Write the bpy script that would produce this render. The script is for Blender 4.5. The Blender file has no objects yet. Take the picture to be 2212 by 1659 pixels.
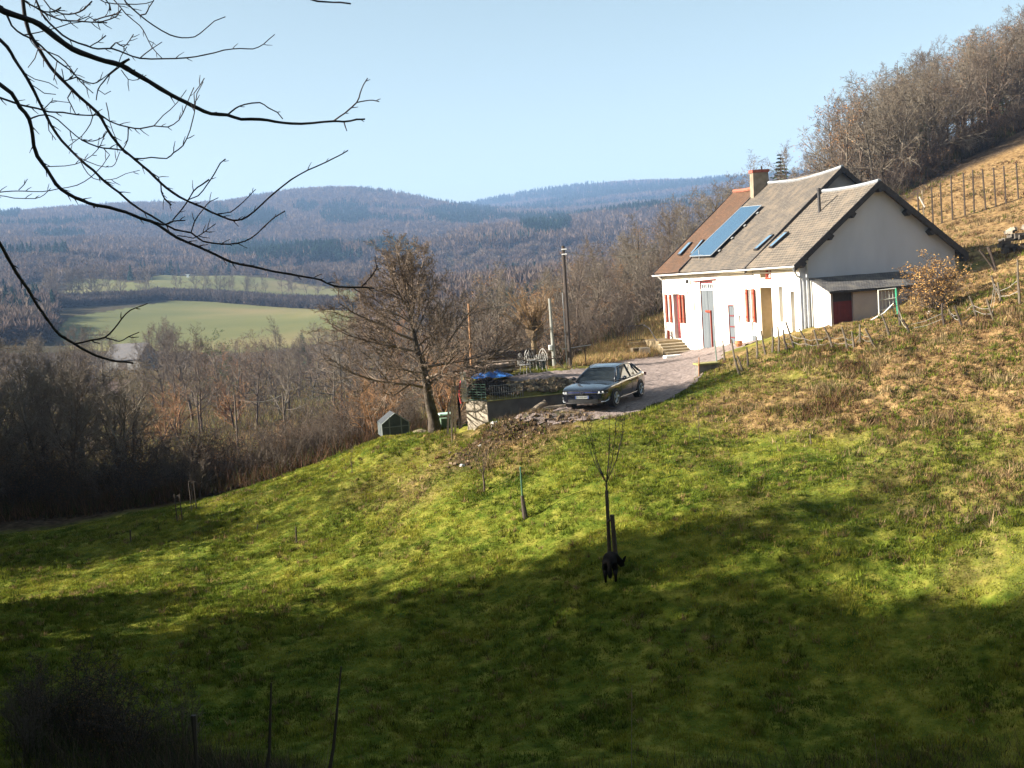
import bpy, math, random, bmesh
import numpy as np
from mathutils import Vector, Matrix, Euler
R = math.radians
sc = bpy.context.scene
C = sc.collection
# ---------------------------------------------------------------- camera
F2, PIT, ROL = 2500.0, R(5.21), R(3.99)
ff = Vector((0, math.cos(PIT), -math.sin(PIT)))
up0 = Vector((0, math.sin(PIT), math.cos(PIT)))
cr, sr = math.cos(ROL), math.sin(ROL)
rt = Vector((cr, 0, 0)) - up0 * sr
upv = Vector((sr, 0, 0)) + up0 * cr
# image x = f*(c*x - s*up)/d ; image y = f*(s*x + c*up)/d
cam_d = bpy.data.cameras.new('camera'); cam = bpy.data.objects.new('camera', cam_d); C.objects.link(cam)
cam.matrix_world = Matrix(((rt.x, upv.x, -ff.x, 0), (rt.y, upv.y, -ff.y, 0), (rt.z, upv.z, -ff.z, 0), (0, 0, 0, 1)))
cam_d.sensor_width = 36; cam_d.lens = 36 * F2 / 2212; cam_d.clip_start = 0.05; cam_d.clip_end = 20000
sc.camera = cam
# ---------------------------------------------------------------- light
SUN_EL, SUN_TH = R(25), R(3)                # light travels towards (cos th, sin th)
sunv = Vector((-math.cos(SUN_TH) * math.cos(SUN_EL), -math.sin(SUN_TH) * math.cos(SUN_EL), math.sin(SUN_EL)))
w = bpy.data.worlds.new('World'); sc.world = w; w.use_nodes = True
nt = w.node_tree; bg = nt.nodes['Background']
sky = nt.nodes.new('ShaderNodeTexSky'); sky.sky_type = 'NISHITA'; sky.sun_disc = False
sky.sun_elevation = SUN_EL; sky.sun_rotation = math.atan2(sunv.x, sunv.y)
sky.altitude = 300; sky.air_density = 1.0; sky.dust_density = 1.8; sky.ozone_density = 1.0
tn = nt.nodes.new('ShaderNodeMix'); tn.data_type = 'RGBA'; tn.blend_type = 'MULTIPLY'; tn.inputs[0].default_value = 1; tn.inputs[7].default_value = (1.22, 1.07, .77, 1); nt.links.new(sky.outputs[0], tn.inputs[6]); nt.links.new(tn.outputs[2], bg.inputs[0]); bg.inputs[1].default_value = 0.051
sd = bpy.data.lights.new('sun', 'SUN'); sd.energy = 5.0; sd.angle = R(0.53); sd.color = (1, .93, .82)
so = bpy.data.objects.new('sun', sd); C.objects.link(so); so.rotation_euler = sunv.to_track_quat('Z', 'Y').to_euler()
so.location = (-40, 0, 60)
sc.view_settings.view_transform = 'Standard'; sc.view_settings.look = 'None'
sc.view_settings.exposure = 2.0; sc.view_settings.gamma = 1
sc.cycles.max_bounces = 5; sc.cycles.transparent_max_bounces = 8; sc.cycles.volume_bounces = 0
sc.cycles.diffuse_bounces = 2; sc.cycles.glossy_bounces = 2
sc.cycles.use_denoising = True
# ---------------------------------------------------------------- pixel <-> world (2212 x 1659 reading of the photo)
def ray(u, v):
    a, b = (u - 1106) / F2, -(v - 829.5) / F2
    px, py = cr * a + sr * b, -sr * a + cr * b
    d = Vector((px, 0, 0)) + up0 * py + ff
    return d
def at(u, v, Y):
    d = ray(u, v); return d * (Y / d.y)
def pix(p):
    p = Vector(p); d = p.dot(ff); return (1106 + F2 * p.dot(rt) / d, 829.5 - F2 * p.dot(upv) / d)
# ---------------------------------------------------------------- value noise
def _h(ix, iy, s):
    n = (ix * 374761393 + iy * 668265263 + s * 974634777) & 0xffffffff
    n = ((n ^ (n >> 13)) * 1274126177) & 0xffffffff
    return ((n ^ (n >> 16)) & 0xffff) / 65535.0
def vnoise(x, y, s=0):
    x = np.asarray(x, float); y = np.asarray(y, float)
    ix = np.floor(x).astype(np.int64); iy = np.floor(y).astype(np.int64)
    fx = x - ix; fy = y - iy; fx = fx * fx * (3 - 2 * fx); fy = fy * fy * (3 - 2 * fy)
    a = _h(ix, iy, s); b = _h(ix + 1, iy, s); c = _h(ix, iy + 1, s); d = _h(ix + 1, iy + 1, s)
    return (a + (b - a) * fx) * (1 - fy) + (c + (d - c) * fx) * fy
def fbm(x, y, s=0, o=3):
    t = 0; a = 1; n = 0
    for i in range(o):
        t = t + a * vnoise(x * 2 ** i, y * 2 ** i, s + i * 7); n += a; a *= .5
    return t / n
# ---------------------------------------------------------------- ground shape
_K = []   # (az, ln r, z/r, w)
def kp(u, v, Y):
    p = at(u, v, Y); r = math.hypot(p.x, p.y); _K.append((math.atan2(p.x, p.y), math.log(r), p.z / r))
def kz(azd, r, z): _K.append((R(azd), math.log(r), z / r))
def kuz(u, Y, z):
    d = ray(u, 600); x = d.x / d.y * Y; r = math.hypot(x, Y); _K.append((math.atan2(x, Y), math.log(r), z / r))
for a in range(-180, 180, 20):
    kz(a, 1.2, -1.7); kz(a, 3, -2.4)
for a in (-24, -12, 0, 12, 24): kz(a, 6, -4.2); kz(a, 11, -6.9); kz(a, 16, -8.3)
for q in [(0,1659,22),(600,1659,21.5),(1106,1659,21),(1700,1659,20.3),(2212,1659,19.5),
          (0,1400,31),(560,1400,29.5),(1106,1400,27.5),(1700,1400,25),(2212,1400,23),
          (0,1250,39.5),(560,1250,36),(1106,1250,31),(1700,1250,27.3),(2212,1250,25),
          (0,1132,50),(400,1082,50),(700,1000,47.5),(830,935,47),(1000,925,45.5),(860,1080,40),(1106,1000,39),(1320,1200,30),(1320,1000,36.5),
          (1300,905,41),(1400,878,42.2),(1540,812,47),(1590,775,50),(1700,745,49),(1752,729,47.5),(1850,708,46),(2000,684,45.5),(2100,645,46),(2212,585,47),
          (2212,800,37),(1900,850,38),(1600,900,39.5),(2212,1000,30.5),(1900,1000,32.5),(1600,1000,35),(1700,1110,30.5),(2212,1110,27.5),(1900,760,42),(2050,760,40),
          (1200,902,42.2),(1320,880,43),(1384,866,45.5),(1480,830,48),(1250,799,55),(1400,790,57),(1434,777,64),(1520,764,59.5),
          (2212,290,96),(2080,350,92),(1950,430,86),(2212,430,76),(2212,510,66),(2140,530,60),
          (1250,788,57),(1320,745,68),(1400,700,78)]: kp(*q)
def hwz(t, s):  # house-frame point
    return (12.75 + math.cos(.22) * t - math.sin(.22) * s, 51.0 + math.sin(.22) * t + math.cos(.22) * s)
for t, s, z in [(.3,.3,-3.2),(.3,5,-3.9),(.3,10,-4.4),(.3,18,-4.75),(5,0,-1.9),(8.6,.3,-1.2),(9,9,-.6),(11,18,-1.6),(3,-1.2,-2.9),(5,19.5,-3.9)]:
    x, y = hwz(t, s); r = math.hypot(x, y); _K.append((math.atan2(x, y), math.log(r), z / r))
for q in [(2400,60,1.5),(2400,100,12),(2212,125,14),(2212,160,16),(1950,120,8.5),(1770,120,2),(1600,112,-.5),(1450,105,-2.5),(1300,95,-5),(1106,90,-8.5),(1050,62,-5.6),(1106,54,-4.3),(990,50.5,-6.6),(960,54,-7.4),(900,51,-6.8),(1010,57,-7.2),(1000,48.5,-6.0),
          (1160,52,-4.1),(1600,200,2),(2000,220,12),(2300,260,18),(1300,160,-9),(1106,140,-12),(850,58,-7.5),(600,62,-10.3),(300,70,-11),(0,70,-10),(-200,60,-9),
          (850,90,-11.5),(500,100,-13),(150,100,-13.5),(800,200,-15),(300,200,-15.5),(1200,230,-13),(-200,200,-14),
          (1600,350,-5),(2200,400,15)]: kuz(*q)
for q in [(150,745,330),(450,738,330),(740,725,340),(120,675,440),(400,652,520),(740,668,470),(330,612,640),(480,592,720),(700,628,650),(100,640,560),
          (0,575,900),(150,553,950),(330,585,900),(850,640,420),(1000,650,380),
          (600,560,1150),(900,530,1150),(1100,545,900),(1300,560,800),(660,536,1300),(860,524,1300),(0,500,1500),(300,490,1500),(1250,470,1900),
          (0,470,2100),(130,456,2150),(300,444,2200),(400,446,2200),(480,452,2200),(560,430,2200),(640,414,2250),(720,408,2250),(820,413,2250),(900,432,2200),(980,450,2200),(1060,462,2150),
          (1200,455,2200)]: kp(*q)
for q in [(0,2500,170),(700,2700,200),(1000,2700,130)]: kuz(*q)
for q in [(1060,441,3300),(1130,425,3300),(1250,408,3300),(1400,396,3300),(1500,402,3300),(1700,385,3300),(2000,385,3300),(-200,480,2600)]: kp(*q)
for q in [(1300,4300,200),(500,4300,120)]: kuz(*q)
for q in [(-34,20,-8.2),(-34,35,-8.6),(-38,60,-8),(-45,80,-4),(-60,18,-7),(-60,30,-5.5),(-60,60,1),(-90,15,-5),(-90,30,-2.5),(-90,60,6),(-45,30,-7.6),(-60,200,20),(-40,250,-4),(-45,800,60),
          (34,20,-6.5),(38,40,1),(40,80,9),(45,200,20),(60,60,8),(60,15,-5),(-90,1000,90),(45,1500,150),(90,60,6),(90,15,-3),(90,1000,60),(180,20,3),(180,100,20),(180,1000,60),(135,50,6),(-135,50,6),(-135,15,0),(135,15,0),(150,1000,60),(-150,1000,60)]: kz(*q)
KP = np.array(_K)
_S = np.array([1.6, 1.0])
def _phi(d): return d          # linear kernel: no overshoot
def _fit():
    X = KP[:, :2] * _S; n = len(X)
    D = np.sqrt(((X[:, None] - X[None]) ** 2).sum(-1)); A = _phi(D) + np.eye(n) * -0.0015
    M = np.zeros((n + 1, n + 1)); M[:n, :n] = A; M[:n, n] = 1; M[n, :n] = 1
    return np.linalg.solve(M, np.append(KP[:, 2], 0)), X
_W, _X = _fit()
def _efun(az, lr):
    out = np.empty(az.shape); azf = az.ravel() * _S[0]; lf = lr.ravel() * _S[1]; of = out.ravel()
    for i in range(0, len(azf), 20000):
        d = np.sqrt((azf[i:i+20000, None] - _X[:, 0]) ** 2 + (lf[i:i+20000, None] - _X[:, 1]) ** 2 + 4e-4)
        of[i:i+20000] = d @ _W[:-1] + _W[-1]
    return of.reshape(az.shape)
def sstep(a, b, x):
    t = np.clip((x - a) / (b - a), 0, 1); return t * t * (3 - 2 * t)
WP0 = at(1052, 868, 44.0); WP1 = at(1225, 851.5, 44.9)      # retaining wall, left and right end of its top
_wd = (WP1 - WP0); _wd.z = 0; _wl = _wd.length; _wd.normalize(); _wn = Vector((-_wd.y, _wd.x, 0))
DRIVE = [(1095,905),(1190,918),(1290,905),(1385,890),(1440,868),(1490,836),(1525,800),(1560,775),(1560,760),(1440,772),(1380,782),(1300,795),(1220,800),(1150,806),(1090,818),(1120,832),(1180,840),(1215,840),(1228,868),(1150,890)]
def inpoly(px, py, P):
    c = np.zeros(px.shape, bool); n = len(P)
    for i in range(n):
        x1, y1 = P[i]; x2, y2 = P[i - 1]
        if y1 == y2: continue
        k = ((y1 > py) != (y2 > py)) & (px < (x2 - x1) * (py - y1) / (y2 - y1) + x1)
        c ^= k
    return c
def ground(x, y, fine=True):
    x = np.asarray(x, float); y = np.asarray(y, float)
    r = np.hypot(x, y) + 1e-6
    z = _efun(np.arctan2(x, y), np.log(np.maximum(r, 1.0))) * r
    # garden terrace behind the retaining wall
    a = (x - WP0.x) * _wd.x + (y - WP0.y) * _wd.y; b = (x - WP0.x) * _wn.x + (y - WP0.y) * _wn.y
    ts = _wd.y / _wd.x; al = .05 - .60 * np.clip(b / .95, 0, 1) + np.clip(b - 1, 0, 9) * ts; m = sstep(al, al + .25, a) * sstep(_wl + 1.8, _wl + .2, a) * sstep(0.1, .35, b) * sstep(8.5, 6, b)
    zt = -4.5 + sstep(.5, 2.0, b) * .45 + sstep(2, 6, b) * .1
    z = z * (1 - m) + zt * m
    m = sstep(-.9, -.3, a) * sstep(_wl + .8, _wl - .4, a) * sstep(-3.5, -1.2, b) * sstep(.3, .0, b)
    z = z * (1 - m) + (-5.5 + a / _wl * .5) * m
    # rubble heap on the lawn below the wall
    for (u, v, Y, rad, h) in RUB:
        p = at(u, v, Y); z = z + h * np.exp(-((x - p.x) ** 2 + (y - p.y) ** 2) / rad ** 2)
    if fine:
        k = np.clip((70 - r) / 20, 0, 1) * np.clip((r - 12) / 6, 0, 1)
        dr = dryf(x, y)
        if DRW: k = k * np.where(inpoly(x, y, DRW), .12, 1)
        z = z + k * ((fbm(x * .35, y * .35, 3) - .5) * .28 + (fbm(x * 1.5, y * 1.5, 5) - .5) * (.10 + .46 * dr) + (fbm(x * 4.5, y * 4.5, 6, 2) - .5) * (.05 + .12 * dr))
        z = z + np.clip((r - 500) / 500, 0, 1) * (fbm(x / 160, y / 160, 9, 4) - .5) * 26 * np.clip((1900 - r) / 500, .12, 1)
    return z
RUB = [(1120,930,42.2,.8,.25),(1180,918,42.0,.7,.22),(1078,950,42.0,.7,.2),(1020,978,41.2,.8,.12),(1240,907,41.8,.5,.12),(1150,922,42.1,.6,.15)]
_D = []
for q in [(0,1659,0),(1106,1659,0),(2212,1659,.05),(560,1250,0),(1320,1200,.1),(1106,1300,.05),(1700,1300,.15),(2212,1300,.2),(1700,1110,.3),(2212,1180,.35),(2212,1050,.6),(1950,1010,.45),(1750,1000,.28),(1600,980,.28),
          (1400,950,.25),(1350,1100,.2),(1000,1100,.2),(750,1010,.2),(860,1000,.38),(1000,990,.48),(1060,965,.72),(900,930,.2),(1300,930,.2),(1480,850,.15),(1530,830,.35),(1560,880,.66),(1450,930,.25),(1700,900,.85),(1900,850,1.05),(2150,820,1.05),(1700,780,.85),(2000,720,.9),
          (2212,650,1.1),(2212,450,1.15),(2100,430,1.15),(2000,480,1.1),(2212,330,1.15),(2080,370,1.1),(1340,740,.95),(400,1060,.1),(0,1100,0),(1200,930,.55),(1600,790,.6)]:
    _D.append(q)
def _dr_setup():
    L = []
    for u, v, k in _D:
        d = ray(u, v); lo = None; r = 14.0
        L.append((u, v, k))
    return np.array(L, float)
_DA = _dr_setup()
def dryf(x, y):
    # amount of dead grass: interpolated over the real slope (angle from the viewpoint is only used to look the samples up once)
    x = np.asarray(x, float); y = np.asarray(y, float)
    n = 0; t = 0
    for px_, py_, k in DRYW:
        wgt = 1 / (((x - px_) ** 2 + (y - py_) ** 2) / 9 + .25) ** 1.6
        n = n + wgt; t = t + wgt * k
    return t / n
DRYW = [(0, 20, 0)]
DRW = []
def hit(u, v, r0=13, r1=4000, n=900):
    d = ray(u, v); h = math.hypot(d.x, d.y)
    rs = np.exp(np.linspace(math.log(r0), math.log(r1), n))
    g = ground(d.x / h * rs, d.y / h * rs, False); zz = d.z / h * rs
    i = np.argmax(zz < g)
    if i == 0: return None
    f = (zz[i-1] - g[i-1]) / ((zz[i-1] - g[i-1]) - (zz[i] - g[i])); r = rs[i-1] + f * (rs[i] - rs[i-1])
    return Vector((d.x / h * r, d.y / h * r, 0))
def onground(p, dz=0.0):
    return Vector((p[0], p[1], float(ground(np.array([p[0]]), np.array([p[1]]))[0]) + dz))
def foot(u, v, dz=0.0, Y=None):
    p = hit(u, v) if Y is None else at(u, v, Y)
    return onground(p, dz)
DRYW = [(p.x, p.y, k) for p, k in ((hit(u, v), k) for u, v, k in _D) if p is not None]
DRW = [(p.x, p.y) for p in (hit(u, v) for u, v in DRIVE) if p is not None]
# ---------------------------------------------------------------- materials
MATS = {}
def mat(name, col, rough=.8, col2=None, scale=4.0, metal=0.0, bump=0.0, spec=.3, bscale=None, detail=5, obj=True, contrast=(.35, .65), coat=0, emit=None, stretch=None):
    if name in MATS: return MATS[name]
    m = bpy.data.materials.new(name); m.use_nodes = True; n = m.node_tree.nodes; l = m.node_tree.links
    b = n['Principled BSDF']; b.inputs['Roughness'].default_value = rough; b.inputs['Metallic'].default_value = metal
    b.inputs['Specular IOR Level'].default_value = spec
    if coat: b.inputs['Coat Weight'].default_value = coat
    tc = n.new('ShaderNodeTexCoord'); src = tc.outputs['Object']
    if stretch:
        mp = n.new('ShaderNodeMapping'); mp.inputs['Scale'].default_value = stretch; l.new(src, mp.inputs[0]); src = mp.outputs[0]
    c2 = col2 if col2 else tuple(min(1, c * 1.18) for c in col)
    nz = n.new('ShaderNodeTexNoise'); nz.inputs['Scale'].default_value = scale; nz.inputs['Detail'].default_value = detail; l.new(src, nz.inputs['Vector'])
    cr_ = n.new('ShaderNodeValToRGB'); l.new(nz.outputs[0], cr_.inputs[0])
    cr_.color_ramp.elements[0].position = contrast[0]; cr_.color_ramp.elements[1].position = contrast[1]
    cr_.color_ramp.elements[0].color = (*col, 1); cr_.color_ramp.elements[1].color = (*c2, 1)
    l.new(cr_.outputs[0], b.inputs['Base Color'])
    if bump:
        nb = n.new('ShaderNodeTexNoise'); nb.inputs['Scale'].default_value = bscale or scale * 3; nb.inputs['Detail'].default_value = 4; l.new(src, nb.inputs['Vector'])
        bp = n.new('ShaderNodeBump'); bp.inputs['Strength'].default_value = bump; bp.inputs['Distance'].default_value = .05; l.new(nb.outputs[0], bp.inputs['Height']); l.new(bp.outputs[0], b.inputs['Normal'])
    MATS[name] = m; return m
def attrmat(name, rough=.9, spec=.1, trans=0.0, scale=3, var=.35):
    if name in MATS: return MATS[name]
    m = bpy.data.materials.new(name); m.use_nodes = True; n = m.node_tree.nodes; l = m.node_tree.links
    b = n['Principled BSDF']; b.inputs['Roughness'].default_value = rough; b.inputs['Specular IOR Level'].default_value = spec
    a = n.new('ShaderNodeAttribute'); a.attribute_name = 'col'; l.new(a.outputs['Color'], b.inputs['Base Color'])
    if trans:
        t = n.new('ShaderNodeBsdfTranslucent'); l.new(a.outputs['Color'], t.inputs[0]); mx = n.new('ShaderNodeMixShader'); mx.inputs[0].default_value = trans
        l.new(b.outputs[0], mx.inputs[1]); l.new(t.outputs[0], mx.inputs[2]); l.new(mx.outputs[0], n['Material Output'].inputs[0])
    MATS[name] = m; return m
# ---------------------------------------------------------------- mesh builder
class MB:
    def __init__(s): s.v = []; s.f = []; s.m = []; s.cm = 0
    def quad(s, *p):
        i = len(s.v); s.v += [tuple(q) for q in p]; s.f.append(tuple(range(i, i + len(p)))); s.m.append(s.cm); return s
    def box(s, c, d, rot=None):
        c = Vector(c); hx, hy, hz = d[0] / 2, d[1] / 2, d[2] / 2; i = len(s.v)
        for x, y, z in ((-1,-1,-1),(1,-1,-1),(1,1,-1),(-1,1,-1),(-1,-1,1),(1,-1,1),(1,1,1),(-1,1,1)):
            p = Vector((x * hx, y * hy, z * hz))
            if rot is not None: p = rot @ p
            s.v.append(tuple(p + c))
        for f in ((0,3,2,1),(4,5,6,7),(0,1,5,4),(1,2,6,5),(2,3,7,6),(3,0,4,7)): s.f.append(tuple(i + k for k in f)); s.m.append(s.cm)
        return s
    def bx(s, x0, x1, y0, y1, z0, z1): return s.box(((x0+x1)/2, (y0+y1)/2, (z0+z1)/2), (abs(x1-x0), abs(y1-y0), abs(z1-z0)))
    def tube(s, pts, rad, n=6, cap=True):
        pts = [Vector(p) for p in pts]; i0 = len(s.v); k = len(pts)
        if not hasattr(rad, '__len__'): rad = [rad] * k
        t0 = (pts[1] - pts[0]).normalized(); ref = Vector((0, 0, 1)) if abs(t0.z) < .9 else Vector((1, 0, 0))
        a = t0.cross(ref).normalized()
        for j in range(k):
            t = (pts[min(j + 1, k - 1)] - pts[max(j - 1, 0)])
            if t.length < 1e-9: t = t0
            t.normalize(); a = (a - t * a.dot(t)); a = a.normalized() if a.length > 1e-6 else t.orthogonal().normalized(); b = t.cross(a)
            for q in range(n):
                an = 2 * math.pi * q / n; s.v.append(tuple(pts[j] + (a * math.cos(an) + b * math.sin(an)) * rad[j]))
        for j in range(k - 1):
            for q in range(n):
                q2 = (q + 1) % n; s.f.append((i0 + j*n + q, i0 + j*n + q2, i0 + (j+1)*n + q2, i0 + (j+1)*n + q)); s.m.append(s.cm)
        if cap and n > 2:
            s.f.append(tuple(i0 + q for q in range(n))[::-1]); s.m.append(s.cm); s.f.append(tuple(i0 + (k-1)*n + q for q in range(n))); s.m.append(s.cm)
        return s
    def prism(s, poly, ext):   # poly: list of 3d points, ext vector
        e = Vector(ext); P = [Vector(p) for p in poly]; n = len(P); i = len(s.v)
        s.v += [tuple(p) for p in P] + [tuple(p + e) for p in P]
        s.f.append(tuple(range(i, i + n))); s.f.append(tuple(range(i + 2*n - 1, i + n - 1, -1))); s.m += [s.cm] * 2
        for k in range(n):
            k2 = (k + 1) % n; s.f.append((i + k, i + n + k, i + n + k2, i + k2)); s.m.append(s.cm)
        return s
    def mesh(s, name, mats, smooth=False):
        me = bpy.data.meshes.new(name); me.from_pydata(s.v, [], s.f)
        for m in (mats if isinstance(mats, (list, tuple)) else [mats]): me.materials.append(m)
        if len(me.materials) > 1: me.polygons.foreach_set('material_index', s.m)
        if smooth: me.polygons.foreach_set('use_smooth', [True] * len(me.polygons))
        me.update(); return me
    def build(s, name, mats, parent=None, smooth=False, bevel=0):
        o = bpy.data.objects.new(name, s.mesh(name, mats, smooth)); C.objects.link(o)
        if parent: o.parent = parent
        if bevel:
            b = o.modifiers.new('bevel', 'BEVEL'); b.width = bevel; b.segments = 2; b.limit_method = 'ANGLE'
        return o
def npmesh(name, V, Fq, mats, col=None, smooth=False, mi=None):
    """V (n,3) float, Fq (m,k) int, col (n,3)"""
    me = bpy.data.meshes.new(name); V = np.asarray(V, np.float32); Fq = np.asarray(Fq, np.int32); m, k = Fq.shape
    me.vertices.add(len(V)); me.vertices.foreach_set('co', V.ravel())
    me.loops.add(m * k); me.loops.foreach_set('vertex_index', Fq.ravel())
    me.polygons.add(m); me.polygons.foreach_set('loop_start', np.arange(0, m * k, k, dtype=np.int32))
    try: me.polygons.foreach_set('loop_total', np.full(m, k, np.int32))
    except Exception: pass
    for q in (mats if isinstance(mats, (list, tuple)) else [mats]): me.materials.append(q)
    if mi is not None: me.polygons.foreach_set('material_index', np.asarray(mi, np.int32))
    me.polygons.foreach_set('use_smooth', np.full(m, smooth, bool))
    me.update(calc_edges=True)
    if col is not None:
        ca = me.color_attributes.new('col', 'FLOAT_COLOR', 'POINT'); c4 = np.ones((len(V), 4), np.float32); c4[:, :3] = col; ca.data.foreach_set('color', c4.ravel())
    return me
def link(name, me, parent=None):
    o = bpy.data.objects.new(name, me); C.objects.link(o)
    if parent: o.parent = parent
    return o
def tag(o, label, cat, group=None, kind=None):
    if label: o['label'] = label
    if cat: o['category'] = cat
    if group: o['group'] = group
    if kind: o['kind'] = kind
    return o
def thing(name, label, cat, loc, rz=0, group=None):
    o = bpy.data.objects.new(name, None); C.objects.link(o); o.location = loc; o.rotation_euler = (0, 0, rz); o.empty_display_size = .2
    return tag(o, label, cat, group)
def kids(o): return [c for c in bpy.data.objects if c.parent == o]
def copy_thing(src, ch, loc, rz=0, sc_=1.0, label=None, group=None, cat=None):
    """src root, ch = list of (child, [grandchildren])"""
    r = src.copy(); C.objects.link(r); r.location = loc; r.rotation_euler = (0, 0, rz); r.scale = (sc_, sc_, sc_) if not hasattr(sc_, '__len__') else sc_
    if label: r['label'] = label
    if group: r['group'] = group
    if cat: r['category'] = cat
    for c in ch:
        d = c.copy(); C.objects.link(d); d.parent = r
    return r
# ================================================================ GROUND
def build_ground():
    az = np.concatenate([np.arange(-180, -60, 6), np.arange(-60, -31, 2), np.arange(-31, 31.01, .13), np.arange(33, 61, 2), np.arange(66, 181, 6)])
    az = R(1) * az
    lr = np.concatenate([np.linspace(math.log(.8), math.log(15), 30), np.arange(math.log(15.3), math.log(72), .0027), np.arange(math.log(72.6), math.log(130), .008), np.arange(math.log(131), math.log(5200), .018)])
    A, L = np.meshgrid(az, lr); rr = np.exp(L); X = rr * np.sin(A); Y = rr * np.cos(A)
    Z = ground(X, Y)
    n, m = A.shape; idx = np.arange(n * m).reshape(n, m)
    Fq = np.stack([idx[:-1, :-1], idx[:-1, 1:], idx[1:, 1:], idx[1:, :-1]], -1).reshape(-1, 4)
    V = np.stack([X, Y, Z], -1).reshape(-1, 3)
    # what grows there: r = dead grass, g = bare earth / leaf litter, b = far pasture
    x, y = V[:, 0], V[:, 1]; r = np.hypot(x, y)
    dry = dryf(x, y) * np.clip((160 - r) / 30, 0, 1)
    dry = sstep(.22, .86, dry + (fbm(x * .5, y * .5, 21, 4) - .5) * (.35 + .5 * np.clip(dry, 0, 1)))
    col = np.zeros((len(V), 3)); col[:, 0] = dry
    # earth under woods
    a = np.arctan2(x, y)
    pxs = np.array([0, 400, 700, 830, 1000]);
    edge = np.interp(a, [at(u, 900, 50).x and math.atan2(at(u, 900, 50).x, 50) for u in (-300, 0, 400, 700, 830, 1000, 1080, 1200)], [50, 51, 51, 49.5, 49, 53, 58, 61])
    wood = sstep(0, 2.5, r - edge) * (a < math.atan2(at(1290, 700, 50).x, 50)) * (r < 330)
    hillw = np.interp(a, [math.atan2(at(u, 400, 90).x, 90) for u in (1290, 1400, 1600, 1950, 2080, 2212, 2500)], [62, 84, 86, 88, 94, 98, 104])
    wood = np.maximum(wood, sstep(0, 3, r - hillw) * (a > math.atan2(at(1290, 700, 50).x, 50)) * (r < 330))
    rub = 0
    for (u, v, Yd, rad, h) in RUB:
        p = at(u, v, Yd); rub = rub + 1.3 * np.exp(-((x - p.x) ** 2 + (y - p.y) ** 2) / (rad * 1.2) ** 2)
    col[:, 1] = np.clip(wood + np.clip(rub, 0, 1) + sstep(300, 340, r) * .9, 0, 1)
    # pastures across the valley, given by their outline on the hillside
    fld = np.zeros(len(V), bool)
    ok = (r > 250) & (np.abs(a) < .6)
    P = V[ok]; d = P @ np.array(ff); pu = 1106 + F2 * (P @ np.array(rt)) / d; pv = 829.5 - F2 * (P @ np.array(upv)) / d
    for poly, r0, r1 in FIELDS:
        wob = (fbm(P[:, 0] / 30, P[:, 1] / 30, 4) - .5) * 6
        k = inpoly(pu + wob, pv + wob * .5, poly) & (r[ok] > r0) & (r[ok] < r1); fld[np.where(ok)[0][k]] = True
    col[:, 2] = fld; col[fld, 1] = 0; col[fld, 0] = 0
    m_ = ground_mat(); me = npmesh('ground', V, Fq, m_, col, smooth=True)
    o = link('ground', me); tag(o, None, None, None, 'structure'); o['label'] = 'grassy hillside and valley floor'
    return V, Fq, col
FIELDS = [([(150,755),(125,715),(150,685),(260,668),(340,655),(400,646),(520,650),(640,662),(745,668),(775,690),(770,738),(740,735),(560,760)], 270, 560),
          ([(300,628),(330,596),(400,590),(480,592),(600,604),(700,622),(800,636),(790,648),(700,640),(560,636),(420,640)], 520, 800),
          ([(140,642),(150,606),(230,604),(330,615),(330,650),(200,655)], 540, 800),
          ([(655,545),(660,532),(760,527),(860,522),(1010,516),(1010,532),(820,538),(700,545)], 1000, 1600)]
def ground_mat():
    m = bpy.data.materials.new('meadow'); m.use_nodes = True; n = m.node_tree.nodes; l = m.node_tree.links; b = n['Principled BSDF']
    b.inputs['Roughness'].default_value = .95; b.inputs['Specular IOR Level'].default_value = .05
    tc = n.new('ShaderNodeTexCoord'); at_ = n.new('ShaderNodeAttribute'); at_.attribute_name = 'col'; sp = n.new('ShaderNodeSeparateColor'); l.new(at_.outputs['Color'], sp.inputs[0])
    def noise(s, d=5, dist=0):
        q = n.new('ShaderNodeTexNoise'); q.inputs['Scale'].default_value = s; q.inputs['Detail'].default_value = d; q.inputs['Distortion'].default_value = dist; l.new(tc.outputs['Object'], q.inputs['Vector']); return q.outputs[0]
    def ramp(src, c):
        q = n.new('ShaderNodeValToRGB'); l.new(src, q.inputs[0]); e = q.color_ramp.elements
        while len(e) < len(c): e.new(.5)
        for i, (p, k) in enumerate(c): e[i].position = p; e[i].color = (*k, 1)
        return q.outputs[0]
    def mix(f, a, b_):
        q = n.new('ShaderNodeMix'); q.data_type = 'RGBA'; l.new(f, q.inputs[0]); l.new(a, q.inputs[6]); l.new(b_, q.inputs[7]); return q.outputs[2]
    g = ramp(noise(2.2, 8), [(.3, (0.03, 0.057, 0.0048)), (.5, (0.105, 0.128, 0.016)), (.68, (0.215, 0.205, 0.036))])
    d = ramp(noise(3.5, 8, .5), [(.3, (0.075, 0.045, 0.02)), (.5, (0.21, 0.13, 0.058)), (.7, (0.32, 0.22, 0.10))])
    e = ramp(noise(4, 8), [(.3, (0.021, 0.0144, 0.0084)), (.55, (0.06, 0.042, 0.027)), (.75, (0.12, 0.09, 0.06))])
    f = ramp(noise(.012, 5), [(.35, (0.105, 0.115, 0.045)), (.5, (0.14, 0.14, 0.055)), (.65, (0.20, 0.165, 0.075))])
    c = mix(sp.outputs[0], g, d); c = mix(sp.outputs[1], c, e); c = mix(sp.outputs[2], c, f)
    l.new(c, b.inputs['Base Color'])
    bp = n.new('ShaderNodeBump'); bp.inputs['Strength'].default_value = .8; bp.inputs['Distance'].default_value = .06; l.new(noise(9, 6), bp.inputs['Height']); l.new(bp.outputs[0], b.inputs['Normal'])
    return m
GV, GF, GC = build_ground()
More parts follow.
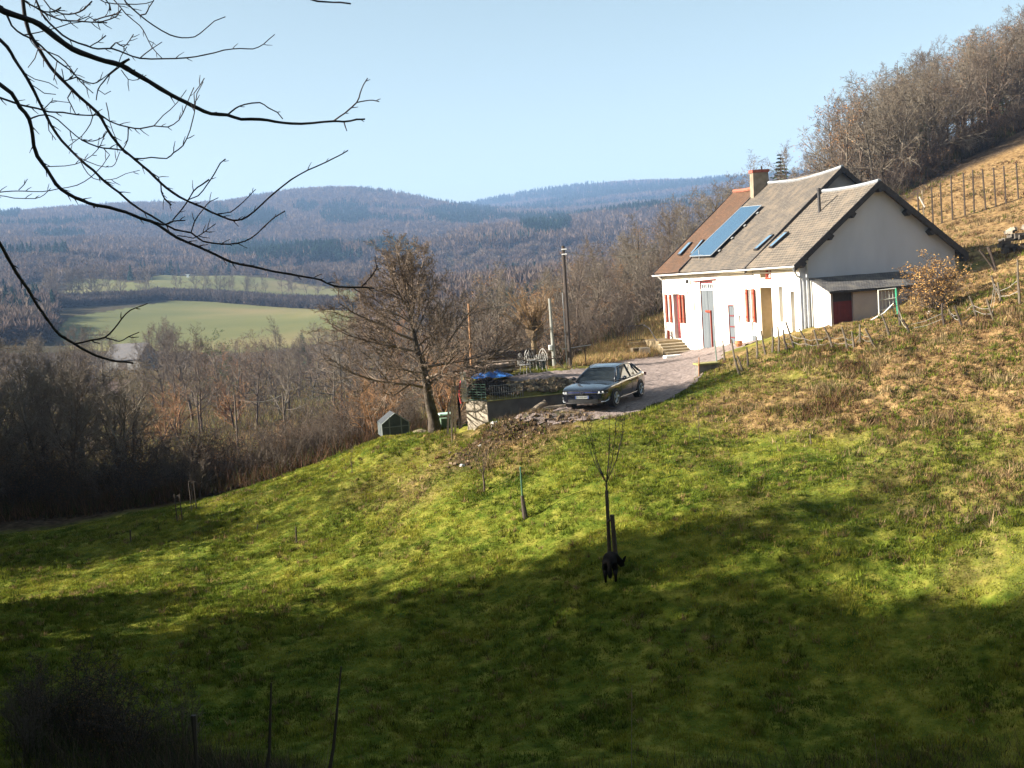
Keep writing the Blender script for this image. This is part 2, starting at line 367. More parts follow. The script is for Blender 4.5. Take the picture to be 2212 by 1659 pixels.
def build_drive():
    # the gravel sheet follows the ground faces it lies on, 3 cm above them
    c = GV[GF].mean(1); r = np.hypot(c[:, 0], c[:, 1]); k = np.where((r > 38) & (r < 66) & (np.abs(c[:, 0]) < 30))[0]
    P = c[k]; d = P @ np.array(ff); pu = 1106 + F2 * (P @ np.array(rt)) / d; pv = 829.5 - F2 * (P @ np.array(upv)) / d
    wob = (fbm(P[:, 0] * .9, P[:, 1] * .9, 31, 4) - .5) * 22
    inside = inpoly(pu + wob, pv + wob * .4, DRIVE)
    hx = (P[:, 0] - 12.75) * math.cos(.22) + (P[:, 1] - 51) * math.sin(.22); hs = -(P[:, 0] - 12.75) * math.sin(.22) + (P[:, 1] - 51) * math.cos(.22)
    # the forecourt along the house front, hidden below the crest
    inside |= (hx > -6.5 + .0 * hs) & (hx < .36) & (hs > 4) & (hs < 17.5)
    inside &= ~((hx > .36) & (hx < 12) & (hs > -1) & (hs < 20))
    a_ = (P[:, 0] - WP0.x) * _wd.x + (P[:, 1] - WP0.y) * _wd.y; b_ = (P[:, 0] - WP0.x) * _wn.x + (P[:, 1] - WP0.y) * _wn.y
    inside &= ~((b_ > -.1) & (b_ < 1.55) & (a_ < _wl + .5))
    F_ = GF[k[inside]]; ids, inv = np.unique(F_, return_inverse=True); V = GV[ids].copy(); V[:, 2] += .03
    V[:, 2] += (fbm(V[:, 0] * 4, V[:, 1] * 4, 8, 4) - .5) * .10
    m = mat('gravel', (.15, .115, .10), .95, (.30, .24, .215), 7, bump=1, bscale=22, detail=10, contrast=(.3, .7))
    o = link('driveway', npmesh('driveway', V, inv.reshape(F_.shape), m, smooth=True)); tag(o, 'pinkish gravel drive between the lawn and the white farmhouse', None, None, 'structure')
build_drive()
# ---------------------------------------------------------------- grass
def blades(n_try, rmin, rmax, seed, hgt, wid, nb, cfun, dens, name, label, matn, lean=.6, az0=-31, az1=31):
    rg = np.random.default_rng(seed)
    r = np.sqrt(rg.random(n_try) * (rmax ** 2 - rmin ** 2) + rmin ** 2) if rmax < 60 else np.exp(rg.uniform(math.log(rmin), math.log(rmax), n_try))
    a = R(1) * rg.uniform(az0, az1, n_try); x = r * np.sin(a); y = r * np.cos(a)
    k = dens(x, y, r, a, rg); x, y, r = x[k], y[k], r[k]; n = len(x); z = ground(x, y)
    c = cfun(x, y, r, rg)
    hs = hgt(x, y, r, rg)
    ang = rg.uniform(0, 2 * math.pi, (n, nb)); le = rg.uniform(.1, 1, (n, nb)) * lean; h = hs[:, None] * rg.uniform(.55, 1.15, (n, nb)); wd = wid * (r[:, None] / 35) ** .5 * rg.uniform(.7, 1.3, (n, nb))
    bx = x[:, None] + rg.normal(0, .05, (n, nb)); by = y[:, None] + rg.normal(0, .05, (n, nb)); bz = z[:, None] - .01
    tx = np.cos(ang) * le * h; ty = np.sin(ang) * le * h
    sa = ang + rg.uniform(.8, 2.2, (n, nb)); ox = np.cos(sa) * wd; oy = np.sin(sa) * wd
    V = np.stack([np.stack([bx - ox, by - oy, bz + 0 * bx], -1), np.stack([bx + ox, by + oy, bz + 0 * bx], -1), np.stack([bx + tx, by + ty, bz + h * (1 - le * .35)], -1)], 2).reshape(-1, 3)
    F_ = np.arange(len(V)).reshape(-1, 3)
    cc = np.repeat(c[:, None, :] * rg.uniform(.7, 1.3, (n, nb, 1)), 1, 1); cc = np.repeat(cc.reshape(-1, 3), 3, 0)
    o = link(name, npmesh(name, V, F_, attrmat(matn, trans=.28), np.clip(cc, 0, 1))); tag(o, label, 'grass', None, 'stuff'); return o
def offroad(x, y):
    d_ = x * ff.x + y * ff.y
    z = ground(x, y, False); P = np.stack([x, y, z], -1); d = P @ np.array(ff); pu = 1106 + F2 * (P @ np.array(rt)) / d; pv = 829.5 - F2 * (P @ np.array(upv)) / d
    hx = (x - 12.75) * math.cos(.22) + (y - 51) * math.sin(.22); hs = -(x - 12.75) * math.sin(.22) + (y - 51) * math.cos(.22)
    a_ = (x - WP0.x) * _wd.x + (y - WP0.y) * _wd.y; b_ = (x - WP0.x) * _wn.x + (y - WP0.y) * _wn.y
    return ~inpoly(pu, pv, DRIVE) & ~((hx > -6) & (hx < 10) & (hs > .3) & (hs < 19)) & ~((hx > -.1) & (hx < 10) & (hs > -1.6) & (hs < 19)) & ~((b_ > -.5) & (b_ < 7) & (a_ > -1.0) & (a_ < _wl))
def gcol(x, y, r, rg):
    dr = dryf(x, y); dr = sstep(.22, .86, dr + (fbm(x * .5, y * .5, 21, 4) - .5) * (.35 + .5 * np.clip(dr, 0, 1))); n = len(x)
    pick = rg.random(n) < dr * .75 + .05; t = fbm(x * .8, y * .8, 44, 3)[:, None]; t = np.clip((t - .3) / .4, 0, 1)
    g = np.array([.066, .102, .011]) * (1 - t) + np.array([.262, .255, .034]) * t
    d = np.array([.26, .17, .075]) * np.ones((n, 3)) * rg.uniform(.6, 1.3, (n, 1))
    return np.where(pick[:, None], d, g)
blades(345000, 17.5, 52, 1, lambda x, y, r, g: .035 + .20 * np.clip(fbm(x * 1.5, y * 1.5, 51, 3) - .3, 0, 1) ** 1.3, .011, 5, gcol,
       lambda x, y, r, a, g: offroad(x, y) & (g.random(len(x)) > dryf(x, y) * .5), 'meadow_grass', 'short green grass covering the sloping meadow', 'grass_blades')
def dcol(x, y, r, rg):
    n = len(x); t = fbm(x * .9, y * .9, 77, 3)[:, None]; t = np.clip((t - .3) / .4, 0, 1)
    c = np.array([.15, .085, .042]) * (1 - t) + np.array([.34, .25, .13]) * t
    gr = rg.random(n) < .2; c[gr] = np.array([.10, .12, .015]); return c * rg.uniform(.6, 1.25, (n, 1))
blades(215000, 24, 95, 2, lambda x, y, r, g: (.10 + .75 * np.clip(fbm(x * .9, y * .9, 61, 3) - .38, 0, 1)), .016, 6, dcol,
       lambda x, y, r, a, g: offroad(x, y) & (g.random(len(x)) < np.clip(dryf(x, y) * 1.8 - .6, 0, 1) * np.clip(fbm(x * 1.1, y * 1.1, 71, 3) * 2.6 - .7, .1, 1)) & (r < np.interp(a, [-.4, 0, .05, .2, .45], [50, 62, 86, 95, 108])), 'dead_grass', 'dry brown grass tussocks on the steep bank', 'dry_blades', lean=1.2)

blades(34000, 17.8, 50, 7, lambda x, y, r, g: g.uniform(.09, .24, len(x)), .012, 15, lambda x, y, r, g: np.where(g.random((len(x), 1)) < .16, np.array([.22, .15, .07]), np.array([.12, .15, .016])) * g.uniform(.35, 1.5, (len(x), 1)),
       lambda x, y, r, a, g: offroad(x, y) & (g.random(len(x)) < np.clip(fbm(x * .7, y * .7, 91, 3) * 3 - 1.15, 0, 1)), 'grass_tufts', 'coarser grass tufts dotted over the meadow', 'tuft_blades', lean=1.0)
# ================================================================ FARMHOUSE  (local frame: x = depth t, y = along facade s)
HX, HY, HYAW = 12.75, 51.0, .22
L1, L2, L3, HW, HWC, ZE, ZR, ZC = 5.2, 13.92, 18.01, 4.26, 5.38, -.29, 3.16, 4.29
HB = -5.2   # wall foot below the ground everywhere
house = thing('farmhouse', 'long white rendered farmhouse with slate and tile roofs at the top of the gravel drive', 'house', (HX, HY, 0), HYAW)
_hm = Matrix.Translation((HX, HY, 0)) @ Matrix.Rotation(HYAW, 4, 'Z'); _hi = _hm.inverted()
_o = _hi @ Vector((0, 0, 0))
def hray(u, v): return (_hi.to_3x3() @ ray(u, v))
def on_plane(u, v, n, p):   # local plane
    d = hray(u, v); n = Vector(n); k = (Vector(p) - _o).dot(n) / d.dot(n); return _o + d * k
WT = .38                    # facade wall face
def fac(cx, cy): p = on_plane(1353.7 + cx * .17358, 518.4 + cy * .17358, (1, 0, 0), (WT, 0, 0)); return p.y, p.z
SL = math.tan(R(39.0)); slope_n = Vector((-SL, 0, 1)).normalized()
def rf(cx, cy): return on_plane(1353.7 + cx * .29507, 316.8 + cy * .29507, slope_n, (0, 0, ZE))
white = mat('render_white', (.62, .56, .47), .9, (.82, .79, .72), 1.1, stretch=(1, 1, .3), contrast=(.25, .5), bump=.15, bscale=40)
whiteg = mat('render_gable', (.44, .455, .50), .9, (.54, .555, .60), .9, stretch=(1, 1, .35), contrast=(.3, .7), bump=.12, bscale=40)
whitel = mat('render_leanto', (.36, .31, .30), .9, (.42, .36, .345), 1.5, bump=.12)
black = mat('dark_board', (.028, .026, .028), .6, (.05, .046, .045), 8)
redp = mat('red_paint', (.27, .04, .02), .5, (.34, .06, .03), 6)
tanp = mat('tan_panel', (.22, .13, .085), .7, (.28, .17, .11), 6)
redd = mat('dark_red_paint', (.13, .022, .022), .6, (.17, .03, .03), 6)
greyp = mat('grey_boards', (.075, .09, .10), .8, (.15, .165, .175), 3, stretch=(1, 14, .3))
metal = mat('zinc', (.33, .345, .36), .5, (.42, .435, .45), 5, metal=.6)
whitem = mat('white_paint', (.75, .75, .73), .6, (.8, .8, .78), 5)
beige = mat('beige_recess', (.42, .32, .20), .7, (.48, .37, .24), 4)  # tone of the recess jambs as they look in shade
glassd = mat('window_glass', (.03, .04, .05), .08, (.05, .06, .07), 2, spec=.8)
# slate / tile with courses
def roofmat(name, c1, c2, c3, sc_, patch=(.3, .27, .2)):
    m = bpy.data.materials.new(name); m.use_nodes = True; n = m.node_tree.nodes; l = m.node_tree.links; b = n['Principled BSDF']; b.inputs['Roughness'].default_value = .75; b.inputs['Specular IOR Level'].default_value = .25
    tc = n.new('ShaderNodeTexCoord'); mp = n.new('ShaderNodeMapping'); mp.inputs['Rotation'].default_value = (0, 0, R(90)); l.new(tc.outputs['UV'], mp.inputs[0])
    br = n.new('ShaderNodeTexBrick'); l.new(tc.outputs['UV'], br.inputs['Vector']); br.inputs['Scale'].default_value = sc_; br.inputs['Color1'].default_value = (*c1, 1); br.inputs['Color2'].default_value = (*c2, 1); br.inputs['Mortar'].default_value = (*[k * .35 for k in c1], 1)
    br.inputs['Mortar Size'].default_value = .022; br.inputs['Brick Width'].default_value = .3; br.inputs['Row Height'].default_value = .2; br.inputs['Bias'].default_value = 0
    nz = n.new('ShaderNodeTexNoise'); nz.inputs['Scale'].default_value = 1.6; nz.inputs['Detail'].default_value = 9; l.new(tc.outputs['Object'], nz.inputs['Vector'])
    rp = n.new('ShaderNodeValToRGB'); rp.color_ramp.elements[0].position = .45; rp.color_ramp.elements[1].position = .75; l.new(nz.outputs[0], rp.inputs[0])
    mx = n.new('ShaderNodeMix'); mx.data_type = 'RGBA'; l.new(rp.outputs[0], mx.inputs[0]); l.new(br.outputs[0], mx.inputs[6]); mx.inputs[7].default_value = (*c3, 1)
    nz2 = n.new('ShaderNodeTexNoise'); nz2.inputs['Scale'].default_value = 11; nz2.inputs['Detail'].default_value = 4; l.new(tc.outputs['Object'], nz2.inputs['Vector'])
    rp2 = n.new('ShaderNodeValToRGB'); rp2.color_ramp.elements[0].position = .66; rp2.color_ramp.elements[1].position = .74; l.new(nz2.outputs[0], rp2.inputs[0])
    mx2 = n.new('ShaderNodeMix'); mx2.data_type = 'RGBA'; l.new(rp2.outputs[0], mx2.inputs[0]); l.new(mx.outputs[2], mx2.inputs[6]); mx2.inputs[7].default_value = (*patch, 1)
    l.new(mx2.outputs[2], b.inputs['Base Color'])
    bp = n.new('ShaderNodeBump'); bp.inputs['Strength'].default_value = .9; bp.inputs['Distance'].default_value = .03; l.new(br.outputs['Fac'], bp.inputs['Height']); bp.invert = True; l.new(bp.outputs[0], b.inputs['Normal'])
    return m
m_slate = roofmat('old_slate', (.105, .09, .075), (.14, .12, .10), (.165, .13, .095), 1.6, (.28, .24, .19))
m_slate2 = roofmat('slate_courses', (.125, .105, .085), (.165, .14, .11), (.19, .15, .11), 1.15, (.23, .18, .13))
m_tile = roofmat('clay_tile', (.105, .058, .034), (.15, .08, .045), (.075, .047, .03), 1.6, (.07, .05, .035))
m_leanroof = roofmat('lean_to_slate', (.09, .085, .088), (.15, .145, .14), (.19, .175, .15), 1.6, (.28, .26, .22))
def roof_slab(name, t0, z0, t1, z1, s0, s1, th, material, parent, sag=0.0, nseg=10, wave=0.0, seed=0):
    """sloping slab from (t0,z0) up to (t1,z1), running s0..s1, with a slightly uneven surface"""
    me = bpy.data.meshes.new(name); V = []; Fs = []; ns = max(2, int(abs(s1 - s0) * 2)); nt_ = nseg; L = math.hypot(t1 - t0, z1 - z0)
    nx, nz = -(z1 - z0) / L, (t1 - t0) / L
    if nz < 0: nx, nz = -nx, -nz
    uv = []
    for k in (0, 1):
        for i in range(ns + 1):
            for j in range(nt_ + 1):
                f = j / nt_; g = i / ns; s = s0 + (s1 - s0) * g; t = t0 + (t1 - t0) * f; z = z0 + (z1 - z0) * f
                o = -sag * 4 * g * (1 - g) * (.3 + .7 * f) + wave * (float(vnoise(s * .7, f * 4, seed)) - .5)
                V.append((t + nx * (o + (0 if k else -th)), s, z + nz * (o + (0 if k else -th)))); uv.append((s, f * L))
    N = (ns + 1) * (nt_ + 1); q = lambda k, i, j: k * N + i * (nt_ + 1) + j
    for i in range(ns):
        for j in range(nt_):
            Fs.append((q(1,i,j), q(1,i+1,j), q(1,i+1,j+1), q(1,i,j+1))); Fs.append((q(0,i,j), q(0,i,j+1), q(0,i+1,j+1), q(0,i+1,j)))
        Fs.append((q(0,i,0), q(0,i+1,0), q(1,i+1,0), q(1,i,0))); Fs.append((q(0,i,nt_), q(1,i,nt_), q(1,i+1,nt_), q(0,i+1,nt_)))
    for j in range(nt_):
        Fs.append((q(0,0,j), q(1,0,j), q(1,0,j+1), q(0,0,j+1))); Fs.append((q(0,ns,j), q(0,ns,j+1), q(1,ns,j+1), q(1,ns,j)))
    me.from_pydata(V, [], Fs); me.materials.append(material); ul = me.uv_layers.new(name='UVMap')
    for lp in me.loops: ul.data[lp.index].uv = uv[lp.vertex_index]
    me.update(); return link(name, me, parent)
# ---- facade with real openings: (s0, s1, z0, z1, depth)
def frect(x0, y0, x1, y1):    # crop corners: top-left far, bottom-right near
    sa, za = fac(x0, y0); sb, zb = fac(x1, y0); sc2, zc = fac((x0 + x1) / 2 + (y1 - y0) * .068, y1)
    return (min(sa, sb), max(sa, sb), zc, (za + zb) / 2)
OPN = {}
for k, q, d in (('door', (573, 672, 650, 1228), .30), ('barn', (907, 515, 1070, 1400), .16), ('narrow', (1258, 808, 1335, 1350), .16), ('hole_a', (1200, 930, 1216, 990), .4), ('hole_b', (1393, 937, 1412, 1030), .5),
                ('hole_c', (827, 735, 845, 878), .5), ('hole_d', (750, 637, 772, 690), .35), ('shut', (1515, 620, 1550, 1020), .25), ('wide', (1657, 592, 1800, 1330), .95), ('slot_a', (1890, 580, 1936, 1022), .6),
                ('slot_b', (2037, 640, 2083, 1260), .6), ('loft', (1650, 318, 1790, 470), .45)):
    OPN[k] = (*frect(*q), d)
def build_facade():
    S0, S1, Z0, Z1 = .36, L3 - .25, HB, ZE + .05
    ss = sorted({S0, S1, *[v for o in OPN.values() for v in o[:2]]}); zs = sorted({Z0, Z1, *[v for o in OPN.values() for v in o[2:4]]})
    zs = [z for z in zs if z <= Z1]; mb = MB()
    for a, b in zip(ss, ss[1:]):
        for c, d in zip(zs, zs[1:]):
            cs, cz = (a + b) / 2, (c + d) / 2
            if any(o[0] < cs < o[1] and o[2] < cz < o[3] for o in OPN.values()): continue
            mb.quad((WT, a, c), (WT, a, d), (WT, b, d), (WT, b, c))
    for (a, b, c, d, dp) in OPN.values():
        d = min(d, Z1); x = WT + dp
        mb.quad((WT, a, c), (WT, a, d), (x, a, d), (x, a, c)).quad((WT, b, c), (x, b, c), (x, b, d), (WT, b, d)).quad((WT, a, c), (x, a, c), (x, b, c), (WT, b, c)).quad((WT, a, d), (WT, b, d), (x, b, d), (x, a, d))
        mb.quad((x, a, c), (x, a, d), (x, b, d), (x, b, c))
    o = mb.build('wall', white, house); o['label'] = 'sunlit white front wall'
build_facade()
# gable wall of the near wing and the taller middle gable
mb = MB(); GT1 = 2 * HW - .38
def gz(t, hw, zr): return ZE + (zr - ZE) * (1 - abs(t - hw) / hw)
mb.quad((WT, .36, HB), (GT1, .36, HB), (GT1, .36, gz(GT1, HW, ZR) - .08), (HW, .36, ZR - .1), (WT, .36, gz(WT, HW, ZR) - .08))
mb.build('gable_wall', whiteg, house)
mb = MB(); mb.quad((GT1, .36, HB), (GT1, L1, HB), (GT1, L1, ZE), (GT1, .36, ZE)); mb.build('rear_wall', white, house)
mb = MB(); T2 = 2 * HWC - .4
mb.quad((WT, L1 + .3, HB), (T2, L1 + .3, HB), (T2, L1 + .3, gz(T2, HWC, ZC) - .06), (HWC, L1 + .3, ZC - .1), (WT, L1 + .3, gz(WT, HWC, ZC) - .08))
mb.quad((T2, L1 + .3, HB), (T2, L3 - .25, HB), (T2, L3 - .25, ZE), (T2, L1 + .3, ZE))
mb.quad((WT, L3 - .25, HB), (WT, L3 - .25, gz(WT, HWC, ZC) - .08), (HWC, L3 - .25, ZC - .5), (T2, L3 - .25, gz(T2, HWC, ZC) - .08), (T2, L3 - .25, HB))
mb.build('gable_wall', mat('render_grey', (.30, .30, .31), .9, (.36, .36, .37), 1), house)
# roofs
rs = roof_slab('roof', 0, ZE, HW, ZR, -.02, L1 + .02, .10, m_slate2, house, .06, 10, .05, 3); rs['label'] = 'lower slate roof of the near wing'
roof_slab('roof', 2 * HW, ZE, HW, ZR, -.02, L1 + .3, .10, m_slate2, house, .03, 8)
rc = roof_slab('roof', .0, ZE + .02, HWC, ZC, L1, L2, .10, m_slate, house, .16, 12, .10, 5); rc['label'] = 'weathered slate roof of the middle wing'
roof_slab('roof', 2 * HWC, ZE, HWC, ZC, L1, L3, .10, m_slate, house, .05, 8)
rt_ = roof_slab('roof', -.02, ZE - .02, HWC - .06, ZC - .08, L2 + .03, L3, .12, m_tile, house, .08, 12, .12, 8); rt_['label'] = 'brown clay tile roof at the far end'
# ridges
def ridge(name, t, z, s0, s1, sag, m, r=.10):
    mb = MB(); P = [(t, s0 + (s1 - s0) * i / 14, z - sag * 4 * (i / 14) * (1 - i / 14)) for i in range(15)]; mb.tube(P, r, 8); return mb.build(name, m, house)
ridge('ridge_cap', HW, ZR + .01, -.02, L1, .07, metal); ridge('ridge_cap', HWC, ZC + .01, L1, L2 - .5, .17, metal); ridge('ridge_cap', HWC - .05, ZC - .05, L2 + .05, L3, .08, mat('ridge_tile', (.22, .08, .05), .8, (.28, .12, .075), 6), .12)
# verge boards
def verge(s, hw, zr, th, dpt, parent, both=True, t_start=-.05):
    mb = MB()
    for sg in ((1, -1) if both else (1,)):
        a = Vector((hw + sg * -(hw - t_start), s, gz(t_start, hw, zr))); b = Vector((hw, s, zr)); up_ = Vector((0, 0, .05)); dn = Vector((0, 0, -dpt))
        mb.prism([a + up_, b + up_, b + dn, a + dn] if sg > 0 else [a + up_, a + dn, b + dn, b + up_], (0, th, 0))
    return mb.build('verge_board', black, parent)
verge(-.06, HW, ZR, .06, .26, house); verge(L1 - .05, HWC, ZC, .06, .24, house); verge(L3 + .01, HWC, ZC - .05, .06, .22, house)
mb = MB(); mb.prism([(-.02, L2 - .02, ZE + .05), (-.02, L2 - .02, ZE + .12), (HWC, L2 - .02, ZC + .06), (HWC, L2 - .02, ZC - .02)], (0, .08, 0)); mb.build('verge_flashing', black, house)
# purlin ends
for (cx, cy) in ((875, 210), (645, 415), (460, 585), (230, 785), (1108, 380), (1305, 530), (1570, 710)):
    u, v = 1670.5 + cx * .26045, 345.6 + cy * .26045; p = on_plane(u, v, (0, 1, 0), (0, .15, 0))
    sg = -1 if p.x < HW - .3 else (1 if p.x > HW + .3 else 0)
    t = p.x; z = gz(t, HW, ZR) - .30
    mb = MB(); mb.box((0, 0, 0), (.22, .42, .24), Matrix.Rotation(-sg * R(39), 3, 'Y') if sg else None)
    o = mb.build('purlin_end', black, house); o.location = (t, .16, z)
# gutter
mb = MB()
def halfpipe(mb, p0, p1, r=.075, n=6):
    p0 = Vector(p0); p1 = Vector(p1); i = len(mb.v)
    for p in (p0, p1):
        for k in range(n + 1):
            a = math.pi + math.pi * k / n; mb.v.append((p.x + r * math.cos(a), p.y, p.z + r * math.sin(a)))
        for k in range(n, -1, -1):
            a = math.pi + math.pi * k / n; mb.v.append((p.x + (r - .012) * math.cos(a), p.y, p.z + (r - .012) * math.sin(a)))
    m_ = 2 * (n + 1)
    for k in range(m_):
        k2 = (k + 1) % m_; mb.f.append((i + k, i + k2, i + m_ + k2, i + m_ + k)); mb.m.append(0)
halfpipe(mb, (-.06, .0, ZE - .03), (-.06, L1, ZE - .06)); halfpipe(mb, (-.07, L1, ZE - .06), (-.07, L3 + .02, ZE - .12), .085)
mb.build('gutter', whitem, house)
mb = MB(); mb.bx(.02, .36, .36, L1, ZE - .16, ZE - .10).bx(-.0, .36, L1, L3 - .1, ZE - .20, ZE - .16); mb.build('soffit', mat('cream_boards', (.62, .55, .38), .8), house)
# white cornice band
mb = MB(); mb.bx(.34, WT - .002, .36, L1 + 1, ZE - .32, ZE - .26); mb.build('cornice', white, house)
# downpipes
def pipe(pts, r, m, nm='downpipe', par=house):
    return MB().tube(pts, r, 8).build(nm, m, par)
pipe([(-.05, L3 - .6, ZE - .15), (.1, L3 - .62, ZE - .3), (.30, L3 - .65, ZE - .5), (.32, L3 - .65, HB + .4)], .045, whitem)
pipe([(-.05, .1, ZE - .1), (.0, .1, ZE - .22), (.24, .3, ZE - .5), (.42, .28, ZE - .58), (.5, .26, ZE - .75), (.5, .26, HB + 1.5)], .045, metal)
mb = MB(); mb.tube([(.66, .2, HB + 1.5), (.66, .2, ZE + .1)], .055, 8).tube([(.66, .2, ZE + .1), (.66, .2, ZE + .17)], .09, 8); fl = mb.build('flue_pipe', metal, house)
MB().tube([(.66, .2, ZE + .17), (.66, .2, ZE + .30)], .10, 8).build('cap', black, fl)
# chimney
p = rf(905, 405); chs = L2 - .45; mb = MB()
ct0 = p.x; ct1 = ct0 + 1.02
def frustum(mb, x0, x1, y0, y1, z0, z1, k):
    a = [(x0, y0, z0), (x1, y0, z0), (x1, y1, z0), (x0, y1, z0)]; b = [(x0 + k, y0 + k, z1), (x1 - k, y0 + k, z1), (x1 - k, y1 - k, z1), (x0 + k, y1 - k, z1)]
    mb.quad(*a[::-1]); mb.quad(*b)
    for i in range(4): j = (i + 1) % 4; mb.quad(a[i], a[j], b[j], b[i])
ctop = ZC + .62
frustum(mb, ct0, ct1, chs, chs + .52, p.z - .3, ctop, .05); chim = mb.build('chimney', mat('chimney_render', (.17, .135, .095), .9, (.27, .22, .16), 2.5, bump=.3), house)
MB().bx(ct0 - .0, ct1 + .0, chs - .0, chs + .52, ctop, ctop + .16).build('chimney_cap', mat('brick_red', (.25, .06, .04), .8, (.34, .1, .07), 9), chim)
MB().tube([(ct0 + .7, chs + .3, ctop + .16), (ct0 + .7, chs + .3, ctop + .36)], .05, 6).build('flue_cowl', black, chim)
# roof plane helper objects
rn = Vector((-math.sin(R(39)), 0, math.cos(R(39))))
def roof_panel(cs, lift, th, m, nm, par=house, frame=None):
    P = [rf(*c) + rn * lift for c in cs]; mb = MB(); mb.prism(P, rn * th); o = mb.build(nm, m, par); return o, P
def pvmat():
    m = bpy.data.materials.new('solar_cells'); m.use_nodes = True; n = m.node_tree.nodes; l = m.node_tree.links; b = n['Principled BSDF']; b.inputs['Roughness'].default_value = .12; b.inputs['Specular IOR Level'].default_value = .9; b.inputs['Coat Weight'].default_value = .6
    tc = n.new('ShaderNodeTexCoord'); wv = n.new('ShaderNodeTexWave'); wv.bands_direction = 'Y'; wv.inputs['Scale'].default_value = 1.4; l.new(tc.outputs['Object'], wv.inputs[0])
    cr_ = n.new('ShaderNodeValToRGB'); cr_.color_ramp.elements[0].position = .05; cr_.color_ramp.elements[1].position = .15; cr_.color_ramp.elements[0].color = (.01, .025, .05, 1); cr_.color_ramp.elements[1].color = (.03, .085, .15, 1)
    l.new(wv.outputs[1], cr_.inputs[0]); l.new(cr_.outputs[0], b.inputs[0]); return m
sol, P = roof_panel([(478, 822), (632, 816), (1003, 450), (855, 463)], .16, .05, pvmat(), 'solar_panel')
mb = MB(); Q = [q + rn * .03 for q in P]
for i in range(4): mb.tube([Q[i], Q[(i + 1) % 4]], .03, 4)
mb.build('frame', metal, sol)
for k in range(4):
    f = (k + .5) / 4; a = P[1].lerp(P[2], f); MB().box(a - rn * .08 + Vector((0, -.1, 0)), (.12, .25, .05), Matrix.Rotation(-R(39), 3, 'Y')).build('bracket', metal, sol)
for cs in ([(378, 802), (400, 800), (487, 707), (466, 708)], [(470, 800), (484, 800), (575, 688), (562, 690)], [(935, 768), (962, 762), (1087, 652), (1062, 655)], [(1047, 750), (1072, 746), (1196, 633), (1172, 636)]):
    f_, P = roof_panel(cs, .05, .07, black, 'skylight'); c_ = sum(P, Vector()) / 4
    MB().prism([c_ + (q - c_) * .86 + rn * .06 for q in P], rn * .025).build('pane', mat('sky_glass', (.10, .18, .26), .06, (.13, .21, .3), 1, spec=1), f_)
p = rf(1412, 470); mb = MB(); mb.tube([p - Vector((0, 0, .1)), p + Vector((0, 0, .95))], .075, 10).tube([p + Vector((0, 0, .95)), p + Vector((0, 0, 1.06))], .10, 10); mb.build('stove_pipe', black, house)
q = rf(1500, 395); MB().tube([p + Vector((0, 0, .35)), q + rn * .05], .012, 5).build('stay_rod', black, house)
p = rf(532, 822); MB().tube([p, p + Vector((0, 0, .5))], .03, 6).build('vent_pipe', metal, house)
# ---- doors and windows
def leaf(s0, s1, z0, z1, x, th, m, nm, par=house, n=0, label=None):
    mb = MB()
    if n:
        w_ = (s1 - s0) / n
        for i in range(n): mb.bx(x, x + th, s0 + w_ * i + .006, s0 + w_ * (i + 1) - .006, z0, z1)
    else: mb.bx(x, x + th, s0, s1, z0, z1)
    o = mb.build(nm, m, par)
    if label: o['label'] = label
    return o
s0, s1, z0, z1, dp = OPN['barn']; sm = (s0 + s1) / 2; zt = fac(985, 622)[1]
bd = leaf(s0 + .05, sm - .02, z0, zt - .03, WT + .05, .05, greyp, 'barn_door', n=6, label='tall grey plank barn door leaf')
leaf(sm + .02, s1 - .05, z0, zt - .03, WT + .05, .05, greyp, 'barn_door', n=6, label='tall grey plank barn door leaf')
mb = MB(); mb.bx(WT + .01, WT + .1, s0, s0 + .04, z0, z1).bx(WT + .01, WT + .1, s1 - .04, s1, z0, z1).bx(WT + .012, WT + .098, s0 + .06, s1 - .06, z1 - .09, z1); mb.build('door_frame', redd, house)
MB().bx(WT + .02, WT + .09, s0 + .06, s1 - .06, zt - .03, zt + .03).build('transom_bar', whitem, house)
for a, b in ((s0 + .1, sm - .04), (sm + .04, s1 - .1)):
    fr = MB(); fr.bx(WT + .05, WT + .08, a, b, zt + .04, zt + .09).bx(WT + .05, WT + .08, a, b, z1 - .15, z1 - .1)
    for k in range(4): y = a + (b - a) * k / 3; fr.bx(WT + .052, WT + .078, y - .02, y + .02, zt + .09, z1 - .15)
    f_ = fr.build('transom_window', whitem, house); MB().bx(WT + .09, WT + .10, a, b, zt + .04, z1 - .1).build('pane', glassd, f_)
sa, za = fac(845, 513); sb, zb = fac(1128, 482); pipe([(WT - .1, sa, za - .02), (WT - .1, sb, zb - .02)], .03, redd, 'door_rail')
sa, za = fac(1015, 888); MB().bx(WT - .03, WT + .05, sa - .35, sa + .35, za - .05, za + .05).bx(WT - .03, WT + .05, sa - .35, sa - .30, z0 + .1, za).build('door_bar', redp, house)
s0, s1, z0, z1, dp = OPN['narrow']; leaf(s0 + .04, s1 - .04, z0, z1 - .05, WT + .05, .05, greyp, 'narrow_door', n=5, label='narrow weathered grey plank door')
mb = MB(); mb.bx(WT + .01, WT + .09, s0, s0 + .04, z0, z1).bx(WT + .01, WT + .09, s1 - .04, s1, z0, z1).bx(WT + .012, WT + .088, s0 + .04, s1 - .04, z1 - .05, z1); mb.build('door_frame', redd, house)
for f in (.25, .5, .75): MB().bx(WT + .02, WT + .045, s0 + .1, s1 - .1, z0 + (z1 - z0) * f - .03, z0 + (z1 - z0) * f + .03).build('hinge', redd, house)
s0, s1, z0, z1, dp = OPN['door']; dl = leaf(s0 + .05, s1 - .05, z0, z1, WT + .2, .05, redd, 'front_door'); MB().tube([(WT + .15, s0 + .2, (z0 + z1) / 2), (WT + .15, s0 + .35, (z0 + z1) / 2)], .02, 6).build('handle', metal, dl)
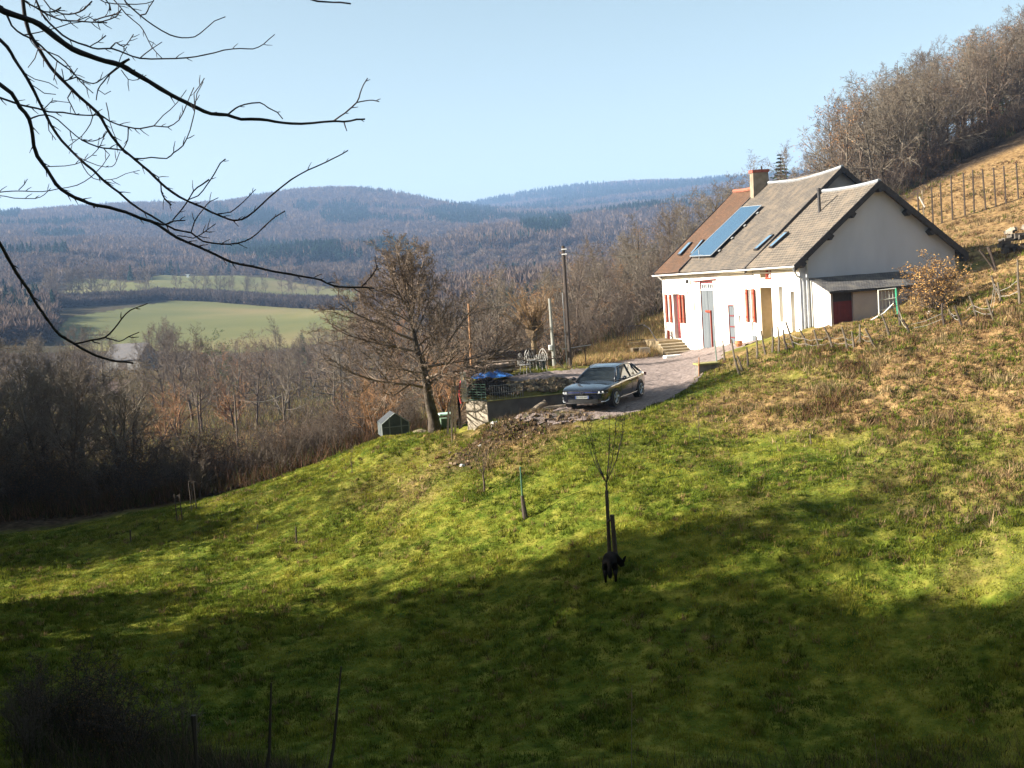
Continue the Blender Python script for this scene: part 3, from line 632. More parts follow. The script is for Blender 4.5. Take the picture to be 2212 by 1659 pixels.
def shutter(s, z0, z1, ang, w_, m=redp, dirn=1):
    """leaf hinged at (WT, s), swung out from the wall by ang"""
    mb = MB(); mb.bx(0, w_, -.02, .02, z0, z1)
    for z in (z0 + .2, z1 - .25): mb.bx(.03, w_ - .05, -.035, -.021, z, z + .08)
    o = mb.build('shutter', m, house); MB().bx(w_ * .28, w_ * .72, -.026, -.0205, z0 + .06, z1 - .06).bx(w_ * .28, w_ * .72, .0205, .026, z0 + .06, z1 - .06).build('panel', tanp, o); o.location = (WT, s, 0); o.rotation_euler = (0, 0, math.pi - dirn * (R(90) - R(ang))); return o
ls, lz1 = fac(478, 678); _, lz0 = fac(500, 1020)
zt_, zb_ = fac(520, 676)[1], fac(545, 1022)[1]
for s, an, w_, d in ((fac(478, 700)[0], 12, .42, -1), (fac(522, 700)[0], 9, .5, -1), (fac(640, 700)[0], 10, .5, -1), (fac(685, 700)[0], 14, .5, -1)):
    shutter(s, zb_, zt_, an, w_, redp, d)
sp_, zp_ = fac(560, 1120); MB().bx(WT - .25, WT - .16, sp_ - .1, sp_ + .1, fac(575, 1275)[1], zp_).build('red_post', redp, house)
zt_, zb_ = fac(1520, 610)[1], fac(1550, 1020)[1]
s0, s1, z0, z1, dp = OPN['shut']; wf = MB().bx(WT + .1, WT + .15, s0, s1, z0, z1).build('window', whitem, house); MB().bx(WT + .085, WT + .098, s0 + .08, s1 - .08, z0 + .08, z1 - .08).build('pane', glassd, wf)
shutter(fac(1478, 800)[0], zb_, zt_, 10, .42, redp, -1); shutter(fac(1560, 800)[0], zb_, zt_, 12, .5, redp, -1)
s0, s1, z0, z1, dp = OPN['wide']; leaf(s0, s1, z0, z1, WT + dp - .04, .03, beige, 'beige_recess')
MB().bx(WT + .01, WT + dp - .05, s1 - .035, s1 - .004, z0, z1).build('door_reveal', beige, house)  # far jamb lined in beige: the shade of the recess put into its colour
s0, s1, z0, z1, dp = OPN['loft']; wf = MB().bx(WT - .02, WT + .1, s0 + .0, s0 + .07, z0, z1 - .1).bx(WT - .02, WT + .1, s0 + .45, s0 + .52, z0, z1 - .1).bx(WT - .04, WT + .1, s0 - .05, s0 + .6, z0 - .08, z0 - .002).build('loft_window', redp, house)
MB().bx(WT + .1, WT + .12, s0 + .07, s0 + .45, z0, z1 - .1).build('pane', whitem, wf)
MB().bx(WT + .01, WT + .4, s1 - .04, s1 - .004, z0, z1 - .05).build('window_reveal', beige, house)  # beige lining stands for the shadow inside the loft opening
sa, za = fac(790, 515); mb = MB(); mb.box((WT - .18, sa, za), (.14, .14, .2)).tube([(WT, sa, za + .15), (WT - .18, sa, za + .18), (WT - .18, sa, za + .1)], .015, 5); mb.build('wall_lantern', black, house)
sa, za = fac(1567, 395); sb, zb = fac(1590, 640); pipe([(WT - .02, sa, za), (WT - .02, sb, zb)], .015, metal, 'cable_duct')
sa, za = fac(1600, 1260); MB().box((WT - .02, sa, za), (.08, .4, .55)).build('meter_box', greyp, house)
# ---- lean-to against the gable
LD = 1.45
def gp(cx, cy, s=.36): return on_plane(1670.5 + cx * .26045, 345.6 + cy * .26045, (0, 1, 0), (0, s, 0))
a = gp(297, 985); b = gp(1072, 936); c = gp(408, 1100, -LD); d = gp(1095, 1052, -LD); z_hi = (a.z + b.z) / 2; z_lo = (c.z + d.z) / 2; lt0, lt1 = a.x, b.x
zr0 = z_hi; zr1 = z_lo
def lean():
    V = []; n = 8
    me = bpy.data.meshes.new('lean_roof'); Fs = []; uv = []
    for k in (0, 1):
        for i in range(25):
            for j in range(n + 1):
                f = j / n; V.append((lt0 - .08 + (lt1 + .12 - lt0) * i / 24, .355 + (-LD - .12 - .355) * f, zr0 + (zr1 - zr0) * f + (.05 if k else 0) + .02 * (float(vnoise(i * .4, j * .5, 4)) - .5))); uv.append((i * .3, f * 2))
    q = lambda k, i, j: k * 25 * (n + 1) + i * (n + 1) + j
    for i in range(24):
        for j in range(n): Fs += [(q(1,i,j), q(1,i,j+1), q(1,i+1,j+1), q(1,i+1,j)), (q(0,i,j), q(0,i+1,j), q(0,i+1,j+1), q(0,i,j+1))]
        Fs.append((q(0,i,n), q(0,i+1,n), q(1,i+1,n), q(1,i,n)))
    for j in range(n): Fs += [(q(0,0,j), q(0,0,j+1), q(1,0,j+1), q(1,0,j)), (q(0,24,j), q(1,24,j), q(1,24,j+1), q(0,24,j+1))]
    me.from_pydata(V, [], Fs); me.materials.append(m_leanroof); ul = me.uv_layers.new(name='UVMap')
    for lp in me.loops: ul.data[lp.index].uv = uv[lp.vertex_index]
    me.update(); o = link('lean_to_roof', me, house); o['label'] = 'low slate roof of the lean-to'
lean()
p = gp(490, 1105, -LD); q = gp(668, 1410, -LD); dt0, dt1 = p.x, gp(660, 1120, -LD).x; dz1 = p.z; dz0 = q.z - .6
mb = MB(); X0, X1 = lt0 + .02, lt1
mb.quad((X0, -LD, HB), (dt0, -LD, HB), (dt0, -LD, zr1 - .02), (X0, -LD, zr1 - .02)).quad((dt1, -LD, HB), (X1, -LD, HB), (X1, -LD, zr1 - .02), (dt1, -LD, zr1 - .02)).quad((dt0, -LD, dz1), (dt1, -LD, dz1), (dt1, -LD, zr1 - .02), (dt0, -LD, zr1 - .02))
mb.quad((dt0, -LD, HB), (dt0, -LD + .2, HB), (dt0, -LD + .2, dz1), (dt0, -LD, dz1)).quad((dt1, -LD, HB), (dt1, -LD, dz1), (dt1, -LD + .2, dz1), (dt1, -LD + .2, HB)).quad((X1, -LD, HB), (X1, .36, HB), (X1, .36, zr0 - .02), (X1, -LD, zr1 - .02))
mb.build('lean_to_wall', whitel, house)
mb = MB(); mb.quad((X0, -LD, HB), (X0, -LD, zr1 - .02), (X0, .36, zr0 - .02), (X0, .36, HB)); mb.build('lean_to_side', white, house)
leaf_ = MB()
for k in range(7): leaf_.bx(dt0 + (dt1 - dt0) * k / 7 + .006, dt0 + (dt1 - dt0) * (k + 1) / 7 - .006, -LD + .12, -LD + .17, HB, dz1 - .38)
ld_ = leaf_.build('lean_to_door', redd, house); ld_['label'] = 'dark red plank door of the lean-to'
MB().bx(dt0, dt1, -LD + .14, -LD + .18, dz1 - .38, dz1).build('door_head', black, house)
MB().bx(lt0 - .1, lt1 + .1, -LD - .16, -LD - .12, zr1 - .06, zr1 + .0).build('fascia', black, house)
# ================================================================ STEPS + RAILING
def fp(cx, cy, x): p = on_plane(1353.7 + cx * .17358, 518.4 + cy * .17358, (1, 0, 0), (x, 0, 0)); return p
def wl(p): return _hm @ Vector(p)
a = fp(405, 1290, -1.0); b = fp(700, 1285, -1.0)
stw = mat('stone_step', (.22, .165, .09), .9, (.29, .225, .13), 5, bump=.3)
ztop = OPN['door'][2]; sN, sF = OPN['door'][0] - .9, OPN['door'][1] + 1.1
zg = float(ground(*[np.array([k]) for k in wl((-1.2, (sN + sF) / 2, 0))[:2]])[0]); nst = 5; dz = max(.14, (ztop - zg) / nst)
sc_m = (OPN['door'][0] + OPN['door'][1]) / 2; sN, sF = OPN['door'][0] - .15, L3 - .3
st = thing('front_steps', 'pale stone steps rising along the facade to the red front door', 'steps', wl((0, sN, zg)), HYAW)
MB().bx(-1.05, .34, 0, sF - sN, -.3, ztop - zg - .03).build('platform', stw, st)
for k in range(nst - 1):
    zt_k = ztop - zg - .03 - dz * (k + 1); MB().bx(-1.05, .34, -.34 * (k + 1), -.34 * k - .002, -.3, zt_k - .05).build('riser', stw, st)
    MB().bx(-1.09, .338, -.34 * (k + 1) - .03, -.34 * k - .003, zt_k - .049, zt_k).build('tread', mat('pale_tread', (.36, .30, .21), .9, (.44, .37, .27), 6), st)  # treads paler than the risers
rl = thing('stair_railing', 'black iron railing on the landing left of the front door', 'railing', wl((-1.15, sF - .25, ztop - .05)), HYAW); mb = MB()
for k in range(9): mb.tube([(-.9 + k * .12, 0, 0), (-.9 + k * .12, 0, .9)], .012, 4)
mb.tube([(-.95, 0, .9), (.15, 0, .9)], .02, 5).tube([(-.95, 0, .06), (.15, 0, .06)], .015, 5); mb.build('balusters', black, rl)
MB().tube([(.12, 0, .9), (.14, -.9, .72), (.14, -2.2, -.05), (.14, -2.4, -.35)], .03, 5).build('handrail', black, rl)
rp_ = thing('stone_pier', 'pale stone pier carrying the stair landing', 'pier', wl((-1.75, sF - .3, zg)), HYAW); MB().bx(-.2, .2, -.15, .15, -.3, ztop - zg - .3).build('shaft', stw, rp_); MB().bx(-.35, .68, -.25, .2, ztop - zg - .298, ztop - zg - .12).build('capstone', stw, rp_)
# ================================================================ TREES
RND = random.Random
def fast_tube(V, Fs, pts, rad, n):
    i0 = len(V); k = len(pts)
    for j in range(k):
        a = pts[max(j-1, 0)]; b = pts[min(j+1, k-1)]; tx, ty, tz = b[0]-a[0], b[1]-a[1], b[2]-a[2]; L = math.sqrt(tx*tx+ty*ty+tz*tz) or 1; tx/=L; ty/=L; tz/=L
        if abs(tz) < .9: ux, uy, uz = ty, -tx, 0.0
        else: ux, uy, uz = 0.0, tz, -ty
        L = math.sqrt(ux*ux+uy*uy+uz*uz) or 1; ux/=L; uy/=L; uz/=L; wx, wy, wz = ty*uz-tz*uy, tz*ux-tx*uz, tx*uy-ty*ux
        p = pts[j]; r = rad[j]
        for q in range(n):
            c = math.cos(2*math.pi*q/n)*r; s = math.sin(2*math.pi*q/n)*r; V.append((p[0]+ux*c+wx*s, p[1]+uy*c+wy*s, p[2]+uz*c+wz*s))
    for j in range(k-1):
        for q in range(n):
            q2 = (q+1) % n; Fs.append((i0+j*n+q, i0+j*n+q2, i0+(j+1)*n+q2, i0+(j+1)*n+q))
def grow(rg, p, d, L, r, nseg, wig, up, taper=.25):
    """one branch as a polyline with radii"""
    pts = [p]; rad = [r]; x, y, z = p; dx, dy, dz = d; st = L / nseg
    for i in range(nseg):
        dx += rg.gauss(0, wig); dy += rg.gauss(0, wig); dz += rg.gauss(0, wig) + up
        l = math.sqrt(dx*dx+dy*dy+dz*dz); dx/=l; dy/=l; dz/=l; x += dx*st; y += dy*st; z += dz*st
        pts.append((x, y, z)); rad.append(r * (1 - (1 - taper) * (i+1) / nseg))
    return pts, rad, (dx, dy, dz)
def side(rg, d, ang, az):
    v = Vector(d); a = v.orthogonal().normalized(); a.rotate(Matrix.Rotation(az, 3, v)); q = v * math.cos(ang) + a * math.sin(ang); q.normalize(); return tuple(q)
def interp(pts, rad, f):
    k = f * (len(pts) - 1); i = min(int(k), len(pts) - 2); g = k - i; a, b = pts[i], pts[i+1]
    return tuple(a[j] + (b[j] - a[j]) * g for j in range(3)), rad[i] + (rad[i+1] - rad[i]) * g, Vector((b[0]-a[0], b[1]-a[1], b[2]-a[2])).normalized()
def tree_mesh(seed, H=10, tr=.16, first=.25, nb=(9, 6, 5, 4), ang=(55, 45, 45, 45), ln=(.45, .5, .5, .5), up=(.06, .05, .03, .0), wig=(.06, .14, .18, .2), twig=.008, lead=1.0, bark=None, twm=None, stems=1, leafm=None, leafn=0, lean=0, ivy=0, conic=0, rk=.022, lsz=1.0):
    """returns (trunk mesh, crown mesh)"""
    rg = RND(seed); TV, TF, BV, BF, LV = [], [], [], [], []
    def rec(pts, rad, level, L):
        cnt = nb[level]; base = first if level == 0 else .2
        for i in range(cnt):
            f = base + (1 - base) * (i + rg.random() * .9) / cnt; f = min(f, .99)
            p, r, dd = interp(pts, rad, f)
            an = R(ang[level]) * rg.uniform(.6, 1.25)
            if level == 0: an *= (1.35 - .75 * (f - base) / (1 - base)) if not conic else 1
            d = side(rg, dd, an, (i * 2.4 + rg.random() * 1.2))
            l = L * ln[level] * rg.uniform(.65, 1.15) * (1.12 - .55 * f if level == 0 else 1.1 - .5 * f)
            if conic and level == 0: l = L * ln[0] * (1.02 - f) * 1.3 * rg.uniform(.8, 1.1)
            r2 = max(twig, min(r * .72, l * rk + twig * .5)); last = level == len(nb) - 1
            ns = (5, 4, 3, 2, 2)[level]
            P, Q, e = grow(rg, p, d, l, r2, ns, wig[min(level+1, 3)], up[min(level+1, 3)], .35)
            fast_tube(BV, BF, P, Q, 5 if level == 0 else (4 if level == 1 else 3))
            if leafn and level >= 2:
                for _ in range(leafn):
                    if rg.random() < .5: LV.append((P[-1][0] + rg.gauss(0, .07), P[-1][1] + rg.gauss(0, .07), P[-1][2] + rg.gauss(0, .07)))
            if not last: rec(P, Q, level + 1, l)
    for s in range(stems):
        if stems > 1: d0 = side(rg, (0, 0, 1), R(rg.uniform(4, 32)), s * 2.4); hh = H * rg.uniform(.7, 1); p0 = (rg.gauss(0, .12 * H * .2), rg.gauss(0, .12 * H * .2), -.2)
        else: d0 = (lean, 0, 1); hh = H * lead; p0 = (0, 0, -.3)
        P, Q, e = grow(rg, p0, d0, hh, tr * rg.uniform(.8, 1.1) / (stems ** .35), 8, wig[0], 0.02, .12)
        if stems == 1: Q[0] *= 1.35
        fast_tube(TV, TF, P, Q, 8 if stems == 1 else 5); rec(P, Q, 0, hh)
    tm = bpy.data.meshes.new('trunk'); tm.from_pydata(TV, [], TF); tm.materials.append(bark); tm.polygons.foreach_set('use_smooth', [True] * len(TF))
    nb_ = len(BF)
    mi = [0] * nb_
    for (x, y, z) in LV:
        i = len(BV); s_ = (.03 + .025 * rg.random()) * lsz
        a = Vector((rg.gauss(0, 1), rg.gauss(0, 1), rg.gauss(0, 1))).normalized(); b = a.orthogonal().normalized() * s_; c = a.cross(b)
        BV += [(x - b.x, y - b.y, z - b.z), (x + c.x, y + c.y, z + c.z), (x + b.x, y + b.y, z + b.z), (x - c.x, y - c.y, z - c.z)]; BF.append((i, i+1, i+2, i+3)); mi.append(1)
    bm_ = bpy.data.meshes.new('crown'); bm_.from_pydata(BV, [], BF); bm_.materials.append(twm or bark)
    if LV: bm_.materials.append(leafm); bm_.polygons.foreach_set('material_index', mi)
    return tm, bm_
bark_g = mat('bark_grey', (.075, .06, .045), .95, (.14, .118, .09), 6, bump=.6)
bark_b = mat('bark_brown', (.065, .045, .034), .95, (.12, .09, .068), 6, bump=.6)
tw_g = mat('twigs_grey', (.115, .092, .068), .9, (.19, .16, .12), .6, contrast=(.4, .6))
tw_b = mat('twigs_brown', (.105, .078, .058), .9, (.165, .13, .10), .6, contrast=(.4, .6))
tw_o = mat('twigs_orange', (.24, .12, .055), .9, (.31, .18, .085), .6)
tw_l = mat('twigs_lichen', (.125, .088, .06), .9, (.20, .15, .11), .8, contrast=(.4, .6))
tw_d = mat('twigs_dark', (.05, .038, .032), .9, (.085, .065, .052), .8)
leaf_o = mat('dead_leaves', (.22, .10, .04), .8, (.32, .165, .06), 6)
leaf_g = mat('ivy_leaves', (.035, .07, .02), .6, (.07, .12, .03), 6)
needle = mat('needles', (.018, .045, .02), .8, (.035, .075, .03), 5)
needle2 = mat('needles_light', (.05, .10, .035), .8, (.085, .15, .05), 5)
PROTO = {}
def proto(kind, name, seeds, **kw):
    PROTO[kind] = (name, [tree_mesh(s, **kw) for s in seeds])
proto('oak', 'bare_tree', (1, 2, 3, 4), H=10, tr=.17, first=.22, bark=bark_g, twm=tw_g, nb=(14, 8, 6, 5), rk=.018, twig=.011)
proto('ash', 'bare_tree', (5, 6, 7, 8), H=10, tr=.14, first=.25, bark=bark_b, twm=tw_b, nb=(16, 8, 6, 4), rk=.017, twig=.011, ang=(38, 38, 42, 45), ln=(.40, .5, .5, .5), up=(.04, .08, .05, .03))
proto('leafy', 'oak_tree', (9, 10), H=8, tr=.15, first=.2, bark=bark_g, twm=tw_b, nb=(11, 6, 5, 3), leafm=leaf_o, leafn=1)
proto('willow', 'orange_willow', (11, 12, 13), H=6, tr=.16, first=.1, bark=bark_b, twm=tw_o, stems=4, nb=(9, 6, 5), ang=(35, 38, 40), ln=(.5, .5, .5), up=(.04, .06, .04, .03), twig=.010)
proto('shrub', 'bare_shrub', (14, 15, 16), H=3.2, tr=.06, first=.08, bark=bark_b, twm=tw_b, stems=7, nb=(8, 5, 4), ang=(35, 40, 42), ln=(.45, .5, .5), up=(.03, .06, .03, .02), twig=.007)
proto('thicket', 'thorn_shrub', (17, 18, 19), H=2.6, tr=.05, first=.05, bark=bark_b, twm=tw_d, stems=8, nb=(8, 6, 4), ang=(50, 50, 50), ln=(.45, .5, .5), up=(-.02, -.01, -.02, .0), twig=.007, leafm=leaf_o, leafn=1, lsz=.32)
proto('ivy', 'ivy_clad_tree', (20, 21), H=10, tr=.17, first=.2, bark=bark_g, twm=tw_g, nb=(11, 6, 5, 3), leafm=leaf_g, leafn=4)
def conifer_mesh(seed, H=10, W=2.2, m=None, dens=1.0, droop=.25, open_=.0):
    rg = np.random.default_rng(seed); nl = int(26 * dens); V = []; Fs = []
    for i in range(nl):
        f = (i + .5) / nl; z = H * (.08 + .92 * f); rad = W * (1 - f) ** .8 + .12; nb = int(7 + 6 * (1 - f))
        for k in range(nb):
            a = rg.uniform(0, 2 * math.pi); L = rad * rg.uniform(.65, 1.15); seg = 5
            for j in range(seg):
                q = (j + .5) / seg; x = math.cos(a) * L * q; y = math.sin(a) * L * q; zz = z - droop * L * q ** 1.5 + .12 * q * L * rg.uniform(-.5, 1)
                for c in range(3):
                    w_ = .30 * rad ** .5 * (1.1 - q * .7) * rg.uniform(.6, 1.3); b = rg.normal(0, 1, 3); b /= np.linalg.norm(b); t = np.array([math.cos(a), math.sin(a), -.2]) * w_ * .8; s = np.cross(t, b) ; s = s / (np.linalg.norm(s) + 1e-6) * w_ * .30
                    p = np.array([x, y, zz]) + rg.normal(0, .06 * rad ** .5, 3); i0 = len(V)
                    V += [tuple(p - t - s * .3), tuple(p + s), tuple(p + t), tuple(p - s)]; Fs.append((i0, i0+1, i0+2, i0+3))
    me = bpy.data.meshes.new('crown'); me.from_pydata(V, [], Fs); me.materials.append(m)
    tv, tf = [], []; fast_tube(tv, tf, [(0, 0, -.3), (0, 0, H * .5), (0, 0, H * .98)], [H * .018, H * .011, .01], 7); tm = bpy.data.meshes.new('trunk'); tm.from_pydata(tv, [], tf); tm.materials.append(bark_b)
    return tm, me
proto('elder', 'lichen_tree', (24, 25), H=8, tr=.16, first=.14, bark=bark_g, twm=tw_l, nb=(14, 8, 6, 5), ang=(62, 46, 48, 48), ln=(.55, .48, .45, .45), rk=.016, twig=.010)
PROTO['spruce'] = ('spruce_tree', [conifer_mesh(s, 10, 1.9, needle) for s in (1, 2)])
PROTO['pine'] = ('green_conifer', [conifer_mesh(s, 7, 2.0, needle2, .8) for s in (3, 4)])
def holly_mesh(seed):
    rg = np.random.default_rng(seed); n = 5200; q = rg.normal(0, 1, (n, 3)); q /= np.linalg.norm(q, axis=1)[:, None]; lum = 1 + .22 * np.sin(q[:, 0] * 5 + seed) * np.cos(q[:, 2] * 4 + q[:, 1] * 3)
    c = q * (rg.random(n) ** .35 * lum)[:, None] * [2.3, 2.3, 4.3] + [0, 0, 5.4]; a = rg.normal(0, 1, (n, 3)); a /= np.linalg.norm(a, axis=1)[:, None]; b = np.cross(a, rg.normal(0, 1, (n, 3))); b /= np.linalg.norm(b, axis=1)[:, None]; s_ = rg.uniform(.12, .30, (n, 1))
    V = np.stack([c - a * s_, c + b * s_ * .6, c + a * s_, c - b * s_ * .6], 1).reshape(-1, 3); me = npmesh('crown', V, np.arange(4 * n).reshape(-1, 4), leaf_g); tv, tf = [], []; fast_tube(tv, tf, [(0, 0, -.4), (.05, 0, 2), (0, .1, 6), (0, 0, 8.5)], [.24, .18, .11, .03], 7); tm = bpy.data.meshes.new('trunk'); tm.from_pydata(tv, [], tf); tm.materials.append(bark_g); return tm, me
PROTO['holly'] = ('holly_tree', [holly_mesh(1), holly_mesh(2)])
PLACED = []
def plant(kind, x, y, h, label, cat='tree', group=None, rz=None, rg=RND(5), idx=None, z=None, wid=1.0, name=None, sink=0):
    nm, lst = PROTO[kind]; tm, cm = lst[idx if idx is not None else rg.randrange(len(lst))]
    H0 = {'oak': 10, 'ash': 10, 'leafy': 8, 'elder': 7.6, 'willow': 5.5, 'shrub': 3, 'thicket': 2.3, 'ivy': 10, 'spruce': 10, 'pine': 7}.get(kind, 10)
    g = float(ground(np.array([x]), np.array([y]), False)[0]) if z is None else z; s = h / H0
    r = thing(name or nm, label, cat, (x, y, g - sink), rg.uniform(0, 6.28) if rz is None else rz, group); r.scale = (s * wid, s * wid, s)
    link('trunk', tm, r); link('crown', cm, r); PLACED.append((kind, x, y, h)); return r
def ux(u, Y): return ray(u, 620).x / ray(u, 620).y * Y
def scatter(seed, u0, u1, Yf, Y1, n, dmin, kinds, hr, label, group, cond=None, cat='tree', sink=0.0):
    rg = RND(seed); pts = []; tries = 0
    while len(pts) < n and tries < n * 60:
        tries += 1; u = rg.uniform(u0, u1); y0 = Yf(u) if callable(Yf) else Yf; y1 = Y1(u) if callable(Y1) else Y1
        if y1 <= y0: continue
        Y = math.sqrt(rg.uniform(y0 ** 2, y1 ** 2)); x = ux(u, Y)
        if cond and not cond(u, Y, x): continue
        if any((x - a) ** 2 + (Y - b) ** 2 < dmin ** 2 for a, b, _ in pts): continue
        pts.append((x, Y, u))
    ymid = sorted(Y for _, Y, _ in pts)
    for x, Y, u in pts:
        k = rg.choice(kinds); h = rg.uniform(*hr); lb = label[k] if isinstance(label, dict) else label
        f = (u - u0) / (u1 - u0); q = ymid.index(Y) / len(ymid); hs = (h - hr[0]) / (hr[1] - hr[0])
        size = 'short' if hs < .33 else ('tall' if hs > .67 else 'mid-height'); row = 'front' if q < .34 else ('middle' if q < .67 else 'back')
        zone = ['left end', 'left half', 'middle', 'right half', 'right end'][min(4, max(0, int(f * 5)))]
        wd_ = rg.uniform(.9, 1.3); lb = size + ' ' + lb.replace('@', row + ' row') + ', ' + zone + (', broad crown' if wd_ > 1.17 else (', narrow crown' if wd_ < 1.03 else ''))
        plant(k, x, Y, h, lb, cat, (group[k] if isinstance(group, dict) else group), rg=rg, wid=wd_, sink=sink)
    return pts
def ipf(*pairs):
    xs = [a for a, b in pairs]; ys = [b for a, b in pairs]; return lambda u: float(np.interp(u, xs, ys))
def both(a, b, **k): return dict(oak=a, ash=b, **k)
# wood on the hill right of and above the house
hillY = ipf((1380, 88), (1600, 90), (1950, 91), (2080, 96), (2212, 101), (2400, 106))
scatter(11, 1812, 2330, hillY, lambda u: hillY(u) + 30, 150, 1.9, ['oak', 'ash', 'oak', 'ash', 'oak', 'oak', 'leafy'], (6.2, 9.2),
        both('grey-brown tree, @ of the hilltop wood', 'slender brown tree, @ of the hilltop wood', leafy='orange-leaved oak, @ of the hilltop wood'),
        both('bare grey trees of the hilltop wood', 'slender brown trees of the hilltop wood', leafy='leaf-holding oaks of the hilltop wood'))
scatter(12, 1330, 1775, lambda u: 84, 108, 34, 2.8, ['oak', 'ash', 'oak'], (4.6, 7.2), both('gnarled tree, @ of the wood behind the roofs', 'slender tree, @ of the wood behind the roofs'), both('gnarled trees behind the farmhouse', 'slender trees behind the farmhouse'))
# bank below / left of the house, behind the telegraph pole
scatter(13, 1010, 1400, ipf((1000, 62), (1180, 66), (1300, 76), (1400, 86)), ipf((1000, 100), (1400, 104)), 52, 2.6, ['oak', 'ash', 'oak', 'leafy'], (4.4, 6.9),
        both('lichen-grey tree, @ on the bank behind the pole', 'slender bare tree, @ on the bank behind the pole', leafy='leafy oak, @ on the bank behind the pole'),
        both('grey trees on the bank behind the pole', 'slender trees on the bank behind the pole', leafy='leaf-holding oaks on the bank'))
# valley bottom, centre and left
scatter(14, 420, 1010, lambda u: 112, 215, 58, 4.8, ['oak', 'ash', 'elder', 'oak', 'elder', 'willow'], (6.5, 10.5), both('round-crowned tree, @ of the valley trees', 'narrow bare tree, @ of the valley trees', elder='lichen-green tree, @ of the valley trees', willow='orange willow, @ of the valley trees'), both('round-crowned bare trees in the valley', 'narrow bare trees in the valley', elder='lichen-green trees in the valley', willow='orange willows in the valley'))
scatter(15, -120, 420, lambda u: 118, 240, 36, 5.5, ['oak', 'ash'], (8, 11), both('bare tree, @ before the far barn', 'narrow tree, @ before the far barn'), both('bare trees before the far barn', 'narrow trees before the far barn'), cond=lambda u, Y, x: not (215 < u < 310 and Y < 265))
# dark wood at the left edge, in shade
scatter(16, -260, 240, lambda u: 54, ipf((-260, 90), (60, 82), (240, 66)), 56, 2.2, ['oak', 'ash'], (4.6, 7.2), both('shaded tree, @ of the dark wood', 'slender shaded tree, @ of the dark wood'), both('shaded trees of the dark wood', 'slender shaded trees of the dark wood'))
# shrubs: along the lower edge of the meadow
scatter(17, -60, 430, ipf((-60, 51.5), (430, 51.5)), 58, 30, 1.5, ['thicket', 'shrub', 'thicket'], (2.2, 3.6), dict(thicket='thorny shrub, @ at the shaded meadow edge', shrub='bare shrub, @ at the shaded meadow edge'), dict(thicket='thorn shrubs at the meadow edge', shrub='bare shrubs at the meadow edge'), cat='shrub')
scatter(18, 400, 720, ipf((400, 52), (720, 49.5)), 56, 30, 1.25, ['thicket', 'shrub'], (1.5, 2.5), dict(thicket='brambly shrub, @ of the lower hedge', shrub='upright shrub, @ of the lower hedge'), dict(thicket='brambly hedge shrubs', shrub='upright hedge shrubs'), cat='shrub')
scatter(19, 560, 860, ipf((560, 52), (860, 51)), 62, 30, 1.4, ['shrub', 'shrub', 'willow'], (2.0, 3.1), dict(shrub='reddish shrub, @ left of the walnut', willow='orange-twigged shrub, @ left of the walnut'), dict(shrub='reddish shrubs left of the walnut', willow='orange shrubs left of the walnut'), cat='shrub')
scatter(20, 560, 1000, 58, 80, 30, 2.0, ['shrub', 'willow', 'leafy', 'shrub', 'ash'], (2.4, 4), dict(shrub='bare shrub, @ beyond the garden', willow='orange-twigged willow, @ beyond the garden', leafy='oak with dead leaves, @ beyond the garden', ash='young bare tree, @ beyond the garden'), dict(shrub='shrubs beyond the garden', willow='willows beyond the garden', leafy='small oaks beyond the garden', ash='young trees beyond the garden'))
for i, (u, v, Y, h, lb) in enumerate([(385, 925, 122, 6.0, 'round orange willow at the foot of the valley trees, leftmost of two'), (505, 905, 128, 5.6, 'round orange willow with a narrow crown at the foot of the valley trees'), (350, 950, 112, 3.6, 'low orange willow clump beside the shaded wood'), (525, 800, 180, 7, 'small orange-leaved tree high among the valley trees')]):
    p = at(u, v, Y); plant('willow', p.x, p.y, h, lb, 'willow', None, rg=RND(i + 50), idx=i % 3, wid=1.35)
scatter(21, 1010, 1420, ipf((1010, 58), (1200, 62), (1260, 68), (1420, 82)), ipf((1010, 70), (1200, 76), (1300, 86), (1420, 92)), 46, 1.8, ['shrub', 'shrub', 'leafy', 'shrub'], (2.6, 4.4), dict(shrub='grey-brown shrub, @ on the bank below the house', leafy='low leafy oak, @ on the bank below the house'), dict(shrub='bare shrubs on the bank', leafy='low oaks on the bank'), cat='shrub')
scatter(22, 1900, 2300, lambda u: hillY(u) - 2, lambda u: hillY(u) + 3, 44, 1.5, ['shrub', 'thicket', 'thicket'], (2.0, 3.6), dict(shrub='grey shrub, @ at the foot of the hilltop wood', thicket='dark shrub, @ at the foot of the hilltop wood'), dict(shrub='grey shrubs at the edge of the hilltop wood', thicket='dark shrubs at the edge of the hilltop wood'), cat='shrub')
for u, v, Y, h, k, lb in [(1688, 400, 92, 7.7, 'spruce', 'dark green spruce rising just right of the chimney'), (2150, 250, 108, 7, 'pine', 'green conifer among bare trees high on the hill'), (1995, 345, 100, 5, 'pine', 'small green conifer at the lower edge of the hilltop wood'), (490, 880, 140, 10, 'ivy', 'dark ivy-clad tree among the valley trees'), (655, 760, 230, 8, 'pine', 'rounded green conifer among the valley trees')]:
    p = at(u, v, Y); plant(k, p.x, p.y, h, lb, 'tree', None, rg=RND(int(u)), idx=0, wid=1.5 if k == 'spruce' else 1)
# larch: straight trunk, thin level branches
PROTO['larch'] = ('bare_larch', [tree_mesh(31, H=13, tr=.17, first=.12, nb=(46, 7, 4), ang=(84, 45, 45), ln=(.30, .35, .5), up=(.0, -.01, .0, 0), wig=(.006, .05, .1, .1), bark=bark_g, twm=tw_l, conic=1, twig=.016)])
p = at(1945, 440, 96); r_ = plant('larch', p.x, p.y, 8.1, 'tall bare larch with level branches standing above the hilltop wood', 'larch', None, idx=0); r_.scale = (.95, .95, .81)
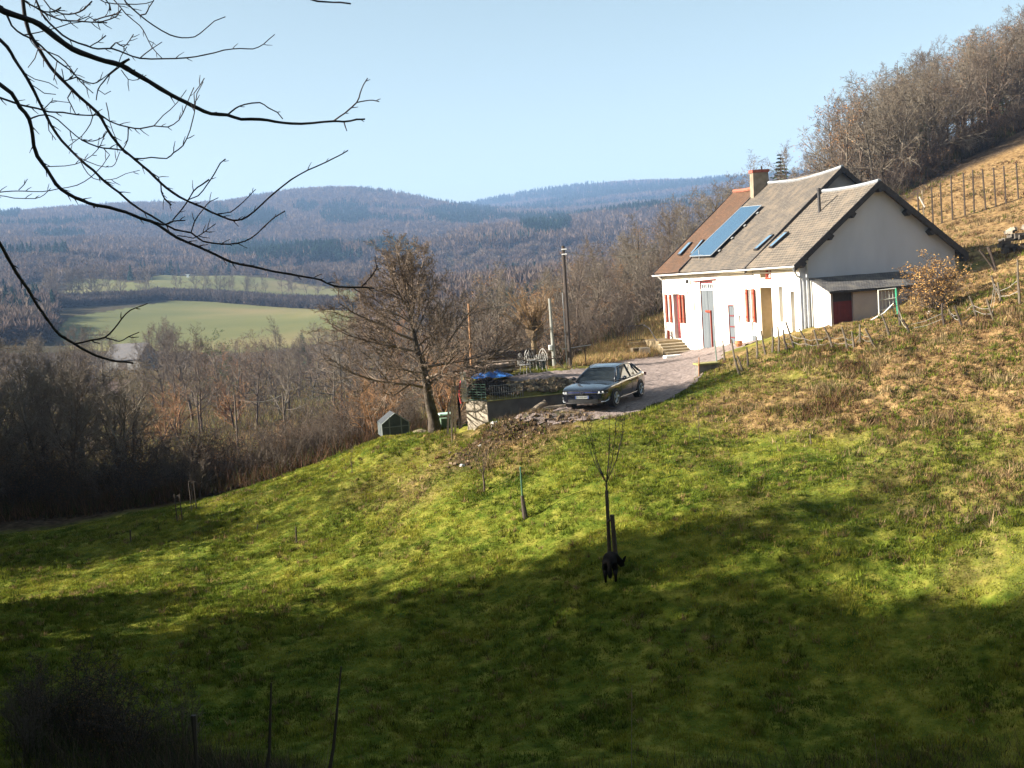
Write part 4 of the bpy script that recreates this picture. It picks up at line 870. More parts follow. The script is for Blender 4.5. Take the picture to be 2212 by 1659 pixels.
# big walnut tree beside the garden
PROTO['walnut'] = ('walnut_tree', [tree_mesh(53, H=6.4, tr=.25, first=.31, rk=.015, nb=(28, 12, 10, 9), ang=(52, 44, 46, 48), ln=(.62, .52, .44, .46), up=(.02, .09, .06, .03), wig=(.09, .13, .19, .22), twig=.007, bark=mat('walnut_bark', (.05, .038, .028), .95, (.10, .08, .06), 5, bump=.7), twm=tw_l, lean=-.16)])
wt = foot(940, 918, 0, 46.5); r_ = plant('walnut', wt.x, wt.y, 10, 'big spreading bare walnut tree left of the concrete wall', 'walnut tree', None, idx=0, z=wt.z, rz=0.6); r_.scale = (1.08, 1.08, 1.0)
# pollard willow
pw = foot(1158, 775, 0, 57); pm = tree_mesh(61, H=3.0, tr=.34, first=.80, nb=(34, 7, 4), ang=(48, 25, 30), ln=(.95, .42, .4), up=(0, .10, .06, .05), wig=(.04, .07, .1, .1), twig=.010, bark=mat('pollard_bark', (.12, .085, .05), .95, (.22, .16, .09), 5, bump=.8), twm=mat('pollard_shoots', (.22, .14, .075), .9, (.28, .19, .105), 1))
PROTO['pollard'] = ('pollard_willow', [pm]); r_ = plant('pollard', pw.x, pw.y, 10, 'pollarded willow with a thick knobbly head behind the garden bench', 'willow', None, idx=0, z=pw.z, rz=.4); r_.scale = (1.0, 1.0, 1.0)
bm = bmesh.new(); bmesh.ops.create_icosphere(bm, subdivisions=3, radius=.42)
for q_ in bm.verts: q_.co *= 1 + .35 * (float(vnoise(q_.co.x * 6 + 9, q_.co.z * 5 + q_.co.y * 6, 3)) - .3); q_.co.z = q_.co.z * 1.5 + 2.35
me_ = bpy.data.meshes.new('knobbly_head'); bm.to_mesh(me_); bm.free(); me_.materials.append(mat('pollard_head', (.06, .04, .025), .95, (.13, .09, .05), 9, bump=.9)); link('knobbly_head', me_, r_)
# rows of trees on the pasture across the valley
rg_ = RND(77)
ORD_ = 'first second third fourth fifth sixth seventh eighth ninth tenth eleventh twelfth thirteenth fourteenth fifteenth sixteenth seventeenth eighteenth nineteenth twentieth twenty-first twenty-second twenty-third twenty-fourth twenty-fifth last'.split()
def far_row(pts, n, hr, lb, grp, jit=4):
    for i in range(n):
        f = (i + rg_.uniform(-.3, .3)) / max(1, n - 1); f = min(max(f, 0), .999); k = f * (len(pts) - 1); a = pts[int(k)]; b = pts[int(k) + 1]; g = k - int(k)
        u = a[0] + (b[0] - a[0]) * g; v = a[1] + (b[1] - a[1]) * g; p = hit(u, v, 250)
        if p is None: continue
        plant(rg_.choice(['oak', 'ash']), p.x + rg_.uniform(-jit, jit), p.y + rg_.uniform(-jit, jit), rg_.uniform(*hr), lb, 'tree', grp, rg=rg_)['label'] = ORD_[i] + ' tree from the left in the row ' + lb
far_row([(395, 634), (470, 636), (560, 640), (690, 645)], 26, (8, 12), 'crossing the upper green field', 'trees crossing the upper field')
far_row([(100, 655), (200, 655), (330, 642)], 20, (10, 15), 'left of the hilltop field', 'trees left of the hilltop field')
for u, v in ((338, 595),): p = hit(u, v, 250); plant('ash', p.x, p.y, 4, 'tiny lone tree on the crest of the upper field', 'tree', None, rg=rg_)
print('trees', len(PLACED))
# ---------------------------------------------------------------- low undergrowth and far woods (masses)
def brush(seed, pts_xy, hs, wid, nb, cols, name, label, rl=1.0, spread=.35, trans=.2):
    rg = np.random.default_rng(seed); n = len(pts_xy); x, y = pts_xy[:, 0], pts_xy[:, 1]; z = ground(x, y, False)
    c = np.array(cols)[rg.integers(0, len(cols), n)] * rg.uniform(.6, 1.4, (n, 1)); hh = hs(rg, n)
    az = rg.uniform(0, 2*math.pi, (n, nb)); le = rg.uniform(.05, 1, (n, nb)) * rl; h = hh[:, None] * rg.uniform(.4, 1.1, (n, nb)); wd = wid * rg.uniform(.6, 1.4, (n, nb))
    bx = x[:, None] + rg.normal(0, spread, (n, nb)); by = y[:, None] + rg.normal(0, spread, (n, nb)); bz = z[:, None] + 0 * bx + rg.uniform(0, .3, (n, nb)) * hh[:, None]
    sa = az + rg.uniform(.8, 2.2, (n, nb)); ox = np.cos(sa) * wd; oy = np.sin(sa) * wd; tx = np.cos(az) * le * h; ty = np.sin(az) * le * h
    V = np.stack([np.stack([bx - ox, by - oy, bz], -1), np.stack([bx + ox, by + oy, bz], -1), np.stack([bx + tx, by + ty, bz + h], -1)], 2).reshape(-1, 3)
    cc = np.repeat(np.repeat(c[:, None, :] * rg.uniform(.7, 1.3, (n, nb, 1)), 1, 1).reshape(-1, 3), 3, 0)
    o = link(name, npmesh(name, V, np.arange(len(V)).reshape(-1, 3), attrmat('brush_' + name, trans=trans), np.clip(cc, 0, 1))); tag(o, label, 'undergrowth', None, 'stuff'); return o
def region(seed, n, u0, u1, Yf, Y1):
    rg = np.random.default_rng(seed); u = rg.uniform(u0, u1, n); y0 = np.array([Yf(k) if callable(Yf) else Yf for k in u]); y1 = np.array([Y1(k) if callable(Y1) else Y1 for k in u]); Y = np.sqrt(rg.uniform(0, 1, n) * (y1**2 - y0**2) + y0**2)
    t = np.array([ux(k, 1.0) for k in u]); k = y1 > y0; P = np.stack([t * Y, Y], -1)[k]; return P
brush(1, region(1, 15000, -200, 900, ipf((-200, 50.5), (400, 51), (700, 49.5), (900, 51)), ipf((-200, 66), (900, 60))), lambda g, n: g.uniform(.2, 1.0, n), .012, 8, [(.10, .055, .035), (.07, .045, .03), (.14, .08, .045), (.05, .06, .02)], 'brambles', 'tangled brown brambles along the bottom of the meadow', .9, .35)
brush(2, region(2, 16000, 1000, 2300, ipf((1000, 62), (1200, 64), (1290, 68), (1420, 84), (1600, 86), (1950, 89), (2212, 99)), ipf((1000, 90), (1300, 96), (1600, 100), (2300, 122))), lambda g, n: g.uniform(.3, 1.3, n), .016, 8, [(.10, .07, .05), (.14, .09, .055), (.07, .055, .04), (.2, .11, .055), (.06, .07, .025), (.05, .065, .02)], 'undergrowth', 'brown undergrowth beneath the hillside trees', .8, .5)
brush(3, region(3, 20000, -200, 1010, 60, 260), lambda g, n: g.uniform(.3, 1.1, n), .022, 7, [(.13, .09, .06), (.19, .125, .065), (.26, .17, .075), (.15, .15, .05), (.2, .18, .07)], 'valley_scrub', 'brown scrub on the valley floor', .8, .7)
brush(4, region(4, 9000, 1240, 1440, ipf((1240, 57), (1440, 66)), ipf((1240, 62), (1300, 72), (1440, 84))), lambda g, n: g.uniform(.1, .45, n), .014, 6, [(.36, .24, .11), (.28, .17, .08), (.42, .30, .14), (.2, .19, .05)], 'bracken', 'dry brown bracken on the bank left of the house steps', 1.2, .2)
# bottom edge of the picture, at the foot of the near bank
brush(5, region(5, 2600, -60, 560, ipf((-60, 19), (560, 19.5)), ipf((-60, 27), (150, 24.5), (330, 21.8), (560, 20))), lambda g, n: g.uniform(.15, .8, n), .006, 7, [(.10, .065, .045), (.06, .05, .035), (.16, .12, .08), (.05, .07, .02)], 'bramble_patch', 'dark brambles and dead stalks at the near corner of the meadow', 1.0, .25)
scatter(31, -60, 300, 22.0, ipf((-60, 26), (300, 22.8)), 9, 1.0, ['thicket', 'shrub'], (1.2, 2.0), dict(thicket='dark bramble shrub, @ at the near left corner', shrub='bare shrub, @ at the near left corner'), dict(thicket='bramble shrubs at the near corner', shrub='bare shrubs at the near corner'), cat='shrub')
brush(6, region(6, 900, 500, 2212, 18.8, 20.4), lambda g, n: g.uniform(.1, .45, n), .005, 6, [(.10, .075, .045), (.07, .08, .03)], 'dead_stalks', 'thin dead stalks along the near edge of the meadow', .8, .2)
# forest on the far hills
def blob_proto(seed, conif, ns):
    """a crown as many small slivers spread through its volume"""
    rg = np.random.default_rng(seed); V = []
    for i in range(ns):
        if conif:
            z = rg.random() ** 1.3; rr = .36 * (1 - z) * rg.random() ** .4; a = rg.uniform(0, 6.28); c = np.array([rr * math.cos(a), rr * math.sin(a), .04 + z * .95]); d = np.array([math.cos(a) * .5, math.sin(a) * .5, -.3 + (z > .85) * 1.2]); L = .11
        else:
            q = rg.normal(0, 1, 3); q /= np.linalg.norm(q); q *= .5 * rg.random() ** .45; c = q * np.array([1, 1, .8]) + np.array([0, 0, .56]); d = q + np.array([0, 0, .25]) + rg.normal(0, .12, 3); L = .13
        d = d / (np.linalg.norm(d) + 1e-6) * L * rg.uniform(.7, 1.5); s_ = np.cross(d, rg.normal(0, 1, 3)); s_ = s_ / (np.linalg.norm(s_) + 1e-6) * L * rg.uniform(.25, .5)
        V += [c - d - s_, c - d + s_, c + d]
    return np.array(V), np.arange(3 * ns).reshape(-1, 3)
def far_wood(seed, n, r0, r1, a0, a1, conif_f, hr, name, label, cols, ccols, cond=None, ns=40):
    rg = np.random.default_rng(seed); r = np.exp(rg.uniform(math.log(r0), math.log(r1), n)); a = R(1) * rg.uniform(a0, a1, n); x, y = r * np.sin(a), r * np.cos(a)
    z = ground(x, y); P = np.stack([x, y, z], -1); d = P @ np.array(ff); pu = 1106 + F2 * (P @ np.array(rt)) / d; pv = 829.5 - F2 * (P @ np.array(upv)) / d
    k = np.ones(n, bool)
    for poly, q0, q1 in FIELDS: k &= ~(inpoly(pu, pv, poly) & (r > q0) & (r < q1))
    if cond is not None: k &= cond(pu, pv, r)
    # keep trees on the slopes that face the valley
    z2 = ground(x * 1.02, y * 1.02); k &= (z2 / (r * 1.02) > z / r - .004)
    P, r, pu, pv = P[k], r[k], pu[k], pv[k]; n = len(P)
    con = conif_f(pu, pv, P[:, 0], P[:, 1], rg); out = []
    for cf in (0, 1):
        S = [blob_proto(seed * 10 + q, cf, int(ns * (1.3 if cf else 1))) for q in range(5)]
        for q, (BV, BF) in enumerate(S):
            j = np.where((con == cf) & (np.arange(n) % 5 == q))[0]
            if not len(j): continue
            h = rg.uniform(*hr, len(j)) * (1.15 if cf else 1); w_ = h * rg.uniform(.7, 1.05, len(j)) * (1 if not cf else .8); an = rg.uniform(0, 6.28, len(j)); ca, sa = np.cos(an), np.sin(an)
            X = (BV[None, :, 0] * ca[:, None] - BV[None, :, 1] * sa[:, None]) * w_[:, None] + P[j, 0][:, None]; Y = (BV[None, :, 0] * sa[:, None] + BV[None, :, 1] * ca[:, None]) * w_[:, None] + P[j, 1][:, None]; Z = BV[None, :, 2] * h[:, None] + P[j, 2][:, None] - h[:, None] * .15
            VV = np.stack([X, Y, Z], -1).reshape(-1, 3); FF = (BF[None] + (np.arange(len(j)) * len(BV))[:, None, None]).reshape(-1, 3)
            cc = np.array(ccols if cf else cols)[rg.integers(0, len(ccols if cf else cols), len(j))] * rg.uniform(.86, 1.14, (len(j), 1)); cv = np.repeat(cc, len(BV), 0) * rg.uniform(.88, 1.12, (len(j) * len(BV), 1)); out.append((VV, FF, cv))
    o_ = 0; Vs, Fs, Cs = [], [], []
    for a_, b_, c_ in out: Vs.append(a_); Fs.append(b_ + o_); Cs.append(c_); o_ += len(a_)
    me = npmesh(name, np.concatenate(Vs), np.concatenate(Fs), attrmat('far_forest', trans=.25), np.clip(np.concatenate(Cs), 0, 1)); o = link(name, me); tag(o, label, 'forest', None, 'stuff'); print(name, n); return o
DEC = [(.10, .07, .058), (.12, .085, .068), (.08, .06, .052), (.14, .095, .06)]; CON = [(.014, .035, .022), (.02, .046, .03), (.012, .03, .02)]
def pn(x, y, s, sc_): return fbm(x / sc_, y / sc_, s, 3)
def conA(pu, pv, x, y, rg):
    c = (pn(x, y, 5, 170) > .70)
    for cx, cy, rx, ry in ((745, 470, 60, 30), (660, 455, 30, 14), (600, 558, 160, 22), (470, 470, 30, 20), (560, 480, 60, 22), (130, 520, 60, 10), (850, 556, 60, 14), (1000, 470, 90, 20), (720, 575, 70, 14), (1180, 500, 60, 26), (20, 470, 30, 12)): c |= ((pu - cx) / rx) ** 2 + ((pv - cy) / ry) ** 2 < 1 - rg.random(len(pu)) * .4
    return (c & (rg.random(len(pu)) < .93)).astype(int)
far_wood(1, 42000, 900, 2350, -24, 24, conA, (9, 15), 'far_forest', 'blue-brown bare forest with dark conifer stands covering the far hills', DEC, CON)
far_wood(2, 14000, 2500, 3700, -12, 24, lambda pu, pv, x, y, rg: ((rg.random(len(pu)) < .93) & (pn(x, y, 8, 400) < .6)).astype(int), (16, 24), 'conifer_ridge', 'dark blue conifer forest along the farthest ridge', DEC, CON)
HEDGE = [(330,634),(480,640),(600,650),(745,655),(745,672),(600,664),(450,652),(330,647)]; HEDGE2 = [(100,652),(330,640),(330,652),(100,668)]
def cond3(pu, pv, r):
    open_ = (pu > 120) & (pu < 790) & (pv > 575) & (pv < 835) & (r < 700) | (pu < 1010) & (pv > 745) & (pv < 835) & (r < 400) | (pu < 320) & (pv > 575) & (pv < 655) & (r < 700) & (np.random.default_rng(1).random(len(pu)) < .75)
    return ~open_
far_wood(3, 9000, 300, 950, -26, 22, lambda pu, pv, x, y, rg: ((pn(x, y, 15, 60) > .70) & (rg.random(len(pu)) < .5)).astype(int), (6, 10), 'valley_woods', 'bare brown woods round the green pastures across the valley', [(.12, .085, .065), (.10, .07, .058), (.14, .105, .078)], CON, cond3, 110)
_F = FIELDS; FIELDS = []
far_wood(4, 60000, 400, 800, -24, -4, lambda pu, pv, x, y, rg: np.zeros(len(pu), int), (2.5, 5), 'field_hedge', 'dark hedge dividing the upper and lower green fields', [(.06, .05, .045), (.08, .06, .05)], CON, lambda pu, pv, r: inpoly(pu, pv, HEDGE) | inpoly(pu, pv, HEDGE2), 60)
FIELDS = _F
# ---------------------------------------------------------------- the wood that stands left of the view and shades the near meadow
LL = dict(holly='dense evergreen tree in the shady wood left of the meadow', spruce='spruce in the shady wood left of the meadow', ivy='ivy-clad tree in the shady wood left of the meadow', oak='bare tree in the shady wood left of the meadow')
LG = dict(holly='evergreens left of the meadow', spruce='spruces left of the meadow', ivy='ivy-clad trees left of the meadow', oak='bare trees left of the meadow')
rgl = RND(303)
def lefttree(y25, top25, x, kind, wid=1.0):
    y = y25 - (x + 25) * math.tan(SUN_TH); top = top25 + (-25 - x) * math.tan(SUN_EL) / math.cos(SUN_TH)
    g = float(ground(np.array([x]), np.array([y]), False)[0]); h = top - g
    if h < 2: return
    plant(kind, x, y, h / (1.0 if kind == 'spruce' else 1.08), LL[kind], 'tree', LG[kind], rg=rgl, wid=wid * rgl.uniform(.9, 1.15))
y = 2.0
while y < 22.2:
    for x in (-15.5, -20, -25.5, -31):
        lefttree(y + rgl.uniform(-.5, .5), 9.3 + (y > 14) * .8 + rgl.uniform(-.8, .6), x + rgl.uniform(-1, 1), 'holly' if y > 13 else rgl.choice(['holly', 'ivy', 'spruce']), 1.25 if x < -18 else .9)
    y += 1.75
for x in (-19, -24, -30):
    lefttree(23.4, 6.2, x, 'ivy', 1.0); lefttree(25.4, 4.6 + rgl.uniform(-1, .5), x, 'holly', .7); lefttree(26.4, 6.4, x, 'spruce', .8)
    lefttree(27.6, 10.4, x, 'ivy', .75); lefttree(28.3, 10.6 - abs(x + 27) * .3, x - 1, 'spruce', .9); lefttree(29.7, 3.6, x, 'ivy', .9)
for y, t, x, k in ((31.4, -.2, -23, 'ivy'), (31.9, -.8, -28, 'ivy'), (32.8, -1.8, -24, 'holly'), (33.6, -1.5, -22, 'spruce'), (34.9, -1.2, -27, 'spruce'), (34.6, -1.6, -22, 'holly'), (38.6, 2.2, -31, 'oak'), (40.6, 1.6, -31, 'ivy'), (41.8, -.8, -27, 'holly'), (43.2, -1.0, -29, 'holly'), (44.6, -3.0, -27, 'holly'), (46, -2.0, -31, 'holly'), (45.2, 2.0, -35, 'oak')):
    lefttree(y, t, x, k, .85)
for i_ in range(22): lefttree(49 + i_ * 1.35, -1.2 + rgl.uniform(-1.2, 1.0), -37 - i_ * .75 + rgl.uniform(-2, 2), rgl.choice(['holly', 'spruce', 'holly']), 1.25)
# unseen trees added behind and beside the viewpoint to cut the sky fill
for i_ in range(60):
    x = rgl.uniform(-26, 34); y = rgl.uniform(-26, 9)
    if y > 1 and abs(x) < .62 * y + 6 or abs(x) < 5.5 and y > -6: continue
    if any((x - q[1]) ** 2 + (y - q[2]) ** 2 < 9 for q in PLACED[-60:]): continue
    plant('holly', x, y, rgl.uniform(12, 16), 'unseen evergreen added behind the viewpoint to screen off sky light', 'tree', 'added evergreens behind the viewpoint', rg=rgl, wid=rgl.uniform(1, 1.3))
# ================================================================ CAR
def cyl(mb, c, axis, r, h, n=20, r2=None):
    c = Vector(c); a = Vector(axis).normalized(); mb.tube([c - a * h / 2, c + a * h / 2], [r, r2 if r2 else r], n); return mb
def build_car():
    paint = mat('car_paint', (.008, .009, .015), .2, (.011, .013, .021), 3, metal=.2, spec=.6, coat=1.0)
    blk = mat('car_black', (.012, .012, .013), .5, (.02, .02, .02), 5); gl = mat('car_glass', (.012, .015, .015), .05, (.018, .02, .02), 1, spec=.5)
    chrome = mat('chrome', (.32, .32, .34), .3, (.4, .4, .42), 3, metal=1); lamp = mat('lamp_lens', (.55, .57, .6), .1, (.75, .77, .8), 20, spec=1, metal=.3); tyre = mat('tyre', (.018, .017, .016), .85, (.03, .028, .026), 8); rimm = mat('alloy', (.35, .36, .38), .35, (.5, .51, .53), 6, metal=.8)
    pF = foot(1325, 884, 0, 42.6); h = R(-25)
    org = pF - Matrix.Rotation(h, 3, 'Z') @ Vector((.79, -1.45, 0)); org = onground(org, .0)
    zc = max(float(ground(np.array([q.x]), np.array([q.y]))[0]) for q in (org + Matrix.Rotation(h, 3, 'Z') @ Vector(k) for k in ((.79, -1.45, 0), (.79, 1.35, 0), (-.79, -1.45, 0), (-.79, 1.35, 0)))); org.z = zc - .01
    car = thing('parked_car', 'dark blue four-door saloon car parked on the gravel drive', 'car', org, h); car.scale = (1.03, 1.03, .93)
    # lower body, lofted
    st = [(-2.40, .50, .70, .36, .60), (-2.36, .70, .74, .24, .70), (-2.22, .85, .80, .20, .80), (-1.9, .90, .86, .19, .86), (-1.45, .915, .91, .19, .88), (-.95, .918, .975, .19, .90), (-.3, .915, .96, .19, .93), (.4, .912, .955, .19, .95), (1.1, .912, .97, .20, .96), (1.6, .905, 1.0, .21, .98), (2.0, .88, 1.03, .24, .98), (2.25, .82, 1.03, .30, .94), (2.36, .74, .98, .36, .85), (2.40, .62, .86, .42, .76)]
    V = []; Fs = []; m = 0
    for (y, w_, zt, zb, zs) in st:
        ring = [(0, zb), (w_ * .8, zb), (w_ * .97, zb + .07), (w_, zb + .22), (w_ * 1.0, (zs + zb) / 2), (w_ * .985, zs - .08), (w_ * .95, zs), (w_ * .86, zt - .02 if zt > zs else zs), (w_ * .45, zt + .012), (0, zt + .022)]
        full = ring + [(-x, z) for x, z in ring[-2:0:-1]]; m = len(full); V += [(x, y, z) for x, z in full]
    for i in range(len(st) - 1):
        for k in range(m): k2 = (k + 1) % m; Fs.append((i*m+k, (i+1)*m+k, (i+1)*m+k2, i*m+k2))
    Fs.append(tuple(range(m))); Fs.append(tuple(range((len(st)-1)*m, len(st)*m))[::-1])
    me = bpy.data.meshes.new('body'); me.from_pydata(V, [], Fs); me.materials.append(paint); me.polygons.foreach_set('use_smooth', [True] * len(Fs)); me.update()
    body = link('body', me, car); s = body.modifiers.new('s', 'SUBSURF'); s.levels = 2; s.render_levels = 2
    # cabin: glass shell, roof and pillars
    base = [(-1.02, .76, .96), (-.6, .83, .955), (.3, .85, .955), (1.0, .835, .965), (1.6, .79, .99), (1.98, .70, 1.03)]
    top = [(-.26, .54, 1.405), (-.02, .575, 1.45), (.45, .60, 1.49), (.95, .59, 1.47), (1.28, .56, 1.425), (1.50, .52, 1.355)]
    def shell(nm, f0, f1, grow_, mt, par, cap=False):
        mb = MB(); A = []; B = []
        for (b, t) in zip(base, top):
            A.append(Vector(b).lerp(Vector(t), f0)); B.append(Vector(b).lerp(Vector(t), f1))
        def pt(p, sx): return (sx * 0 + p.x, p.y, p.z)
        L = [(a.y, a.x, a.z) for a in A]; U = [(b.y, b.x, b.z) for b in B]; return L, U
    def P3(b, sx): return Vector((sx * (b[1] + GR), b[0], b[2]))
    GR = 0
    mb = MB(); n = len(base)
    for sx in (1, -1):
        for i in range(n - 1):
            q = [P3(base[i], sx), P3(base[i+1], sx), P3(top[i+1], sx), P3(top[i], sx)]; mb.quad(*(q if sx > 0 else q[::-1]))
    for a, b in ((0, 0), (n - 1, n - 1)):
        q = [P3(base[a], -1), P3(base[a], 1), P3(top[b], 1), P3(top[b], -1)]; mb.quad(*(q if a == 0 else q[::-1]))
    cab = mb.build('windows', gl, car)
    mb = MB()
    R_ = [[P3(t, s_) + Vector((0, 0, 0)) for s_ in (-1.03, -.6, 0, .6, 1.03)] for t in top]
    for row in R_:
        for j, dzz in enumerate((-.005, .022, .03, .022, -.005)): row[j] = row[j] + Vector((0, 0, dzz + .004))
    for i in range(n - 1):
        for j in range(4): mb.quad(R_[i][j], R_[i][j+1], R_[i+1][j+1], R_[i+1][j])
    rf_ = mb.build('roof', paint, car, smooth=True)
    pil = MB()
    for sx in (1, -1):
        for bi, ti, r in ((0, 0, .042), (n-1, n-1, .06)):
            pil.tube([P3(base[bi], sx), P3(base[bi], sx).lerp(P3(top[ti], sx), .5) + Vector((0, 0, .01)), P3(top[ti], sx)], r, 6)
        pil.tube([P3(t, sx) for t in top], .03, 6)
        b = Vector((sx * .85, .42, .955)); t = Vector((sx * .60, .46, 1.488)); pil.tube([b, b.lerp(t, .5) + Vector((sx * .02, 0, 0)), t], .033, 6)
        b = Vector((sx * .81, 1.36, .98)); t = Vector((sx * .565, 1.22, 1.43)); pil.tube([b, t], .03, 6)
    pil.build('pillars', paint, car, smooth=True)
    tr = MB()
    for sx in (1, -1): tr.tube([P3(b, sx * 1.0) + Vector((sx * .02, 0, .0)) for b in base], .012, 5).tube([P3(base[0], sx) + Vector((sx*.012, .03, .02))] + [P3(t, sx) + Vector((sx * .034, 0, -.01)) for t in top]+ [P3(base[-1], sx)], .006, 5)
    tr.build('window_trim', chrome, car)
    for sx in (1, -1):
        mb = MB(); mb.tube([(sx * .80, -.68, .98), (sx * .93, -.66, 1.0)], .025, 6); mb.tube([(sx * .91, -.66, 1.02), (sx * 1.0, -.64, 1.035), (sx * 1.07, -.62, 1.03)], [.05, .085, .045], 8); mb.build('side_mirror', paint, car, smooth=True)
    # wheels with dark arches
    for y in (-1.45, 1.35):
        for sx in (1, -1):
            ar = MB(); ar.tube([(sx * .70, y, .34), (sx * .924, y, .34)], .385, 24); ar.build('wheel_arch', blk, car)
            wmb = MB(); wmb.tube([(sx * .72, y, .325), (sx * .91, y, .325), (sx * .935, y, .325)], [.325, .325, .295], 28); wo = wmb.build('wheel', tyre, car)
            rm = MB(); rm.tube([(sx * .92, y, .325), (sx * .938, y, .325)], [.235, .235], 24).build('rim_disc', blk, wo)
            sp = MB()
            for k in range(5):
                a = k * 2 * math.pi / 5 + .3
                for e in (-.09, .09): sp.tube([(sx * .945, y, .325), (sx * .942, y + math.cos(a + e) * .225, .325 + math.sin(a + e) * .225)], [.03, .018], 4)
            ring = [(sx * .942, y + math.cos(a) * .228, .325 + math.sin(a) * .228) for a in np.linspace(0, 2*math.pi, 25)]; sp.tube(ring, .014, 5); sp.build('rim', rimm, wo)
    def front(x, z, off=.0):   # point on the nose
        y = np.interp(abs(x), [0, .35, .55, .70, .82, .88], [-2.425, -2.415, -2.385, -2.33, -2.22, -2.05]); return Vector((x, float(y) - off, z))
    def strip(xs, z0, z1, off, m, nm, th=.02):
        mb = MB(); 
        for a, b in zip(xs, xs[1:]):
            A, B, C_, D = front(a, z0, off), front(b, z0, off), front(b, z1, off), front(a, z1, off); mb.quad(A, B, C_, D); e = Vector((0, th + off, 0)); mb.quad(D, C_, C_ + e, D + e).quad(A + e, B + e, B, A)
        return mb.build(nm, m, car)
    X = list(np.linspace(-.56, .56, 13))
    strip(X, .60, .72, .012, blk, 'grille'); 
    for z in (.615, .665, .712): strip(X, z, z + .010, .02, chrome if z != .665 else mat('blue_trim', (.03, .06, .3), .3), 'grille_bar')
    for sx in (1, -1):
        xs = [sx * k for k in (.57, .66, .75, .82, .87)]; xs = xs if sx > 0 else xs[::-1]
        hl = strip(xs, .60, .735, .022, blk, 'headlight'); 
        for a in (.63, .74): MB().tube([front(sx * a, .67, .02), front(sx * a, .67, .045)], .036, 12).build('lens', lamp, hl)
        mb = MB(); mb.tube([front(sx * a, .622, .03) for a in (.58, .68, .78, .86)], .010, 5); mb.build('daylight_bar', lamp, hl)
        mb = MB(); mb.tube([front(sx * .88, .46, .012), front(sx * .87, .34, .014), front(sx * .80, .29, .014), front(sx * .68, .285, .014)], .014, 5); mb.build('bumper_light', lamp, car)
    strip(X, .26, .40, .012, blk, 'air_intake'); strip(list(np.linspace(-.72, .72, 15)), .235, .25, .016, chrome, 'bumper_trim')
    pl = MB().box((.0, -2.455, .485), (.52, .012, .115)).build('number_plate', mat('plate_white', (.20, .21, .20), .6), car)
    MB().box((-.237, -2.4625, .485), (.045, .004, .11)).box((.237, -2.4625, .485), (.045, .004, .11)).build('plate_band', mat('plate_blue', (.02, .04, .12), .6), pl)
    tx = bpy.data.curves.new('plate_text', 'FONT'); tx.body = 'EA-932-WC'; tx.size = .092; tx.align_x = 'CENTER'; tx.align_y = 'CENTER'; tx.extrude = .001; tx.materials.append(blk)
    to = bpy.data.objects.new('plate_text', tx); C.objects.link(to); bpy.context.view_layer.update(); tm_ = bpy.data.meshes.new_from_object(to.evaluated_get(bpy.context.evaluated_depsgraph_get())); bpy.data.objects.remove(to); to = link('plate_text', tm_); to.parent = pl; to.location = (0, -2.4632, .485); to.rotation_euler = (R(90), 0, 0)
    mb = MB(); r_ = [Vector((math.cos(a) * .062, -2.452, .668 + math.sin(a) * .062)) for a in np.linspace(0, 2*math.pi, 21)]; mb.tube(r_, .007, 5)
    for P in ([(-.022, .055), (0, .012), (.022, .055)], [(-.05, .025), (-.025, -.045), (0, .0), (.025, -.045), (.05, .025)]): mb.tube([(x, -2.454, .668 + z) for x, z in P], .006, 5)
    mb.build('emblem', chrome, car)
    # door seams, handles, sill trim
    mb = MB()
    for sx in (1, -1):
        for y in (-.78, .40, 1.12): mb.box((sx * .916, y, .58), (.006, .012, .62))
        mb.box((sx * .905, -.1, .235), (.03, 2.1, .02))
    mb.build('door_seams', blk, car)
    for sx in (1, -1):
        for y in (.22, 1.12): MB().box((sx * .925, y, .84), (.025, .17, .028)).build('door_handle', paint, car)
        MB().tube([(sx * .92, -1.0, .29), (sx * .925, 0, .28), (sx * .92, .9, .29)], .014, 5).build('sill_trim', chrome, car)
    for sx in (1, -1): MB().box((sx * .66, 2.36, .86), (.32, .08, .12)).build('tail_light', redd, car)
    mb = MB(); mb.box((.36, -.1, .98), (.46, .14, .5)).box((-.36, -.1, .98), (.46, .14, .5)).box((.36, -.12, 1.28), (.24, .1, .16)).box((-.36, -.12, 1.28), (.24, .1, .16)); mb.build('seats', blk, car)
    # wiper rod on roof: rear aerial
    MB().tube([(0, 1.15, 1.42), (0, 1.30, 1.455)], [.03, .01], 5).build('aerial', paint, car)
build_car()
# ================================================================ POLES
woodp = mat('pole_wood', (.10, .075, .055), .9, (.16, .125, .095), 5, stretch=(8, 8, .6)); woodl = mat('pale_post', (.2, .155, .1), .9, (.29, .24, .165), 5, stretch=(8, 8, .6)); wpost = mat('fence_wood', (.10, .078, .056), .95, (.18, .15, .11), 5, stretch=(8, 8, .8), bump=.4); wpostd = mat('fence_wood_dark', (.05, .037, .03), .95, (.09, .07, .055), 5, stretch=(8, 8, .8), bump=.4)
def pole(nm, lb, cat, u0, v0, u1, v1, r0, r1, m, Y=None, group=None, n=8, bend=0):
    b = foot(u0, v0, 0, Y); Yb = b.y; t = at(u1, v1, Yb); o = thing(nm, lb, cat, b, 0, group); d = t - b; d.y = 0; mid = d * .5 + Vector((bend, 0, 0))
    MB().tube([(-d.x*.05, 0, -.35), (0, 0, 0), mid, d], [r0, r0, (r0+r1)/2, r1], n).build('shaft', m, o); return o, b, d
up_o, up_b, up_d = pole('utility_pole', 'tall dark wooden utility pole beside the gravel terrace', 'utility pole', 1232, 791, 1216, 531, .10, .08, mat('pole_dark', (.045, .035, .03), .9, (.08, .062, .05), 5, stretch=(8, 8, .6)), 56)
